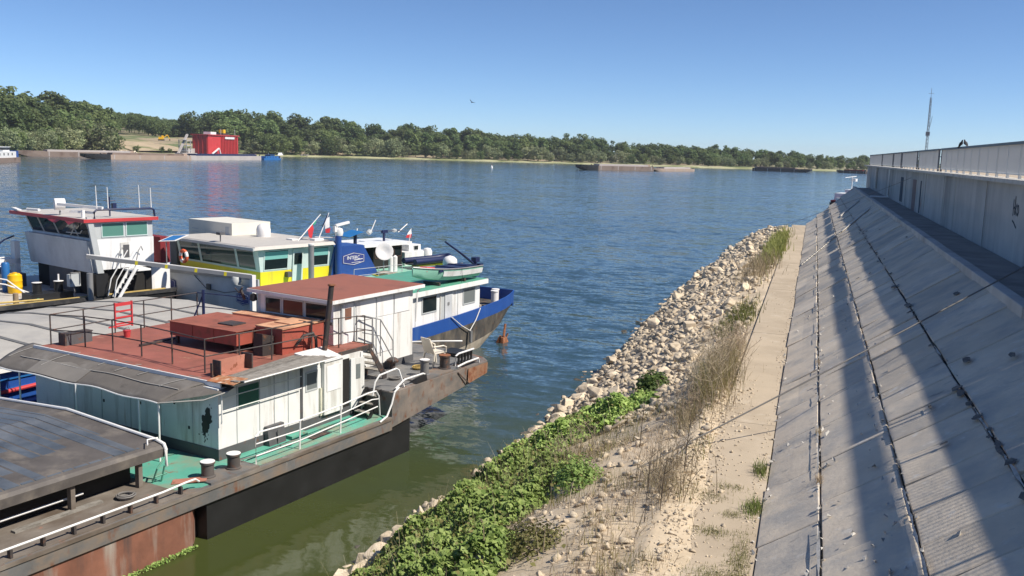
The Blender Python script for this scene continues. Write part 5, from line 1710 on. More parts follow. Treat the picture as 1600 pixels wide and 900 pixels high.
while u < 14.0:
    e = min(u + 2.0, 14.1)
    cb = MB()
    cb.loft([[(u + 0.02, v, z) for v, z in cprof], [(e - 0.02, v, z) for v, z in cprof]])
    co_ = cb.go('hatch_panel', 'cover_grey', C)
    sm = MB()
    for (va, za), (vb, zb) in zip(cprof[1:-2], cprof[2:-1]):
        sm.hexa([(u - 0.10, va, za - 0.02), (u + 0.10, va, za - 0.02), (u + 0.10, vb, zb - 0.02), (u - 0.10, vb, zb - 0.02),
                 (u - 0.09, va, za + 0.03), (u + 0.09, va, za + 0.03), (u + 0.09, vb, zb + 0.03), (u - 0.09, vb, zb + 0.03)])
    sm.go('seam', 'cover_seam', co_)
    u = e
MB().box(-14, 14.12, 11.50, 11.548, 2.62, 2.76).go('cover_edge', 'pipe_white', C)
MB().box(14.3, 16.4, 12, 21, 1.503, 1.52).go('fore_deck', 'black_deck', C)

# ================================================================== VESSEL B: blue and white tug beyond the stern
B = thing('river_tug', 'tug with blue bulwark, white cabin and green roof moored beyond the rusty stern', 'boat', AO, 12)
# hull sections from stern (u 16) to bow (u 29.6); near side at v = 7
def bsec(u):
    t = (u - 16) / 13.6
    k = max(0.0, (u - 26.0) / 3.6)
    half = 2.5 * (1 - 0.22 * k ** 3)
    top = 2.02 + 0.02 * (u - 16) + 0.36 * max(0, (u - 22) / 7.6) ** 1.8
    return half, top, k
CV = 9.5
ups, lows, tans = [], [], []
us = [15.6, 17, 19, 21, 23, 24.5, 26, 27, 28, 28.8, 29.3, 29.5]
for u in us:
    half, top, k = bsec(u)
    bl = top - 0.66
    uu = u
    ups.append([(u, CV - half, bl), (u + 0.10 * k, CV - half * 1.0 - 0.02, top), (u + 0.10 * k, CV - half + 0.06 if half > 0.1 else CV, top), (u, CV - half + 0.06 if half > 0.1 else CV, bl + 0.05)])
for sgn in (1, -1):
    m = MB()
    rings = [[(p[0], CV + (p[1] - CV) * sgn, p[2]) for p in r_] for r_ in ups]
    m.loft(rings)
    m.go('bulwark', 'blue_paint', B)
m = MB()
rings = []
for u in us:
    half, top, k = bsec(u)
    bl = top - 0.66
    k2 = max(0.0, (u - 23.0) / 6.5)
    chz = 0.38 + 0.78 * k2 ** 1.6
    hin = half * (0.985 - 0.06 * k2)
    rings.append([(u, CV - half, bl - 0.003), (u - 0.9 * k2 ** 1.5, CV - hin, chz), (u - 0.9 * k2 ** 1.5, CV + hin, chz), (u, CV + half, bl - 0.003)])
m.loft(rings)
m.go('hull', 'hull_bootop', B)
m = MB()
rings = []
for u in us:
    half, top, k = bsec(u)
    k2 = max(0.0, (u - 23.0) / 6.5)
    chz = 0.38 + 0.78 * k2 ** 1.6
    hin = half * (0.985 - 0.06 * k2)
    uu = u - 0.9 * k2 ** 1.5
    rings.append([(uu, CV - hin, chz - 0.003), (uu - 1.6 * k2, CV - hin * 0.93, chz - 0.75 - 0.1 * (1 - k2)), (uu - 1.6 * k2, CV + hin * 0.93, chz - 0.75 - 0.1 * (1 - k2)), (uu, CV + hin, chz - 0.003)])
m.loft(rings)
m.go('bottom', 'hull_tan', B)
hb_, tb_, kb_ = bsec(29.5)
MB().box(29.50, 29.60, CV - hb_ + 0.02, CV + hb_ - 0.02, tb_ - 0.9, tb_ + 0.02).go('bow_plate', 'blue_paint', B)
MB().prism([(15.7, 7.1), (26.4, 7.1), (29.2, 7.7), (29.2, 11.3), (26.4, 11.9), (15.7, 11.9)], 1.50, 1.60).go('deck', 'navy', B)
# cabin
MB().box(16.4, 25.45, 7.25, 11.75, 1.603, 3.50).go('cabin', 'white_clean', B)
MB().prism([(16.1, 7.0), (25.9, 7.0), (25.9, 12.0), (16.1, 12.0)], 3.503, 3.74).go('cabin_roof', 'white_clean', B)
MB().prism([(16.15, 7.06), (25.85, 7.06), (25.85, 11.94), (16.15, 11.94)], 3.742, 3.76).go('roof_sheet', 'roof_green', B)
window(B, 'v', 7.25, 20.2, 21.35, 2.62, 3.36, -1, 'glass_dark', 'frame_grey', 0.06)
window(B, 'v', 7.25, 23.85, 24.9, 2.62, 3.36, -1, 'glass_grey', 'frame_grey', 0.06)
MB().box(21.75, 22.7, 7.243, 7.249, 2.0, 3.42).go('doorway', 'frame_grey', B)
d_ = MB().plate([(22.1, 7.23, 1.95), (22.7, 7.22, 1.95), (22.7, 7.22, 3.42), (22.1, 7.23, 3.42)], (0, -0.03, 0)).go('door', 'grey_white', B)
MB().box(22.32, 22.46, 7.17, 7.188, 2.75, 2.9).go('door_handle', 'steel_grey', d_)
MB().box(21.68, 21.75, 7.2, 7.249, 2.0, 3.45).box(22.72, 22.8, 7.2, 7.249, 2.0, 3.45).go('door_frame', 'white', B)
MB().box(19.6, 19.64, 7.235, 7.249, 2.0, 3.48).box(23.3, 23.34, 7.235, 7.249, 2.0, 3.48).go('wall_seam', 'frame_grey', B)
# rope V and fender on the side
MB().tube([(22.3, 6.93, 2.17), (23.2, 6.90, 1.6), (24.0, 6.90, 1.22)], 0.025, 6).tube([(25.1, 6.96, 2.26), (24.6, 6.92, 1.7), (24.0, 6.90, 1.22)], 0.025, 6).go('fender_rope', 'rope_white', B, True)
MB().tube([(24.0, 6.84, 1.22), (24.0, 6.84, 0.6)], 0.09, 8).go('fender', 'steel_grey', B, True)
# bow gear: two white capped bitts, windlass, anchor
for (u, v) in ((28.0, 7.85), (28.6, 8.15)):
    bollard(B, (u, v, 1.98), 0.19, 0.78, 'ring_white', 'ring_white')
wl_ = MB().box(26.2, 27.0, 8.2, 9.6, 1.6, 1.95).go('windlass', 'rust', B)
for k in range(3):
    MB().tube([(26.3 + 0.25 * k, 8.0, 2.05), (26.3 + 0.25 * k, 9.8, 2.05)], 0.08, 8).go('drum', 'hull_tan', wl_, True)
an = MB().tube([(28.0, 7.1, 0.95), (27.6, 6.95, 0.3)], 0.07, 7).go('anchor', 'rust', B, True)
MB().hexa([(27.2, 6.75, -0.1), (27.9, 6.75, -0.1), (27.9, 7.25, -0.1), (27.2, 7.25, -0.1), (27.35, 6.85, 0.3), (27.75, 6.85, 0.3), (27.75, 7.15, 0.3), (27.35, 7.15, 0.3)]).go('crown', 'rust', an)
for s in (-0.28, 0.28):
    MB().bar((27.55 + s, 7.0, 0.0), (27.55 + s * 1.5, 6.9, 0.45), 0.09, 0.06).go('fluke', 'rust', an)
# dome and davit on the roof
MB().lathe((25.1, 8.95, 3.76), [(0.12, 0), (0.12, 0.45), (0.34, 0.5), (0.40, 0.7), (0.38, 0.92), (0.25, 1.06), (0.02, 1.14)], 16).go('radar_dome', 'ring_white', B, True)
dv = MB().tube([(25.7, 7.75, 3.6), (25.7, 7.75, 4.6)], 0.11, 8).go('davit', 'navy', B, True)
MB().tube([(25.7, 7.75, 4.45), (24.3, 7.75, 5.18), (22.83, 7.75, 5.88)], 0.07, 7, 0.045).go('jib', 'navy', dv, True)
MB().box(25.55, 25.95, 7.6, 7.9, 4.6, 4.85).box(25.8, 26.15, 7.5, 7.75, 4.15, 4.5).go('winch', 'navy', dv)
MB().lathe((19.9, 7.7, 3.76), [(0.18, 0), (0.20, 0.06), (0.02, 0.10)], 12).go('roof_vent', 'ring_white', B, True)
# ---- dinghy lying on the roof
dg = thing('dinghy', 'mint green and white rowing dinghy lying on the tug roof', 'dinghy')
dg.location = Aw(22.9, 7.85, 3.76)
dg.rotation_euler = (0, 0, -R(12) - R(2))
outer = []
for k in range(13):
    t = k / 12
    u = -2.6 + 5.2 * t
    half = 0.74 * min(1.0, (1 - (1 - min(1, t / 0.55)) ** 2.2) + 0.02) * (1 - 0.12 * t)
    half = max(half, 0.03)
    top = 0.72 + 0.30 * (1 - t) ** 2.4
    kz = 0.10 + 0.48 * (1 - t) ** 3.5
    outer.append((u, half, top, kz))
m = MB()
rings = []
for (u, h_, top, kz) in outer:
    rings.append([(u - 0.0, -h_, top), (u, -h_ * 0.92, kz + (top - kz) * 0.55), (u, -h_ * 0.6, kz + 0.06), (u, 0, kz), (u, h_ * 0.6, kz + 0.06), (u, h_ * 0.92, kz + (top - kz) * 0.55), (u, h_, top),
                  (u, h_ * 0.86, top), (u, h_ * 0.5, kz + 0.14), (u, 0, kz + 0.10), (u, -h_ * 0.5, kz + 0.14), (u, -h_ * 0.86, top)])
m.loft(rings)
m.go('hull', 'mint', dg, True)
# white side stripe panel toward the stern
m = MB()
for k in range(4, 12):
    (u0, h0, t0, k0), (u1, h1, t1, k1) = outer[k], outer[k + 1]
    z0a, z0b, z1a, z1b = t0 - 0.10, k0 + (t0 - k0) * 0.42, t1 - 0.10, k1 + (t1 - k1) * 0.42
    m.plate([(u0, -h0 - 0.012, z0a), (u1, -h1 - 0.012, z1a), (u1, -h1 * 0.90 - 0.012, z1b), (u0, -h0 * 0.90 - 0.012, z0b)], (0, -0.008, 0))
m.go('side_panel', 'white_clean', dg)
MB().tube([(u, -h_ - 0.01, top + 0.01) for (u, h_, top, kz) in outer], 0.035, 6).tube([(u, h_ + 0.01, top + 0.01) for (u, h_, top, kz) in outer], 0.035, 6).go('gunwale', 'steel_grey', dg, True)
MB().prism([(-1.2, -0.62), (1.6, -0.6), (2.1, -0.5), (2.1, 0.5), (1.6, 0.6), (-1.2, 0.62)], 0.70, 0.80).go('cover', 'navy', dg)
for u in (-0.9, 0.2, 1.3):
    MB().box(u - 0.1, u + 0.1, -0.62, 0.62, 0.80, 0.84).go('thwart', 'navy', dg)
MB().hexa([(-1.9, -0.35, 0.78), (-1.1, -0.4, 0.78), (-1.1, 0.4, 0.78), (-1.9, 0.35, 0.78), (-1.7, -0.2, 0.98), (-1.2, -0.3, 0.93), (-1.2, 0.3, 0.93), (-1.7, 0.2, 0.98)]).go('red_tarp', 'red_trim', dg)
for u in (-1.0, 1.2):
    MB().box(u - 0.06, u + 0.06, -0.5, 0.5, 0.0, 0.16).go('chock', 'dark_iron', dg)
MB().tube([(0.5, -0.76, 0.75), (0.62, -0.72, 0.3), (0.72, -0.6, 0.0)], 0.012, 5).go('lashing', 'dark_iron', dg)

# ================================================================== VESSEL D: pushboat with red-trimmed wheelhouse
def text_mesh(name, s, size, mat, parent, loc, rot, ext=0.003):
    cu = bpy.data.curves.new(name, 'FONT')
    cu.body = s
    cu.size = size
    cu.extrude = ext
    cu.align_x = 'CENTER'
    cu.align_y = 'CENTER'
    cu.materials.append(MATS[mat])
    tmp = bpy.data.objects.new(name, cu)
    me = bpy.data.meshes.new_from_object(tmp)
    bpy.data.objects.remove(tmp)
    o = bpy.data.objects.new(name, me)
    COL.objects.link(o)
    o.parent = parent
    o.location = loc
    o.rotation_euler = rot
    return o


DO = (-36.345, 40.28, 0)
D = thing('pushboat', 'grey pushboat with a red-trimmed wheelhouse and tall white antennas, leftmost of the moored boats', 'boat', DO, 20)
MB().prism([(-13, 0.2), (4.7, 0.2), (4.7, 11), (-13, 11)], -0.8, 1.95, [(-13, 0), (4.7, 0), (4.7, 11.2), (-13, 11.2)]).go('hull', 'black', D)
MB().box(-12.9, 4.6, 0.15, 11, 1.953, 2.0).go('deck', 'roof_beige', D)
MB().box(-13, 4.7, -0.06, 0.12, 1.953, 2.16).go('gunwale', 'black_deck', D)
MB().box(-6.2, 0.1, 0.13, 0.20, 2.16, 2.20).box(0.3, 4.0, -0.02, 0.10, 2.163, 2.22).go('deck_edge', 'rope_yellow', D)
# superstructure: grey front panel over a dark recess, white side wall
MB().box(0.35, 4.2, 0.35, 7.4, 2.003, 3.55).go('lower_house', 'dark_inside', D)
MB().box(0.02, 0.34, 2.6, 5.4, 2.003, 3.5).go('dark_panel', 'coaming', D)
MB().hexa([(0.25, 0.02, 3.553), (3.35, 0.02, 3.553), (3.35, 7.2, 3.553), (0.25, 7.2, 3.553), (0.0, 0.0, 5.22), (3.35, 0.0, 5.22), (3.35, 7.2, 5.22), (0.0, 7.2, 5.22)]).go('wheelhouse_wall', 'white_clean', D)
MB().hexa([(-0.02, 0.5, 3.35), (0.24, 0.5, 3.35), (0.24, 7.5, 3.35), (-0.02, 7.5, 3.35), (-0.30, 0.45, 5.12), (-0.005, 0.45, 5.12), (-0.005, 7.5, 5.12), (-0.30, 7.5, 5.12)]).go('front_panel', 'grey_white', D)
MB().box(3.36, 4.5, 0.3, 7.0, 2.003, 3.6).go('aft_house', 'white_clean', D)
# window band, leaning forward
MB().hexa([(0.0, 0.0, 5.223), (3.3, 0.0, 5.223), (3.3, 7.2, 5.223), (0.0, 7.2, 5.223), (-0.40, 0.0, 6.15), (3.3, 0.0, 6.15), (3.3, 7.2, 6.15), (-0.40, 7.2, 6.15)]).go('window_band', 'frame_grey', D)
for (v0, v1) in ((0.35, 1.75), (1.9, 3.9), (4.05, 5.6), (5.75, 7.0)):
    window(D, 'u', -0.005, v0, v1, 5.26, 6.08, -1, 'glass_dark', 'frame_grey', 0.03, lean=0.43)
for (u0, u1) in ((0.35, 1.55), (1.75, 2.95)):
    window(D, 'v', 0.0, u0, u1, 5.36, 6.06, -1, 'glass_sage', 'frame_mint', 0.05)
MB().hexa([(-0.05, -0.16, 3.4), (0.30, -0.16, 3.4), (0.30, -0.02, 3.4), (-0.05, -0.02, 3.4), (-0.55, -0.16, 6.45), (-0.25, -0.16, 6.45), (-0.25, -0.02, 6.45), (-0.55, -0.02, 6.45)]).go('slanted_pillar', 'frame_grey', D)
MB().prism([(-0.75, -0.22), (3.55, -0.22), (3.55, 8.0), (-0.9, 8.0)], 6.153, 6.33).go('roof', 'red_trim', D)
MB().prism([(-0.70, -0.17), (3.5, -0.17), (3.5, 7.95), (-0.85, 7.95)], 6.332, 6.345).go('roof_sheet', 'roof_beige', D)
MB().plate([(-0.86, 2.2, 6.15), (-0.86, 3.6, 6.15), (-0.95, 2.6, 5.98)], (0.04, 0, 0)).plate([(-0.84, 0.6, 6.15), (-0.84, 1.6, 6.15), (-0.92, 1.1, 5.98)], (0.04, 0, 0)).go('sun_flap', 'red_trim', D)
MB().tube([(-0.3, 2.1, 5.35), (-0.5, 1.2, 5.95)], 0.03, 5).tube([(-0.3, 2.6, 5.45), (-0.35, 1.0, 5.5), (-0.5, 0.5, 5.7)], 0.03, 5).go('inner_ladder', 'frame_grey', D)
# roof gear
sl = MB().tube([(-0.6, 3.2, 6.95), (-0.1, 3.05, 6.95)], 0.32, 14).go('searchlight', 'ring_white', D, True)
MB().tube([(-0.35, 3.1, 6.33), (-0.35, 3.1, 6.6)], 0.05, 7).go('stand', 'steel_grey', sl, True)
rd_ = MB().tube([(-0.3, 0.7, 6.34), (-0.3, 0.7, 6.78)], 0.10, 8).go('radar', 'ring_white', D, True)
MB().bar((-0.9, 2.2, 7.02), (0.35, -0.15, 6.9), 0.16, 0.14).go('scanner', 'ring_white', rd_)
MB().bar((-0.6, 1.5, 6.66), (0.2, 0.4, 6.62), 0.14, 0.12).go('scanner', 'ring_white', rd_)
MB().bar((-0.8, 6.9, 6.42), (-0.5, 8.3, 6.46), 0.22, 0.05).tube([(-0.4, 5.4, 6.5), (-0.5, 6.6, 6.48)], 0.08, 7).go('roof_antenna', 'ring_white', D)
MB().tube([(-0.1, -0.1, 6.34), (-0.1, -0.1, 6.70), (0.05, -0.1, 6.82), (3.2, -0.1, 6.80), (3.35, -0.1, 6.72), (3.4, -0.1, 6.36)], 0.06, 8).go('antenna_frame', 'navy', D, True)
for (u, v, z1) in ((0.05, -0.1, 8.1), (0.85, 0.2, 8.0), (2.5, -0.1, 8.1), (3.2, -0.1, 7.95)):
    MB().tube([(u, v, 6.8), (u - 0.03, v, z1)], 0.028, 6, 0.018).go('whip_antenna', 'ring_white', D, True)
MB().tube([(1.15, 0.6, 6.4), (1.15, 0.6, 7.45)], 0.04, 6).tube([(0.95, 0.6, 7.2), (1.5, 0.6, 7.25)], 0.03, 6).box(1.3, 1.5, 0.5, 0.7, 6.8, 7.1).go('signal_mast', 'navy', D)
# side wall: door window, handrails, stairs
MB().box(1.35, 1.98, -0.035, -0.004, 3.6, 4.98).go('side_door', 'white', D)
MB().box(1.5, 1.85, -0.05, -0.037, 4.15, 4.85).go('door_window', 'coaming', D)
for u in (1.1, 2.2):
    MB().tube([(u - 0.25, -0.35, 3.5), (u, -0.35, 4.5), (u + 0.2, -0.30, 4.75), (u + 0.35, -0.2, 4.5)], 0.03, 6).go('grab_rail', 'steel_grey', D, True)
sp = MB().bar((0.6, -0.5, 2.1), (1.7, -0.5, 3.75), 0.06, 0.16).bar((0.6, -1.05, 2.1), (1.7, -1.05, 3.75), 0.06, 0.16).go('stairs', 'white_clean', D)
for k in range(6):
    MB().box(0.75 + 0.17 * k, 0.98 + 0.17 * k, -1.02, -0.53, 2.3 + 0.25 * k, 2.33 + 0.25 * k).go('step', 'steel_grey', sp)
MB().tube([(0.3, -1.08, 2.2), (0.5, -1.08, 3.1), (1.5, -1.08, 4.6)], 0.03, 6).tube([(0.3, -0.48, 2.2), (0.5, -0.48, 3.1), (1.5, -0.48, 4.6)], 0.03, 6).go('stair_rail', 'pipe_white', D, True)
MB().box(1.5, 2.6, -0.9, -0.05, 3.45, 3.55).go('side_platform', 'white_clean', D)
# corner exhaust, dark cabinet, meter box
MB().tube([(-0.45, -0.05, 2.0), (-0.45, -0.05, 3.45)], 0.16, 12).go('exhaust', 'steel_grey', D, True)
MB().box(-0.15, 0.5, -0.16, 0.3, 2.165, 3.35).go('cabinet', 'black', D)
mb_ = MB().box(-1.35, -0.75, 0.35, 0.65, 2.75, 3.4).go('meter_box', 'frame_grey', D)
MB().tube([(-1.3, 0.3, 2.9), (-1.3, 0.3, 3.5), (-0.8, 0.3, 3.5), (-0.8, 0.3, 2.9)], 0.025, 6).tube([(-1.0, 0.5, 2.1), (-1.05, 0.5, 2.75)], 0.03, 6).go('guard', 'steel_grey', mb_, True)
# fore deck: plinth with bitts, barrel, tank, winch pile, rail
MB().box(-3.1, -0.9, 0.9, 2.0, 2.003, 2.42).go('plinth', 'black', D)
bollard(D, (-2.55, 1.45, 2.42), 0.22, 0.55, 'black', 'ring_white')
bollard(D, (-1.45, 1.35, 2.42), 0.22, 0.55, 'black', 'ring_white')
MB().tube([(-1.45, 1.35, 2.97), (-1.45, 1.35, 3.35)], 0.045, 7).go('pin', 'ring_white', D, True)
MB().box(-2.2, -0.4, 2.4, 3.4, 2.003, 2.1).go('hatch', 'roof_beige', D)
br = thing('yellow_barrel', 'bright yellow plastic barrel on the deck of the grey pushboat', 'barrel')
dw = Matrix.Rotation(-R(20), 4, 'Z')
def Dw(u, v, z):
    return Vector(DO) + dw @ Vector((-v, u, z))
br.location = Dw(-2.2, 4.75, 2.0)
MB().lathe((0, 0, 0), [(0.33, 0), (0.36, 0.04), (0.37, 0.32), (0.385, 0.36), (0.37, 0.40), (0.37, 0.66), (0.385, 0.70), (0.37, 0.74), (0.36, 1.0), (0.28, 1.06), (0.26, 1.10)], 18).go('body', 'barrel_yellow', br, True)
MB().lathe((0, 0, 1.103), [(0.12, 0), (0.12, 0.05), (0.02, 0.055)], 12).go('lid', 'barrel_yellow', br, True)
tk = thing('blue_tube', 'upright blue cylinder standing beside the yellow barrel', 'cylinder')
tk.location = Dw(-2.3, 5.6, 2.0)
MB().lathe((0, 0, 0), [(0.20, 0), (0.21, 0.05), (0.21, 1.55), (0.17, 1.63), (0.02, 1.66)], 14).go('body', 'tank_blue', tk, True)
MB().lathe((0, 0, 1.66), [(0.05, 0), (0.05, 0.06), (0.01, 0.07)], 8).go('valve', 'steel_grey', tk, True)
MB().box(-6, -0.6, 6.9, 10.5, 2.003, 2.75).go('raised_deck', 'coaming', D)
MB().box(-9, -2.8, 2.2, 6.5, 2.003, 2.05).go('pale_hatch', 'roof_beige', D)
railing(D, [(-8.5, 7.2, 2.75), (-4.2, 7.2, 2.75), (-1.2, 7.4, 2.75)], (0.45, 0.95), 0.035, mat='pipe_white', spacing=1.6)
MB().tube([(-2.4, 8.2, 3.7), (-1.4, 7.6, 4.7), (-0.9, 7.5, 4.9)], 0.05, 6).tube([(-5.5, 8.2, 3.7), (-2.4, 8.2, 3.72)], 0.05, 6).go('dark_rail', 'navy', D, True)
MB().box(-1.0, -0.7, 7.3, 7.8, 2.75, 4.6).box(-1.9, -0.7, 7.3, 7.8, 3.3, 3.6).go('ladder_box', 'white_clean', D)
wp_ = MB().box(-5.2, -4.2, 4.2, 5.2, 2.06, 2.5).go('winch', 'steel_grey', D)
MB().tube([(-4.7, 3.9, 2.9), (-4.7, 5.5, 2.9)], 0.34, 12).go('drum', 'rust', wp_, True)
MB().tube([(-4.2, 4.2, 2.9), (-3.2, 3.6, 2.7), (-2.2, 3.0, 2.2)], 0.04, 6).tube([(-4.2, 4.4, 3.2), (-3.0, 3.9, 2.9), (-2.5, 2.6, 2.15)], 0.04, 6).go('hawser', 'rope_white', wp_, True)
MB().bar((-5.6, 3.6, 2.06), (-5.3, 3.8, 3.2), 0.10, 0.14).bar((-4.6, 3.4, 2.06), (-5.2, 3.8, 3.1), 0.10, 0.14).bar((-6.2, 3.7, 2.4), (-4.6, 3.5, 2.5), 0.08).go('frame', 'pipe_white', wp_)
MB().tube([(-6.3, 1.2, 2.2), (-4.2, 0.8, 2.2), (-2.6, 0.7, 2.18)], 0.05, 6).go('mooring_rope', 'rope_yellow', D, True)
MB().lathe((-3.9, 0.9, 2.0), [(0.14, 0), (0.13, 0.6), (0.1, 0.62)], 10).go('timber_post', mk('post_wood', (0.26, 0.19, 0.12), 0.8) and 'post_wood', D, True)
MB().tube([(-3.0, 1.0, 2.05), (-2.8, 0.8, 2.2), (-2.6, 1.0, 2.1), (-2.9, 1.2, 2.15)], 0.06, 6).go('green_rope', 'roof_green', D, True)
# solar panel, life ring and red cabinet between the two pushboats
spn = MB().plate([(3.1, -0.9, 5.0), (3.7, -1.6, 5.05), (5.0, -0.9, 5.25), (4.4, -0.2, 5.2)], (0, 0, 0.03)).go('solar_panel', 'ring_white', D)
MB().plate([(3.25, -0.93, 5.055), (3.72, -1.48, 5.095), (4.85, -0.87, 5.27), (4.38, -0.32, 5.228)], (0, 0, 0.006)).go('cells', 'solar_blue', spn)
MB().tube([(3.45, -1.1, 3.5), (3.45, -1.1, 5.0)], 0.03, 6).go('panel_post', 'steel_grey', D)
MB().box(4.0, 4.6, 0.4, 2.2, 3.62, 5.1).go('red_cabinet', 'dark_red', D)
lr = thing('life_ring', 'orange and white life ring hung between the two pushboats', 'life ring')
lr.location = Dw(4.55, -1.05, 4.1)
lr.rotation_euler = (0, 0, -R(20))
for k in range(8):
    a0, a1 = k * math.pi / 4, (k + 1) * math.pi / 4
    pts = [(0, 0.32 * math.cos(a0 + (a1 - a0) * i / 4), 0.32 * math.sin(a0 + (a1 - a0) * i / 4)) for i in range(5)]
    MB().tube(pts, 0.095, 8).go('orange_band' if k % 3 else 'white_band', 'orange' if k % 3 else 'ring_white', lr, True)

# ================================================================== VESSEL E: yellow pushboat with blue funnel
EO = (-29.603, 45.444, 0)
E_ = thing('pushboat', 'yellow pushboat with wide beige-roofed wheelhouse and blue funnel bearing a white emblem', 'boat', EO, 21)
MB().prism([(-1.2, -1.6), (9.2, -1.9), (9.2, 8.6), (-1.2, 8.6)], -0.8, 2.40, [(-1.9, -2.1), (9.4, -2.1), (9.4, 8.8), (-1.9, 8.8)]).go('hull', 'grey_white', E_)
MB().box(-1.6, 9.3, -2.0, 8.7, 2.403, 2.45).go('deck', 'mint', E_)
# front wall curved under like a bow, with its top rail beam and end post
m = MB()
rings = []
for k in range(13):
    v = -2.2 + 10.6 * k / 12
    zt_ = 3.28 - 0.05 * (v + 2.2)
    pr = [(-1.35, 0.55), (-1.75, 0.95), (-1.98, 1.5), (-2.05, 2.2), (-2.05, zt_), (-1.95, zt_), (-1.9, 2.2), (-1.2, 0.55)]
    rings.append([(u + 0.3 * abs((v - 3) / 5.3) ** 3, v, z) for u, z in pr])
m.loft(rings)
m.go('bow_wall', 'grey_white', E_, True)
MB().bar((-2.12, -2.25, 3.40), (-2.12, 11.6, 2.72), 0.16, 0.22).go('bow_beam', 'steel_grey', E_)
MB().bar((-2.12, -2.25, 3.53), (-2.12, 11.6, 2.85), 0.20, 0.03).go('beam_cap', 'pipe_white', E_)
bm_ = MB().bar((-8.2, 3.6, 4.45), (-2.25, -2.33, 3.50), 0.20, 0.20).go('boom', 'steel_grey', E_)
MB().bar((-8.2, 3.6, 4.565), (-2.25, -2.33, 3.615), 0.10, 0.03).go('boom_cap', 'ring_white', bm_)
for k in range(4):
    f_ = 0.3 + 0.18 * k
    MB().bar((-8.2 + 5.95 * f_ - 0.05, 3.6 - 5.93 * f_ + 0.05, 4.45 - 0.95 * f_), (-8.2 + 5.95 * f_ + 0.05, 3.6 - 5.93 * f_ - 0.05, 4.45 - 0.95 * f_ - 0.016), 0.21, 0.21).go('yellow_band', 'yellow', bm_)
MB().box(-2.30, -2.06, -2.45, -2.22, 1.0, 3.58).go('end_post', 'ring_white', E_)
MB().hexa([(-2.35, 8.2, 1.3), (-2.1, 8.2, 1.3), (-2.1, 9.6, 1.3), (-2.35, 9.6, 1.3), (-2.35, 8.35, 2.75), (-2.1, 8.35, 2.75), (-2.1, 8.75, 2.75), (-2.35, 8.75, 2.75)]).go('push_knee', 'white_clean', E_)
MB().box(-2.6, -2.1, 6.7, 8.3, 1.25, 1.95).go('knee_box', 'white_clean', E_)
MB().box(-2.15, -2.06, 1.75, 2.1, 2.30, 2.62).go('scupper', 'coaming', E_)
MB().tube([(-2.09, 3.6, 3.1), (-2.09, 2.2, 2.35), (-2.09, 0.4, 2.3), (-2.09, -1.2, 2.6)], 0.02, 5).go('hanging_line', 'coaming', E_)
MB().lathe((-2.3, -1.0, 2.9), [(0.02, 0), (0.25, 0.05), (0.3, 0.25), (0.2, 0.45), (0.02, 0.5)], 10).box(-2.45, -2.2, -2.0, -0.9, 2.75, 2.95).go('cable_reel', 'frame_grey', E_, True)


def emblem(parent, plane, c, a, z, w_, h_, out, plate, ink, name='emblem'):
    """six-sided company emblem: plate, rim, word and bars"""
    def pt(x, d, y):
        return (c + out * d, a + x, z + y) if plane == 'u' else (a + x, c + out * d, z + y)
    hx = [(-0.5, -0.28), (-0.5, 0.28), (0.0, 0.5), (0.5, 0.28), (0.5, -0.28), (0.0, -0.5)]
    e = MB()
    dd = (out * 0.012, 0, 0) if plane == 'u' else (0, out * 0.012, 0)
    e.plate([pt(x * w_, 0.004, y * h_) for x, y in hx], dd)
    eo = e.go(name, plate, parent)
    rm = MB()
    for i in range(6):
        p, q = hx[i], hx[(i + 1) % 6]
        rm.bar(pt(p[0] * w_ * 0.90, 0.020, p[1] * h_ * 0.86), pt(q[0] * w_ * 0.90, 0.020, q[1] * h_ * 0.86), 0.02, 0.02)
    rm.bar(pt(0.02 * w_, 0.020, -0.10 * h_), pt(0.40 * w_, 0.020, -0.04 * h_), 0.02, 0.035)
    rm.bar(pt(-0.1 * w_, 0.020, -0.27 * h_), pt(0.30 * w_, 0.020, -0.25 * h_), 0.02, 0.02)
    rm.go('emblem_lines', ink, eo)
    # word: local axes of vessel are x=-v, y=u
    if plane == 'v':
        loc = (-(c + out * 0.018), a - 0.02, z + 0.08 * h_)
        rot = (R(90), 0, R(90)) if out < 0 else (R(90), 0, R(-90))
    else:
        loc = (-a, c + out * 0.018, z + 0.08 * h_)
        rot = (R(90), 0, 0) if out < 0 else (R(90), 0, R(180))
    text_mesh('emblem_word', 'INTERC', h_ * 0.36, ink, eo, loc, rot)
    return eo


emblem(E_, 'u', -2.07, 6.3, 2.22, 1.9, 0.72, -1, 'print_blue', 'grey_white')
emblem(E_, 'u', -2.06, -1.25, 2.15, 1.2, 0.75, -1, 'print_blue', 'grey_white')
# wheelhouse
MB().box(0.0, 5.2, 0.0, 8.2, 2.453, 3.30).go('yellow_base', 'yellow', E_)
MB().hexa([(0.0, 0.0, 3.303), (5.2, 0.0, 3.303), (5.2, 8.2, 3.303), (0.0, 8.2, 3.303), (-0.25, -0.12, 4.62), (5.3, -0.12, 4.62), (5.3, 8.2, 4.62), (-0.25, 8.2, 4.62)]).go('wheelhouse_wall', 'frame_mint', E_)
for (v0, v1) in ((0.35, 1.95), (2.15, 5.7), (5.9, 7.9)):
    window(E_, 'u', -0.005, v0, v1, 3.42, 4.5, -1, 'glass_teal', 'frame_mint', 0.05, lean=0.20)
for (u0, u1) in ((0.25, 1.85), (3.55, 4.85)):
    window(E_, 'v', -0.005, u0, u1, 3.42, 4.48, -1, 'glass_dark', 'frame_mint', 0.05, lean=0.095)
    MB().hexa([(u0, -0.085, 4.0), (u1, -0.085, 4.0), (u1, -0.080, 4.0), (u0, -0.080, 4.0), (u0, -0.128, 4.44), (u1, -0.128, 4.44), (u1, -0.122, 4.44), (u0, -0.122, 4.44)]).go('blind', 'glass_blind', E_)
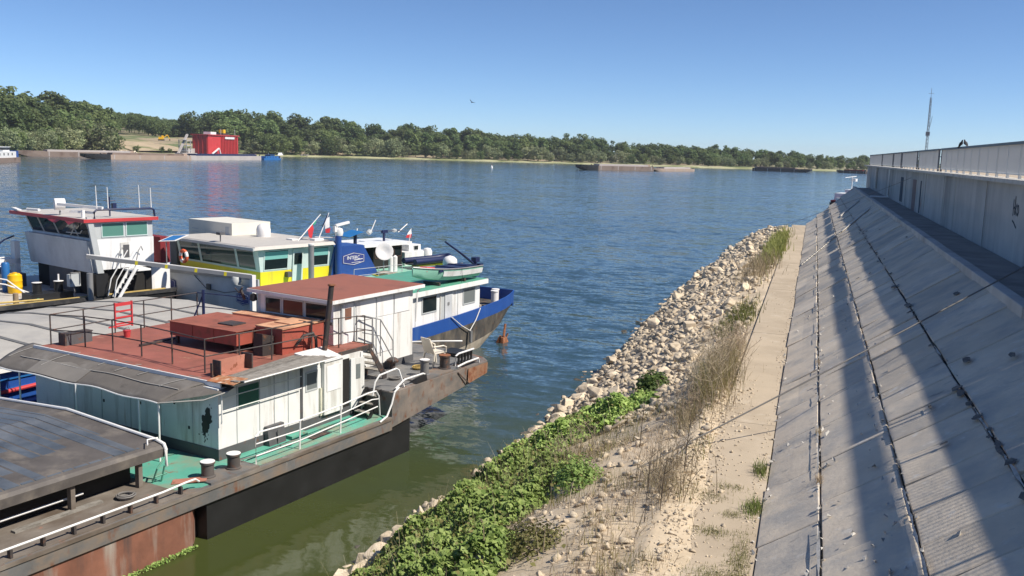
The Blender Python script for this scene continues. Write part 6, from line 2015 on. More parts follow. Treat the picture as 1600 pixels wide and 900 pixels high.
dE = MB().hexa([(2.2, -0.03, 2.6), (2.95, -0.03, 2.6), (2.95, -0.005, 2.6), (2.2, -0.005, 2.6), (2.2, -0.155, 4.5), (2.95, -0.155, 4.5), (2.95, -0.13, 4.5), (2.2, -0.13, 4.5)]).go('door', 'frame_mint', E_)
MB().hexa([(2.3, -0.125, 3.6), (2.85, -0.125, 3.6), (2.85, -0.12, 3.6), (2.3, -0.12, 3.6), (2.3, -0.165, 4.25), (2.85, -0.165, 4.25), (2.85, -0.16, 4.25), (2.3, -0.16, 4.25)]).go('door_window', 'glass_dark', dE)
MB().prism([(-0.75, -0.45), (5.6, -0.45), (5.6, 8.5), (-0.75, 8.5)], 4.623, 4.80, [(-0.55, -0.3), (5.5, -0.3), (5.5, 8.4), (-0.55, 8.4)]).go('roof', 'roof_beige', E_)
MB().box(-0.8, -0.70, -0.45, 8.5, 4.60, 4.76).go('roof_front_trim', 'frame_grey', E_)
MB().tube([(2.95, -0.85, 2.45), (2.95, -0.85, 4.75)], 0.17, 12).go('exhaust_post', 'steel_grey', E_, True)
MB().lathe((2.95, -0.85, 4.75), [(0.18, 0), (0.18, 0.08), (0.05, 0.1)], 12).go('exhaust_cap', 'ring_white', E_, True)
MB().box(1.7, 2.0, -0.3, -0.02, 2.9, 3.2).go('deck_lamp', 'coaming', E_)
MB().lathe((3.6, 4.6, 4.80), [(0.42, 0), (0.44, 0.15), (0.44, 0.45), (0.36, 0.68), (0.2, 0.8), (0.02, 0.85)], 18).go('radar_dome', 'ring_white', E_, True)
MB().tube([(-0.3, 3.4, 4.8), (-0.3, 3.4, 5.25)], 0.035, 6).box(-0.45, -0.1, 3.2, 3.6, 5.2, 5.35).go('roof_lamp', 'coaming', E_)
MB().tube([(4.8, 3.0, 4.80), (5.2, 1.6, 4.92), (5.7, 0.2, 4.95)], 0.04, 6).box(4.4, 5.1, 0.6, 1.1, 4.80, 4.92).box(3.5, 3.9, 1.6, 2.2, 4.80, 4.87).go('roof_pipe', 'ring_white', E_)
# cream equipment box behind the roof (air unit)
ac = MB().box(2.4, 5.3, 6.2, 11.0, 4.55, 5.55).go('equipment_box', 'box_cream', E_)
MB().box(2.385, 2.398, 6.5, 6.9, 4.8, 5.3).box(2.385, 2.398, 9.9, 10.6, 4.75, 4.80).box(2.385, 2.398, 9.9, 10.6, 4.95, 5.0).go('grille', 'frame_grey', ac)
MB().box(2.8, 5.2, 6.5, 10.8, 2.5, 4.548).go('box_support', 'dark_inside', E_)
MB().box(-0.2, 0.6, 8.25, 9.0, 2.5, 4.5).go('side_light_board', 'coaming', E_)
MB().box(-1.2, -0.2, 5.8, 8.6, 2.46, 2.75).go('yellow_locker', 'yellow', E_)
# funnel with sloping back, emblem and mast
fn = MB().prism([(0, 0), (1, 0), (1, 1), (0, 1)], 0, 1)
fn = MB().plate([(4.9, -0.25, 2.45), (8.9, -0.25, 2.45), (7.55, -0.25, 4.45), (5.3, -0.25, 4.45)], (0, 1.7, 0)).go('funnel', 'funnel_blue', E_)
emblem(E_, 'v', -0.25, 6.75, 3.62, 1.85, 0.85, -1, 'print_blue', 'ring_white', 'emblem')
mt_ = MB().tube([(5.35, -0.45, 2.45), (5.35, -0.45, 5.15)], 0.20, 10).go('mast', 'funnel_blue', E_, True)
MB().lathe((5.4, -0.45, 5.15), [(0.22, 0), (0.27, 0.2), (0.22, 0.42), (0.02, 0.5)], 14).go('light_dome', 'ring_white', mt_, True)
MB().bar((5.1, -0.5, 5.78), (6.1, -0.55, 5.95), 0.16, 0.14).box(5.0, 5.25, -0.55, -0.35, 5.4, 5.75).go('scanner', 'ring_white', mt_)
# flag staffs with cloth
def flag(parent, foot, top, cloth, mats, name='flag'):
    f = MB().tube([foot, top], 0.035, 6, 0.025).go('flag_staff', 'ring_white', parent, True)
    for (pts, mt2) in cloth:
        MB().plate(pts, (0, 0.02, 0)).go('flag_cloth', mt2, f)
    return f
flag(E_, (3.6, 1.2, 4.8), (5.35, 1.2, 6.35), [([(4.75, 1.2, 5.80), (5.05, 1.2, 6.06), (5.0, 1.25, 5.78), (4.85, 1.25, 5.68)], 'flag_green'), ([(4.35, 1.2, 5.5), (4.72, 1.2, 5.80), (4.85, 1.25, 5.45), (4.65, 1.2, 4.85), (4.45, 1.2, 5.0)], 'flag_red')], None)
flag(E_, (4.9, 0.9, 4.8), (5.75, 0.9, 6.45), [([(5.45, 0.9, 6.0), (5.8, 0.9, 6.2), (5.85, 0.95, 5.55), (5.5, 0.95, 5.45)], 'flag_white'), ([(5.48, 0.9, 5.44), (5.88, 0.9, 5.5), (5.85, 0.95, 5.2), (5.55, 0.95, 5.2)], 'flag_red'), ([(5.2, 0.88, 5.6), (5.6, 0.88, 6.35), (5.68, 0.88, 6.35), (5.35, 0.88, 5.6)], 'navy')], None)
# yellow-green aft deck
MB().plate([(7.9, -1.9, 2.46), (9.3, -1.9, 2.46), (9.3, 2.4, 2.46), (8.95, 2.4, 2.46)], (0, 0, 0.05)).go('yellow_deck', 'yellow', E_)
MB().box(8.3, 9.2, -1.7, -0.6, 2.515, 2.7).go('deck_hatch', 'hull_tan', E_)
railing(E_, [(5.2, -2.05, 2.45), (9.2, -2.05, 2.45)], (0.4, 0.8), 0.018, mat='frame_grey', spacing=1.8)

# ================================================================== VESSEL F: small yellow and blue boat behind
FF = thing('workboat', 'yellow and green workboat with white-roofed wheelhouse and satellite dish, behind the blue funnel', 'boat', (EO[0] - 1.4 * math.sin(R(21)), EO[1] - 1.4 * math.cos(R(21)), 0), 21)
MB().prism([(11.0, 1.2), (19.6, 1.2), (20.8, 3.4), (19.6, 6.4), (11.0, 6.4)], -0.8, 2.15, [(10.9, 1.0), (19.9, 1.0), (21.3, 3.6), (19.9, 6.6), (10.9, 6.6)]).go('hull', 'yellow', FF)
MB().prism([(11.0, 1.1), (19.8, 1.1), (21.1, 3.6), (19.8, 6.5), (11.0, 6.5)], 2.153, 2.20).go('deck', 'mint', FF)
MB().plate([(11.0, 3.6, 2.21), (12.8, 3.6, 2.21), (12.4, 3.6, 3.7), (11.3, 3.6, 3.7)], (0, 1.6, 0)).go('funnel', 'funnel_blue', FF)
MB().box(13.0, 15.7, 3.2, 6.0, 2.21, 3.78).go('wheelhouse', 'dark_inside', FF)
MB().box(11.9, 16.4, 2.9, 6.3, 3.783, 3.98).go('wheelhouse_roof', 'white_clean', FF)
for u0 in (13.15, 14.05, 14.95):
    window(FF, 'v', 3.2, u0, u0 + 0.65, 3.0, 3.65, -1, 'glass_dark', mk('frame_brown', (0.10, 0.055, 0.04), 0.5) and 'frame_brown', 0.05)
ds = MB().lathe((0, 0, 0), [(0.04, 0.0), (0.35, 0.06), (0.58, 0.18), (0.60, 0.20), (0.56, 0.21), (0.30, 0.11), (0.02, 0.06)], 20).go('satellite_dish', 'ring_white', FF, True)
ds.location = (-1.5, 12.4, 3.62)
ds.rotation_euler = Vector((0.75, -0.62, 0.25)).to_track_quat('Z', 'Y').to_euler()
MB().tube([(12.45, 1.6, 2.2), (12.45, 1.6, 3.6)], 0.05, 7).go('dish_post', 'steel_grey', FF, True)
for (u, v) in ((13.1, 1.6), (13.5, 1.6)):
    MB().lathe((u, v, 2.2), [(0.16, 0), (0.16, 1.0), (0.05, 1.1)], 10).go('gas_bottle', 'ring_white', FF, True)
tb = thing('inflatable_boat', 'dark inflatable tender on the yellow workboat deck', 'dinghy')
ew = Matrix.Rotation(-R(21), 4, 'Z')
def Ew(u, v, z):
    return Vector(EO) + ew @ Vector((-v, u, z))
tb.location = Ew(15.6, 1.75, 2.2)
tb.rotation_euler = (0, 0, -R(21))
MB().tube([(-2.0, -0.55, 0.55), (1.2, -0.55, 0.55), (1.8, -0.35, 0.62), (2.05, 0.0, 0.68), (1.8, 0.35, 0.62), (1.2, 0.55, 0.55), (-2.0, 0.55, 0.55)], 0.2, 10).go('tube', 'navy', tb, True)
MB().prism([(-1.9, -0.5), (1.2, -0.5), (1.8, 0), (1.2, 0.5), (-1.9, 0.5)], 0.28, 0.36).go('floor', 'black_deck', tb)
MB().box(-1.4, 1.2, -0.35, 0.35, 0.0, 0.28).go('cradle', 'yellow', tb)
MB().box(16.2, 18.6, 3.4, 5.8, 2.21, 3.15).box(17.0, 18.2, 3.8, 5.2, 3.152, 3.6).go('aft_cabin', 'white_clean', FF)
window(FF, 'v', 3.8, 17.5, 17.9, 3.22, 3.5, -1, 'glass_dark', 'frame_grey', 0.04)
MB().lathe((18.5, 3.4, 2.2), [(0.35, 0), (0.35, 0.9), (0.25, 1.1), (0.02, 1.15)], 12).go('white_tank', 'ring_white', FF, True)
MB().hexa([(18.6, 2.6, 2.2), (19.4, 2.4, 2.2), (19.4, 3.0, 2.2), (18.6, 3.0, 2.2), (18.8, 2.6, 2.75), (19.2, 2.5, 2.7), (19.2, 2.9, 2.7), (18.8, 2.9, 2.75)]).go('red_bundle', 'red_trim', FF)
MB().tube([(14.9, 4.2, 3.98), (14.9, 4.2, 4.7)], 0.09, 8).box(14.7, 15.2, 4.1, 4.3, 4.55, 4.75).tube([(13.4, 4.4, 4.75), (16.6, 4.0, 4.65)], 0.03, 5).go('signal_mast', 'navy', FF)
MB().tube([(13.6, 4.2, 4.6), (14.1, 4.2, 5.5)], 0.035, 6).tube([(16.3, 4.2, 4.55), (17.2, 4.2, 5.1)], 0.035, 6).tube([(12.2, 4.2, 3.98), (12.4, 4.2, 5.0)], 0.045, 6).go('antenna', 'ring_white', FF, True)
MB().tube([(13.5, 4.3, 4.6), (13.7, 4.3, 4.75)], 0.18, 8).lathe((15.8, 4.1, 4.55), [(0.02, 0), (0.2, 0.1), (0.2, 0.2), (0.02, 0.28)], 10).go('radar', 'frame_grey', FF, True)
flag(FF, (17.35, 4.2, 3.6), (17.6, 4.2, 4.75), [([(17.25, 4.2, 4.4), (17.6, 4.2, 4.75), (17.65, 4.2, 4.35), (17.2, 4.2, 4.3)], 'flag_white'), ([(17.2, 4.2, 4.3), (17.65, 4.2, 4.35), (17.6, 4.2, 4.05), (17.05, 4.2, 4.1)], 'flag_red')], None)
MB().plate([(10.6, 3.0, 4.55), (11.9, 3.0, 4.85), (11.9, 4.2, 4.9), (10.6, 4.2, 4.6)], (0, 0, 0.03)).go('solar_panel', 'solar_blue', FF)
MB().tube([(11.6, 3.5, 2.2), (11.6, 3.5, 4.8)], 0.12, 8).go('panel_post', 'navy', FF, True)

# ================================================================== FAR BANK
WL = np.array([(-620, 250), (-455, 430), (-478, 560), (-500, 700), (-452, 800), (-400, 845), (-340, 860), (-229, 905), (-98, 905), (1, 958), (60, 1030), (140, 1090), (300, 1150), (700, 1200)], float)
WL = np.vstack([[(-1500, -250)], WL, [(2200, 1500)]])
sg = np.diff(WL, axis=0)
sL = np.hypot(sg[:, 0], sg[:, 1])
S_ = np.concatenate([[0], np.cumsum(sL)]) - sL[0]      # s = 0 at the second point


def shore(s, d):
    i = int(np.clip(np.searchsorted(S_, s) - 1, 0, len(sL) - 1))
    t = (s - S_[i]) / sL[i]
    n = np.array([-sg[i][1], sg[i][0]]) / sL[i]
    # blend normals near corners
    if t < 0.5 and i > 0:
        n0 = np.array([-sg[i - 1][1], sg[i - 1][0]]) / sL[i - 1]
        n = n * (0.5 + t) + n0 * (0.5 - t)
    elif t >= 0.5 and i < len(sL) - 1:
        n1 = np.array([-sg[i + 1][1], sg[i + 1][0]]) / sL[i + 1]
        n = n * (1.5 - t) + n1 * (t - 0.5)
    n /= np.linalg.norm(n)
    return WL[i] + sg[i] * t + n * d


def far_h(s, d):
    hill = np.interp(s, [0, 200, 420, 560, 700, 800, 1000, 1300], [8, 12, 16, 16, 12, 7, 4, 3])
    h = np.interp(d, [-12, 0, 10, 30, 70, 150, 400, 800, 1600], [-2.0, 0.0, 1.0, 2.2, hill * 0.55, hill, hill * 1.3, hill * 1.9, hill * 2.0])
    return float(h)


ss = np.concatenate([np.arange(-900, 0, 100), np.arange(0, 1500, 20), np.arange(1500, 3400, 100)])
dd_ = [-12, 0, 4, 10, 18, 30, 50, 70, 100, 150, 230, 400, 800, 1600]
V = []
for s in ss:
    for d in dd_:
        p = shore(s, d)
        n = 0.6 * noise.noise(Vector((p[0] * 0.03, p[1] * 0.03, 1))) if d > 3 else 0
        V.append((p[0], p[1], far_h(s, d) + n * min(2, d / 30)))
nd = len(dd_)
Fa = [(j * nd + i, (j + 1) * nd + i, (j + 1) * nd + i + 1, j * nd + i + 1) for j in range(len(ss) - 1) for i in range(nd - 1)]
me = fastmesh('far_bank', V, Fa)
me.materials.append(MATS['sand'])
me.materials.append(MATS['far_earth'])
mi = [0 if (k % (nd - 1)) < 4 else 1 for k in range(len(Fa))]
me.polygons.foreach_set('material_index', mi)
me.polygons.foreach_set('use_smooth', [True] * len(Fa))
tag(link('far_bank', me), 'far river bank with a pale sandy shore', 'ground', kind='structure')


# ---- tree models (unit height): trunk, limbs and a crown of leaf clumps
def tree_mesh(seed, kind):
    rr_ = np.random.default_rng(seed)
    m = MB(False)
    th = {'broad': 0.32, 'willow': 0.15, 'poplar': 0.2}[kind]
    m.tube([(0, 0, -0.12), (0.01, 0, th * 0.6), (0.02, 0.01, th + 0.35)], 0.022, 6, 0.008)
    C_, N_, Sz = [], [], []
    if kind == 'broad':
        nb_, rx, zc, rz, br = 62, 0.33, 0.53, 0.43, 0.092
    elif kind == 'willow':
        nb_, rx, zc, rz, br = 44, 0.45, 0.46, 0.45, 0.125
    else:
        nb_, rx, zc, rz, br = 22, 0.11, 0.52, 0.44, 0.09
    for _ in range(nb_):
        v = rr_.normal(0, 1, 3)
        v /= np.linalg.norm(v)
        q = rr_.uniform(0.35, 0.95)
        c = np.array([v[0] * rx * q, v[1] * rx * q, zc + v[2] * rz * q])
        r_ = br * rr_.uniform(0.6, 1.25)
        if rr_.uniform() < 0.5:
            m.tube([(0.01, 0, th + 0.1 * rr_.uniform()), tuple(c)], 0.008, 4, 0.003)
        n = int(46 * (r_ / br) ** 2)
        d = rr_.normal(0, 1, (n, 3))
        d /= np.linalg.norm(d, axis=1)[:, None]
        rad = r_ * rr_.uniform(0.72, 1.08, n)[:, None]
        C_.append(c + d * rad * np.array([1, 1, 0.85]))
        N_.append(d + np.array([0, 0, 0.35]))
    c = np.vstack(C_)
    n = np.vstack(N_)
    k = c[:, 2] > 0.05
    c, n = c[k], n[k]
    c[:, 2] *= 1.0 / max(c[:, 2].max(), 0.1)
    V, Fq = leaves(c, n, rr_.uniform(0.6, 1.3, len(c)) * (0.062 if kind != 'poplar' else 0.05), 0.45, 0.9, 0.2)
    b0 = len(m.v)
    vs = [(p[0], p[1], p[2]) for p in m.v] + [tuple(p) for p in V]
    fs = list(m.f) + [tuple(int(i) + b0 for i in f) for f in Fq]
    me = bpy.data.meshes.new('tree')
    me.from_pydata(vs, [], fs)
    me.materials.append(MATS['bark'])
    return me, len(m.f)


def tree_variant(seed, kind, mat):
    me, nt_ = tree_mesh(seed, kind)
    me.materials.append(MATS[mat])
    mi = np.ones(len(me.polygons), np.int32)
    mi[:nt_] = 0
    me.polygons.foreach_set('material_index', mi)
    return me


T_DARK = [tree_variant(10 + i, 'broad', 'leaf_dark') for i in range(5)]
T_MID = [tree_variant(20 + i, 'broad', 'leaf_mid') for i in range(4)]
T_PALE = [tree_variant(30 + i, 'willow', 'leaf_pale') for i in range(4)]
T_WIL = [tree_variant(40 + i, 'willow', 'leaf_mid') for i in range(3)]
T_POP = [tree_variant(50 + i, 'poplar', 'leaf_dark') for i in range(3)]
ZT_S = [0, 200, 300, 350, 400, 450, 500, 550, 600, 650, 700, 750, 800, 850, 900, 950, 1000, 1100, 1200, 1300, 1500]
ZT_Z = [30, 34, 37, 43, 45, 38, 35, 37, 46, 38, 38.5, 31.5, 31.5, 31, 27.5, 24.5, 22, 20.5, 17.5, 16, 18]
tr_ = random.Random(21)


def clearing(p, d):
    az = math.degrees(math.atan2(p[0], p[1]))
    dist = math.hypot(p[0], p[1])
    return -41.0 < az < -35.9 and dist < 1000


LAB = {'dark': 'tall dark green far-bank tree', 'mid': 'mid green rounded far-bank tree',
       'pale': 'pale grey-green far-bank willow', 'wil': 'low green bushy far-bank willow', 'pop': 'narrow upright far-bank tree'}
GRP = {'dark': 'tall dark trees of the far wood', 'mid': 'mid green trees of the far wood', 'pale': 'pale willows on the far shore', 'wil': 'bushy willows on the far shore', 'pop': 'narrow trees of the far wood'}
ZONES = [(-90, 'left of the clearing, above the long barge'), (-41.0, 'in the clearing left of the red plant'), (-35.9, 'just right of the red plant'), (-29, 'behind the long sandy shore'), (-18, 'behind the mid-river barge pair'), (-7, 'toward the quay wall end')]
POOL = {'dark': T_DARK, 'mid': T_MID, 'pale': T_PALE, 'wil': T_WIL, 'pop': T_POP}
NT = {'n': 0}


def put_tree(kind, p, z, h, wmul=1.0):
    me = tr_.choice(POOL[kind])
    o = link('tree' if kind in ('dark', 'mid', 'pop') else 'willow_tree', me)
    o.location = (p[0], p[1], z - 0.3)
    o.rotation_euler = (0, 0, tr_.uniform(0, 6.28))
    w_ = h * wmul * tr_.uniform(0.85, 1.15)
    o.scale = (w_, w_, h)
    az = math.degrees(math.atan2(p[0], p[1]))
    zone = ZONES[0][1]
    for a0, nm in ZONES:
        if az >= a0:
            zone = nm
    tag(o, LAB[kind] + ' ' + zone, 'tree', GRP[kind] + ' ' + zone)
    NT['n'] += 1


spots = []
# back row
s = 130.0
while s < 1330:
    for (d, kf) in ((75, 1.0), (48, 0.86)):
        d2 = d + tr_.uniform(-10, 10)
        ss_ = s + tr_.uniform(-5, 5)
        p = shore(ss_, d2)
        if clearing(p, d2):
            continue
        z = far_h(ss_, d2)
        zt = np.interp(ss_, ZT_S, ZT_Z) * (1.0 if d > 60 else 0.9)
        h = max(7, (zt - z) * 1.04 * kf * tr_.uniform(0.74, 1.08))
        kind = tr_.choice(['dark', 'dark', 'mid', 'dark', 'mid', 'pop'] if d > 60 else ['dark', 'mid', 'mid', 'wil', 'dark'])
        put_tree(kind, p, z, h, 1.3 if kind != 'pop' else 1.4)
    s += 12.5 if s < 800 else 15
# front rows of willows
s = 150.0
while s < 1330:
    d2 = tr_.uniform(16, 30)
    p = shore(s, d2)
    if not clearing(p, d2):
        z = far_h(s, d2)
        zt = np.interp(s, ZT_S, ZT_Z)
        kind = tr_.choice(['pale', 'wil', 'pale', 'mid']) if s < 420 else tr_.choice(['pale', 'wil', 'pale', 'mid', 'pale'])
        put_tree(kind, p, z, (zt - z) * tr_.uniform(0.34, 0.55), 1.25)
    s += 8.5 if s < 800 else 10
# left shore: large pale willows in front of the tall trees, reaching forward to the barges
for (x, y, h, kind) in ((-432, 402, 13, 'pale'), (-438, 420, 15, 'pale'), (-446, 434, 14, 'wil'), (-455, 446, 15, 'pale'), (-462, 462, 13, 'pale'), (-468, 478, 15, 'pale'), (-474, 492, 14, 'wil'), (-484, 504, 16, 'pale'), (-494, 520, 20, 'dark'), (-500, 538, 18, 'dark'), (-470, 425, 24, 'mid'), (-480, 450, 27, 'dark'), (-492, 470, 29, 'dark'), (-500, 490, 28, 'mid'), (-506, 505, 26, 'dark')):
    put_tree(kind, (x, y), 2.0 if h < 18 else 5.0, h, 1.05)
# scattered shrubs in the clearing
for (x, y, h) in ((-508, 640, 5), (-512, 655, 4), (-500, 600, 6), (-520, 690, 5), (-530, 640, 4), (-505, 668, 4.5)):
    put_tree('wil', (x, y), 2.0, h, 1.1)

# ---- wood further back and on the hill, seen only as a mass
def wood_mass(name, pts, label):
    base = []
    for me in (T_DARK[0], T_MID[1], T_DARK[3]):
        co = np.empty(len(me.vertices) * 3, np.float32)
        me.vertices.foreach_get('co', co)
        fa = np.array([p.vertices[:] for p in me.polygons if len(p.vertices) == 4], np.int32)
        fa = fa[::2]
        base.append((co.reshape(-1, 3), fa))
    Vs, Fs, off = [], [], 0
    for (x, y, z, h) in pts:
        co, fa = base[tr_.randrange(3)]
        a = tr_.uniform(0, 6.28)
        c, s_ = math.cos(a), math.sin(a)
        used, inv = np.unique(fa, return_inverse=True)
        q = co[used] * np.array([h * 1.3, h * 1.3, h])
        q = np.stack([q[:, 0] * c - q[:, 1] * s_ + x, q[:, 0] * s_ + q[:, 1] * c + y, q[:, 2] + z], axis=1)
        Vs.append(q)
        Fs.append(inv.reshape(fa.shape) + off)
        off += len(q)
    me = fastmesh(name, np.vstack(Vs), np.vstack(Fs))
    return tag(link(name, me, 'leaf_mid'), label, 'wood', kind='stuff')


pts = []
for k in range(420):
    az = R(tr_.uniform(-43.5, -34.0))
    dist = tr_.uniform(1000, 1500)
    x, y = dist * math.sin(az), dist * math.cos(az)
    f = (dist - 1000) / 500
    pts.append((x, y, 16 + 14 * f + 4 * math.sin(az * 60), tr_.uniform(13, 19)))
wood_mass('hill_wood', pts, 'distant wooded hillside seen through the gap above the clearing')
hb = MB(False)
ring = []
for k in range(25):
    az = R(-45 + 10.5 * k / 24)
    ring.append([(840 * math.sin(az), 840 * math.cos(az), 0), (1000 * math.sin(az), 1000 * math.cos(az), 15), (1250 * math.sin(az), 1250 * math.cos(az), 23), (1500 * math.sin(az), 1500 * math.cos(az), 31), (2100 * math.sin(az), 2100 * math.cos(az), 28)])
hb.loft(ring, False, False)
tag(hb.go('hill', 'far_earth', None, True), 'low hill behind the clearing on the far bank', 'hill', kind='structure')
pts = []
s = 60
while s < 1360:
    for d in (105, 140):
        d2 = d + tr_.uniform(-12, 12)
        p = shore(s + tr_.uniform(-6, 6), d2)
        if clearing(p, d2):
            continue
        z = far_h(s, d2)
        zt = np.interp(s, ZT_S, ZT_Z) + 1
        pts.append((p[0], p[1], z, max(8, (zt - z) * tr_.uniform(0.8, 1.02))))
    s += 15
wood_mass('far_wood', pts, 'depth of the wood behind the front trees of the far bank')
# pale earth slope, track and spoil in the clearing
ms = MB(False)
ms.loft([[(-515, 615, 2.8), (-560, 640, 8.2), (-600, 660, 11.5)], [(-512, 650, 3.2), (-556, 672, 8.6), (-598, 690, 12)], [(-516, 690, 3.0), (-560, 712, 8.4), (-604, 730, 11.8)]], False, False)
tag(ms.go('earth_slope', mk('pale_earth', (0.42, 0.33, 0.22), 0.95, var=0.2, vs=0.08, layers=[((0.20, 0.20, 0.09), 0.56, 0.05, V1, 0.05)]) and 'pale_earth', None, True), 'bare tan earth slope in the clearing on the far bank', 'ground', kind='structure')
tkm = MB(False)
tkm.loft([[(-540, 560, 8.0), (-545, 562, 8.0)], [(-575, 600, 11.6), (-582, 602, 11.6)], [(-610, 650, 15.2), (-618, 654, 15.2)]], False, False)
tag(tkm.go('dirt_track', 'sand', None, True), 'pale dirt track climbing the far clearing', 'track', kind='structure')


# ================================================================== FAR VESSELS
def far_barge(label, p, q, mat, mat_top, h, beam=10, bow='dark', cat='barge', posts=True, group=None):
    p, q = np.array(p, float), np.array(q, float)
    L_ = float(np.linalg.norm(q - p))
    az = math.degrees(math.atan2(q[0] - p[0], q[1] - p[1]))
    t = thing('river_barge', label, cat, (p[0], p[1], 0), az, group)
    bw_ = min(16, L_ * 0.22)
    MB().loft([[(bw_, 0, -0.5), (bw_, beam, -0.5), (bw_, beam, h), (bw_, 0, h)], [(L_, 0, -0.5), (L_, beam, -0.5), (L_, beam, h), (L_, 0, h)]]).go('hull', mat, t)
    MB().loft([[(0, 1.5, h * 0.55), (0, beam - 1.5, h * 0.55), (0, beam - 1.2, h * 1.15), (0, 1.2, h * 1.15)], [(bw_ * 0.35, 0.3, 0.2), (bw_ * 0.35, beam - 0.3, 0.2), (bw_ * 0.35, beam, h * 1.12), (bw_ * 0.35, 0, h * 1.12)], [(bw_ - 0.01, 0, -0.5), (bw_ - 0.01, beam, -0.5), (bw_ - 0.01, beam, h * 1.08), (bw_ - 0.01, 0, h * 1.08)]]).go('bow', {'dark': 'black', 'same': mat, 'navy': 'navy'}[bow], t)
    cm = MB().box(bw_ + 1.5, L_ - 4, 1.2, beam - 1.2, h + 0.003, h + 1.0).go('hold_coaming', mat_top, t)
    MB().box(bw_ + 1.9, L_ - 4.4, 1.6, beam - 1.6, h + 1.003, h + 1.12).go('hatch_cover', mat_top, t)
    if posts:
        n = 4
        for k in range(n):
            u = bw_ + 2 + (L_ - bw_ - 4) * k / (n - 1)
            for v in (-0.05, beam + 0.05):
                MB().box(u - 0.25, u + 0.25, min(v, v * 0.98) - 0.02, max(v, v * 0.98) + 0.02, 0.3, h - 0.05).go('side_mark', 'far_pale', t)
    MB().box(L_ - 3.5, L_ - 1, beam * 0.3, beam * 0.7, h + 0.003, h + 1.3).go('deck_locker', 'far_tan', t)
    for u in (bw_ * 0.6, L_ - 0.8):
        MB().lathe((u, 0.8, h), [(0.3, 0), (0.3, 0.8), (0.4, 0.9)], 8).go('bollard', 'black', t)
    return t


far_barge('long grey-brown barge lying along the far left shore', (-436, 424), (-404, 486), 'far_rust', 'far_pale', 3.0, 10, 'same')
far_barge('tan empty barge with a dark raked bow moored in front of the far left shore', (-379, 415), (-354, 472), 'far_tan', 'far_rust', 2.6, 9, 'dark')
far_barge('white and dark blue barge lying below the red loading plant', (-357, 466), (-363, 560), 'far_pale', 'navy', 2.6, 10, 'same')
far_barge('barge with dark raked bow at anchor in mid river, nearer of a pair', (-143, 588), (-104, 632), 'far_rust', 'far_pale', 2.9, 9, 'dark')
far_barge('low pale barge coupled behind the dark-bowed one in mid river', (-103, 633), (-82, 676), 'far_tan', 'far_pale', 1.7, 9, 'same')
far_barge('dark brown barge lying across the stream before the distant right bank', (-2, 824), (-49, 838), 'dark_iron', 'far_rust', 2.4, 9, 'dark')
far_barge('small dark and reddish barge just left of the quay wall end', (17, 879), (41, 856), 'dark_iron', 'dark_red', 2.0, 8, 'dark')


def far_pusher(label, p, az, L_, hullm, housem, s=1.0, trim='navy', two=True):
    t = thing('pushboat', label, 'boat', (p[0], p[1], 0), az)
    MB().prism([(0, 0.5), (L_ - 2, 0), (L_, 1.5), (L_, 6.5), (L_ - 2, 8), (0, 7.5)], -0.5, 2.0).go('hull', hullm, t)
    MB().box(L_ * 0.12, L_ * 0.86, 1, 7, 2.003, 4.6).go('deckhouse', housem, t)
    MB().box(L_ * 0.86 + 0.003, L_ * 0.96, 1, 7, 2.003, 4.8).go('blue_house', trim, t)
    for k in range(4):
        u = L_ * (0.2 + 0.16 * k)
        MB().box(u, u + 1.1, 0.93, 0.99, 3.0, 4.0).box(u, u + 1.1, 7.01, 7.07, 3.0, 4.0).go('window' if k != 1 else 'door', 'black', t)
    MB().box(L_ * 0.45, L_ * 0.7, 2, 6, 4.603, 6.4).go('wheelhouse', housem, t)
    MB().box(L_ * 0.44, L_ * 0.71, 1.9, 6.1, 5.3, 6.1).go('wheelhouse_window', 'black', t)
    MB().box(L_ * 0.42, L_ * 0.73, 1.7, 6.3, 6.403, 6.6).go('roof', housem, t)
    MB().tube([(L_ * 0.5, 4, 6.6), (L_ * 0.5, 4, 9)], 0.12, 6).go('mast', 'frame_grey', t)
    return t


far_pusher('white boat with a bright blue end passing at the left edge of the picture', (-316, 297), -30, 34, 'far_rust', 'white_clean', trim='blue_paint')
far_pusher('small bright blue boat at the end of the barges by the red plant', (-364, 566), -5, 26, 'tank_blue', 'tank_blue').scale = (1, 1, 0.55)

# ---- red loading plant on a pontoon
rs = thing('loading_plant', 'large red ribbed loading plant with a white sign on the far shore', 'plant', (-445, 611, 0), -8)
MB().box(-4, 64, -3, 17, -0.5, 1.8).go('pontoon', 'navy', rs)
MB().box(4, 54, 0, 13, 1.803, 16.4).go('shed', 'silo_red', rs)
MB().box(3, 55.5, -0.8, 14, 16.403, 17.2).go('roof', 'silo_red2', rs)
for k in range(11):
    u = 25 + 2.6 * k
    MB().box(u - 0.35, u + 0.35, -0.7, -0.01, 1.85, 16.35).go('rib', 'silo_red2', rs)
for k in range(4):
    v = 1 + 3.6 * k
    MB().box(3.4, 3.99, v - 0.35, v + 0.35, 1.85, 16.35).go('rib', 'silo_red2', rs)
MB().box(30, 46, -0.95, -0.71, 14.0, 15.6).go('sign', 'white_clean', rs)
MB().box(14, 23, 3, 9, 17.203, 19.2).go('roof_cabin', 'white_clean', rs)
MB().box(37, 40.5, 4, 8, 17.203, 21.4).go('roof_hopper', 'barrel_yellow', rs)
MB().box(34, 44, 3, 9, 17.203, 18.6).go('hopper_base', 'dark_iron', rs)
for u in (28.5, 52.5):
    MB().tube([(u, 2, 17.2), (u, 2, 22)], 0.2, 6).go('mast', 'frame_grey', rs)
MB().bar((6, -2.2, 2.2), (17, -2.2, 6.6), 0.9).bar((17, -2.2, 6.6), (19.5, -2.2, 2.0), 0.9).go('chute', 'white_clean', rs)
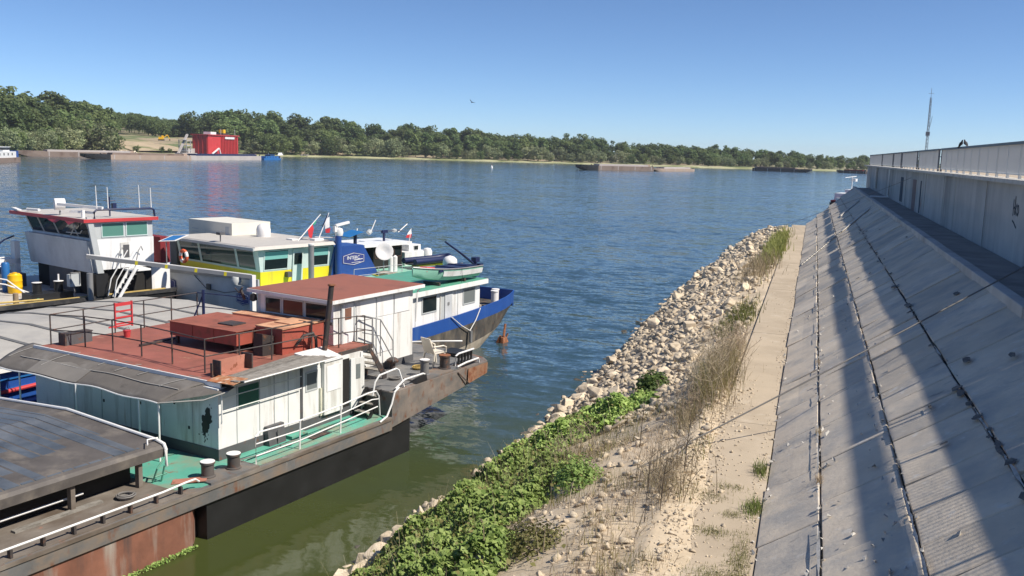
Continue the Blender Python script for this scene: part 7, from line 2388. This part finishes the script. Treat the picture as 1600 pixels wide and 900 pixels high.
cvr = thing('conveyor_tower', 'grey lattice conveyor tower left of the red plant', 'tower', (-451, 596, 0), -8)
for (u, v) in ((0, 0), (6, 0), (6, 6), (0, 6)):
    MB().bar((u, v, 0), (u, v, 12), 0.5).go('leg', 'far_pale', cvr)
MB().bar((-7, 3, 2), (7, 3, 16.5), 1.6, 1.0).go('conveyor_arm', 'far_pale', cvr)
for z in (4, 8, 12):
    MB().box(-0.5, 6.5, -0.5, 6.5, z, z + 0.4).go('platform', 'frame_grey', cvr)
MB().box(-8, 14, -1, 5, 0.4, 2.6).box(8, 26, 3, 9, 2.603, 6.0).go('base_house', 'far_pale', cvr)

# ---- excavator, small house, upturned boat on the far shore
ex = thing('excavator', 'yellow excavator standing on the clearing of the far bank', 'excavator', (-556, 700, 11.5), 60)
MB().box(-2.5, 2.5, -2.2, -1.2, 0, 1.1).box(-2.5, 2.5, 1.2, 2.2, 0, 1.1).go('tracks', 'black', ex)
MB().box(-2.2, 1.8, -1.8, 1.8, 1.103, 3.2).go('body', 'barrel_yellow', ex)
MB().box(0.2, 1.8, 0.2, 1.7, 3.203, 4.6).go('cab', 'barrel_yellow', ex)
MB().bar((1.6, -0.4, 2.4), (5.4, -0.4, 5.2), 0.7).bar((5.4, -0.4, 5.2), (7.2, -0.4, 1.4), 0.5).go('boom', 'barrel_yellow', ex)
MB().hexa([(6.6, -1.0, 0.2), (7.6, -1.0, 0.2), (7.6, 0.3, 0.2), (6.6, 0.3, 0.2), (7.0, -1.0, 1.5), (7.6, -1.0, 1.5), (7.6, 0.3, 1.5), (7.0, 0.3, 1.5)]).go('bucket', 'dark_iron', ex)
ub = thing('beached_boat', 'white hull lying on the far shore right of the red plant', 'boat', (-462, 742, 1.2), -20)
MB().loft([[(0, 0.8, 0), (0, 2.2, 0), (0, 1.5, 0.6)], [(4, 0, 0), (4, 3, 0), (4, 1.5, 2.2)], [(14, 0, 0), (14, 3, 0), (14, 1.5, 2.4)], [(19, 0.4, 0), (19, 2.6, 0), (19, 1.5, 1.8)]]).go('hull', 'white_clean', ub, True)
MB().box(2, 18, 1.35, 1.65, 2.0, 2.55).go('keel', 'frame_grey', ub)
st_ = thing('pile_of_logs', 'grey heap of drift timber on the shore beside the beached boat', 'timber', (-452, 764, 1.0), -10)
for k in range(9):
    MB().tube([(-3 + 2.2 * k, 0.5 * (k % 3), 0.5 + 0.5 * (k % 2)), (9 + 2.2 * k, 2 + 0.7 * (k % 3), 0.9)], 0.45, 6).go('log', 'wood_grey', st_)
for (p, h, lab) in (((-469, 545, 1.8), 2.0, 'pale stone heap at the water near the dirt track'),):
    sb = thing('stone_heap', lab, 'stones', p, -8)
    for k in range(16):
        o = link('stone', ROCKS[k % 14], None, sb)
        o.location = (tr_.uniform(-3, 3), tr_.uniform(-22, 22), 0.3)
        o.scale = [tr_.uniform(1.2, 2.6)] * 3
by = thing('buoy', 'small white river buoy floating before the far wood', 'buoy', (-195, 560, 0))
MB(False).lathe((0, 0, -0.4), [(0.5, 0), (0.8, 0.5), (0.6, 1.0), (0.25, 1.6), (0.05, 2.0)], 12).go('float', 'white_clean', by, True)
MB(False).tube([(0, 0, 1.5), (0, 0, 2.4)], 0.08, 6).go('top_mark', 'red_trim', by)

# ---- small red and white boat beyond the end of the embankment
sb = thing('motor_boat', 'small red and white motor boat moored beyond the end of the slope', 'boat', (7.0, 208, 0), 14)
MB().loft([[(0, 0.6, 0.2), (0, 3.4, 0.2), (0, 3.8, 1.7), (0, 0.2, 1.7)], [(14, 0.2, -0.3), (14, 3.8, -0.3), (14, 4.2, 1.6), (14, -0.2, 1.6)], [(22, 0.8, -0.3), (22, 3.2, -0.3), (22, 4.0, 2.0), (22, 0, 2.0)], [(25, 1.9, 0.5), (25, 2.1, 0.5), (26, 2.2, 2.5), (26, 1.8, 2.5)]]).go('hull', 'black', sb)
MB().box(1, 20, 0.2, 3.8, 1.72, 2.15).go('red_band', 'dark_red', sb)
MB().box(2.5, 9, 0.6, 3.4, 2.153, 3.6).box(11, 15, 0.8, 3.2, 2.153, 4.2).go('cabin', 'white_clean', sb)
MB().box(11.3, 14.7, 0.72, 0.79, 3.2, 4.0).box(3, 8, 0.52, 0.59, 2.7, 3.3).go('cabin_window', 'glass_dark', sb)
MB().box(-0.4, 1.0, 1.0, 2.4, 1.75, 2.7).go('outboard', 'white_clean', sb)
MB().tube([(12, 2, 4.2), (12, 2, 7.2)], 0.10, 6).tube([(5, 2, 6.9), (16, 2, 7.1)], 0.08, 6).box(13, 15, 1.5, 2.5, 6.0, 6.6).go('mast', 'ring_white', sb)

# ================================================================== BIRDS
def bird(name, label, loc, rot, sc_, flying):
    t = thing(name, label, 'bird', loc)
    t.rotation_euler = rot
    t.scale = (sc_,) * 3
    MB(False).loft([[(0.02 * math.cos(a), -0.20, 0.02 * math.sin(a)) for a in np.linspace(0, 5.5, 8)], [(0.05 * math.cos(a), -0.08, 0.05 * math.sin(a)) for a in np.linspace(0, 5.5, 8)], [(0.065 * math.cos(a), 0.03, 0.06 * math.sin(a)) for a in np.linspace(0, 5.5, 8)], [(0.045 * math.cos(a), 0.11, 0.02 + 0.045 * math.sin(a)) for a in np.linspace(0, 5.5, 8)], [(0.035 * math.cos(a), 0.16, 0.05 + 0.035 * math.sin(a)) for a in np.linspace(0, 5.5, 8)], [(0.006 * math.cos(a), 0.22, 0.05 + 0.006 * math.sin(a)) for a in np.linspace(0, 5.5, 8)]]).go('body', 'bird_dark', t, True)
    MB(False).plate([(-0.03, -0.18, 0), (0.03, -0.18, 0), (0.05, -0.33, 0), (-0.05, -0.33, 0)], (0, 0, 0.012)).go('tail', 'bird_dark', t)
    for s_ in (-1, 1):
        if flying:
            MB(False).plate([(s_ * 0.04, 0.07, 0.03), (s_ * 0.24, 0.10, 0.16), (s_ * 0.46, -0.02, 0.22), (s_ * 0.24, -0.05, 0.15), (s_ * 0.04, -0.08, 0.03)], (0, 0, 0.012)).go('wing', 'bird_dark', t)
        else:
            MB(False).plate([(s_ * 0.060, 0.06, 0.04), (s_ * 0.066, 0.02, -0.03), (s_ * 0.03, -0.24, 0.0), (s_ * 0.045, -0.08, 0.05)], (s_ * 0.012, 0, 0)).go('wing', 'bird_dark', t)
            MB(False).tube([(s_ * 0.025, 0.0, -0.04), (s_ * 0.025, 0.02, -0.13)], 0.006, 5).go('leg', 'bird_dark', t)
    return t


bird('bird', 'dark bird flying high over the river against the sky', (-21.43, 57.29, 13.57), (R(-10), R(30), R(40)), 0.5, True)
bird('pigeon', 'dark pigeon perched on the quay railing, left one of two', (6.22, 46.9, 11.30 + 0.12), (R(40), 0, R(200)), 0.95, False)
bird('pigeon', 'dark pigeon perched on the quay railing, right one of two', (6.22, 45.6, 11.30 + 0.12), (R(35), 0, R(20)), 0.95, False)

# ================================================================== AIR
hz = bpy.data.materials.new('haze_air')
hz.use_nodes = True
hn = hz.node_tree
hn.nodes.clear()
pv = hn.nodes.new('ShaderNodeVolumePrincipled')
pv.inputs['Color'].default_value = (0.88, 0.93, 1.0, 1)
pv.inputs['Density'].default_value = 0.00009
pv.inputs['Anisotropy'].default_value = 0.2
ho = hn.nodes.new('ShaderNodeOutputMaterial')
hn.links.new(pv.outputs[0], ho.inputs['Volume'])
MATS['haze'] = hz
tag(MB(False).box(-3700, 3700, -800, 5400, -8, 75).go('haze', 'haze'), 'thin summer haze over the river', 'haze', kind='stuff')
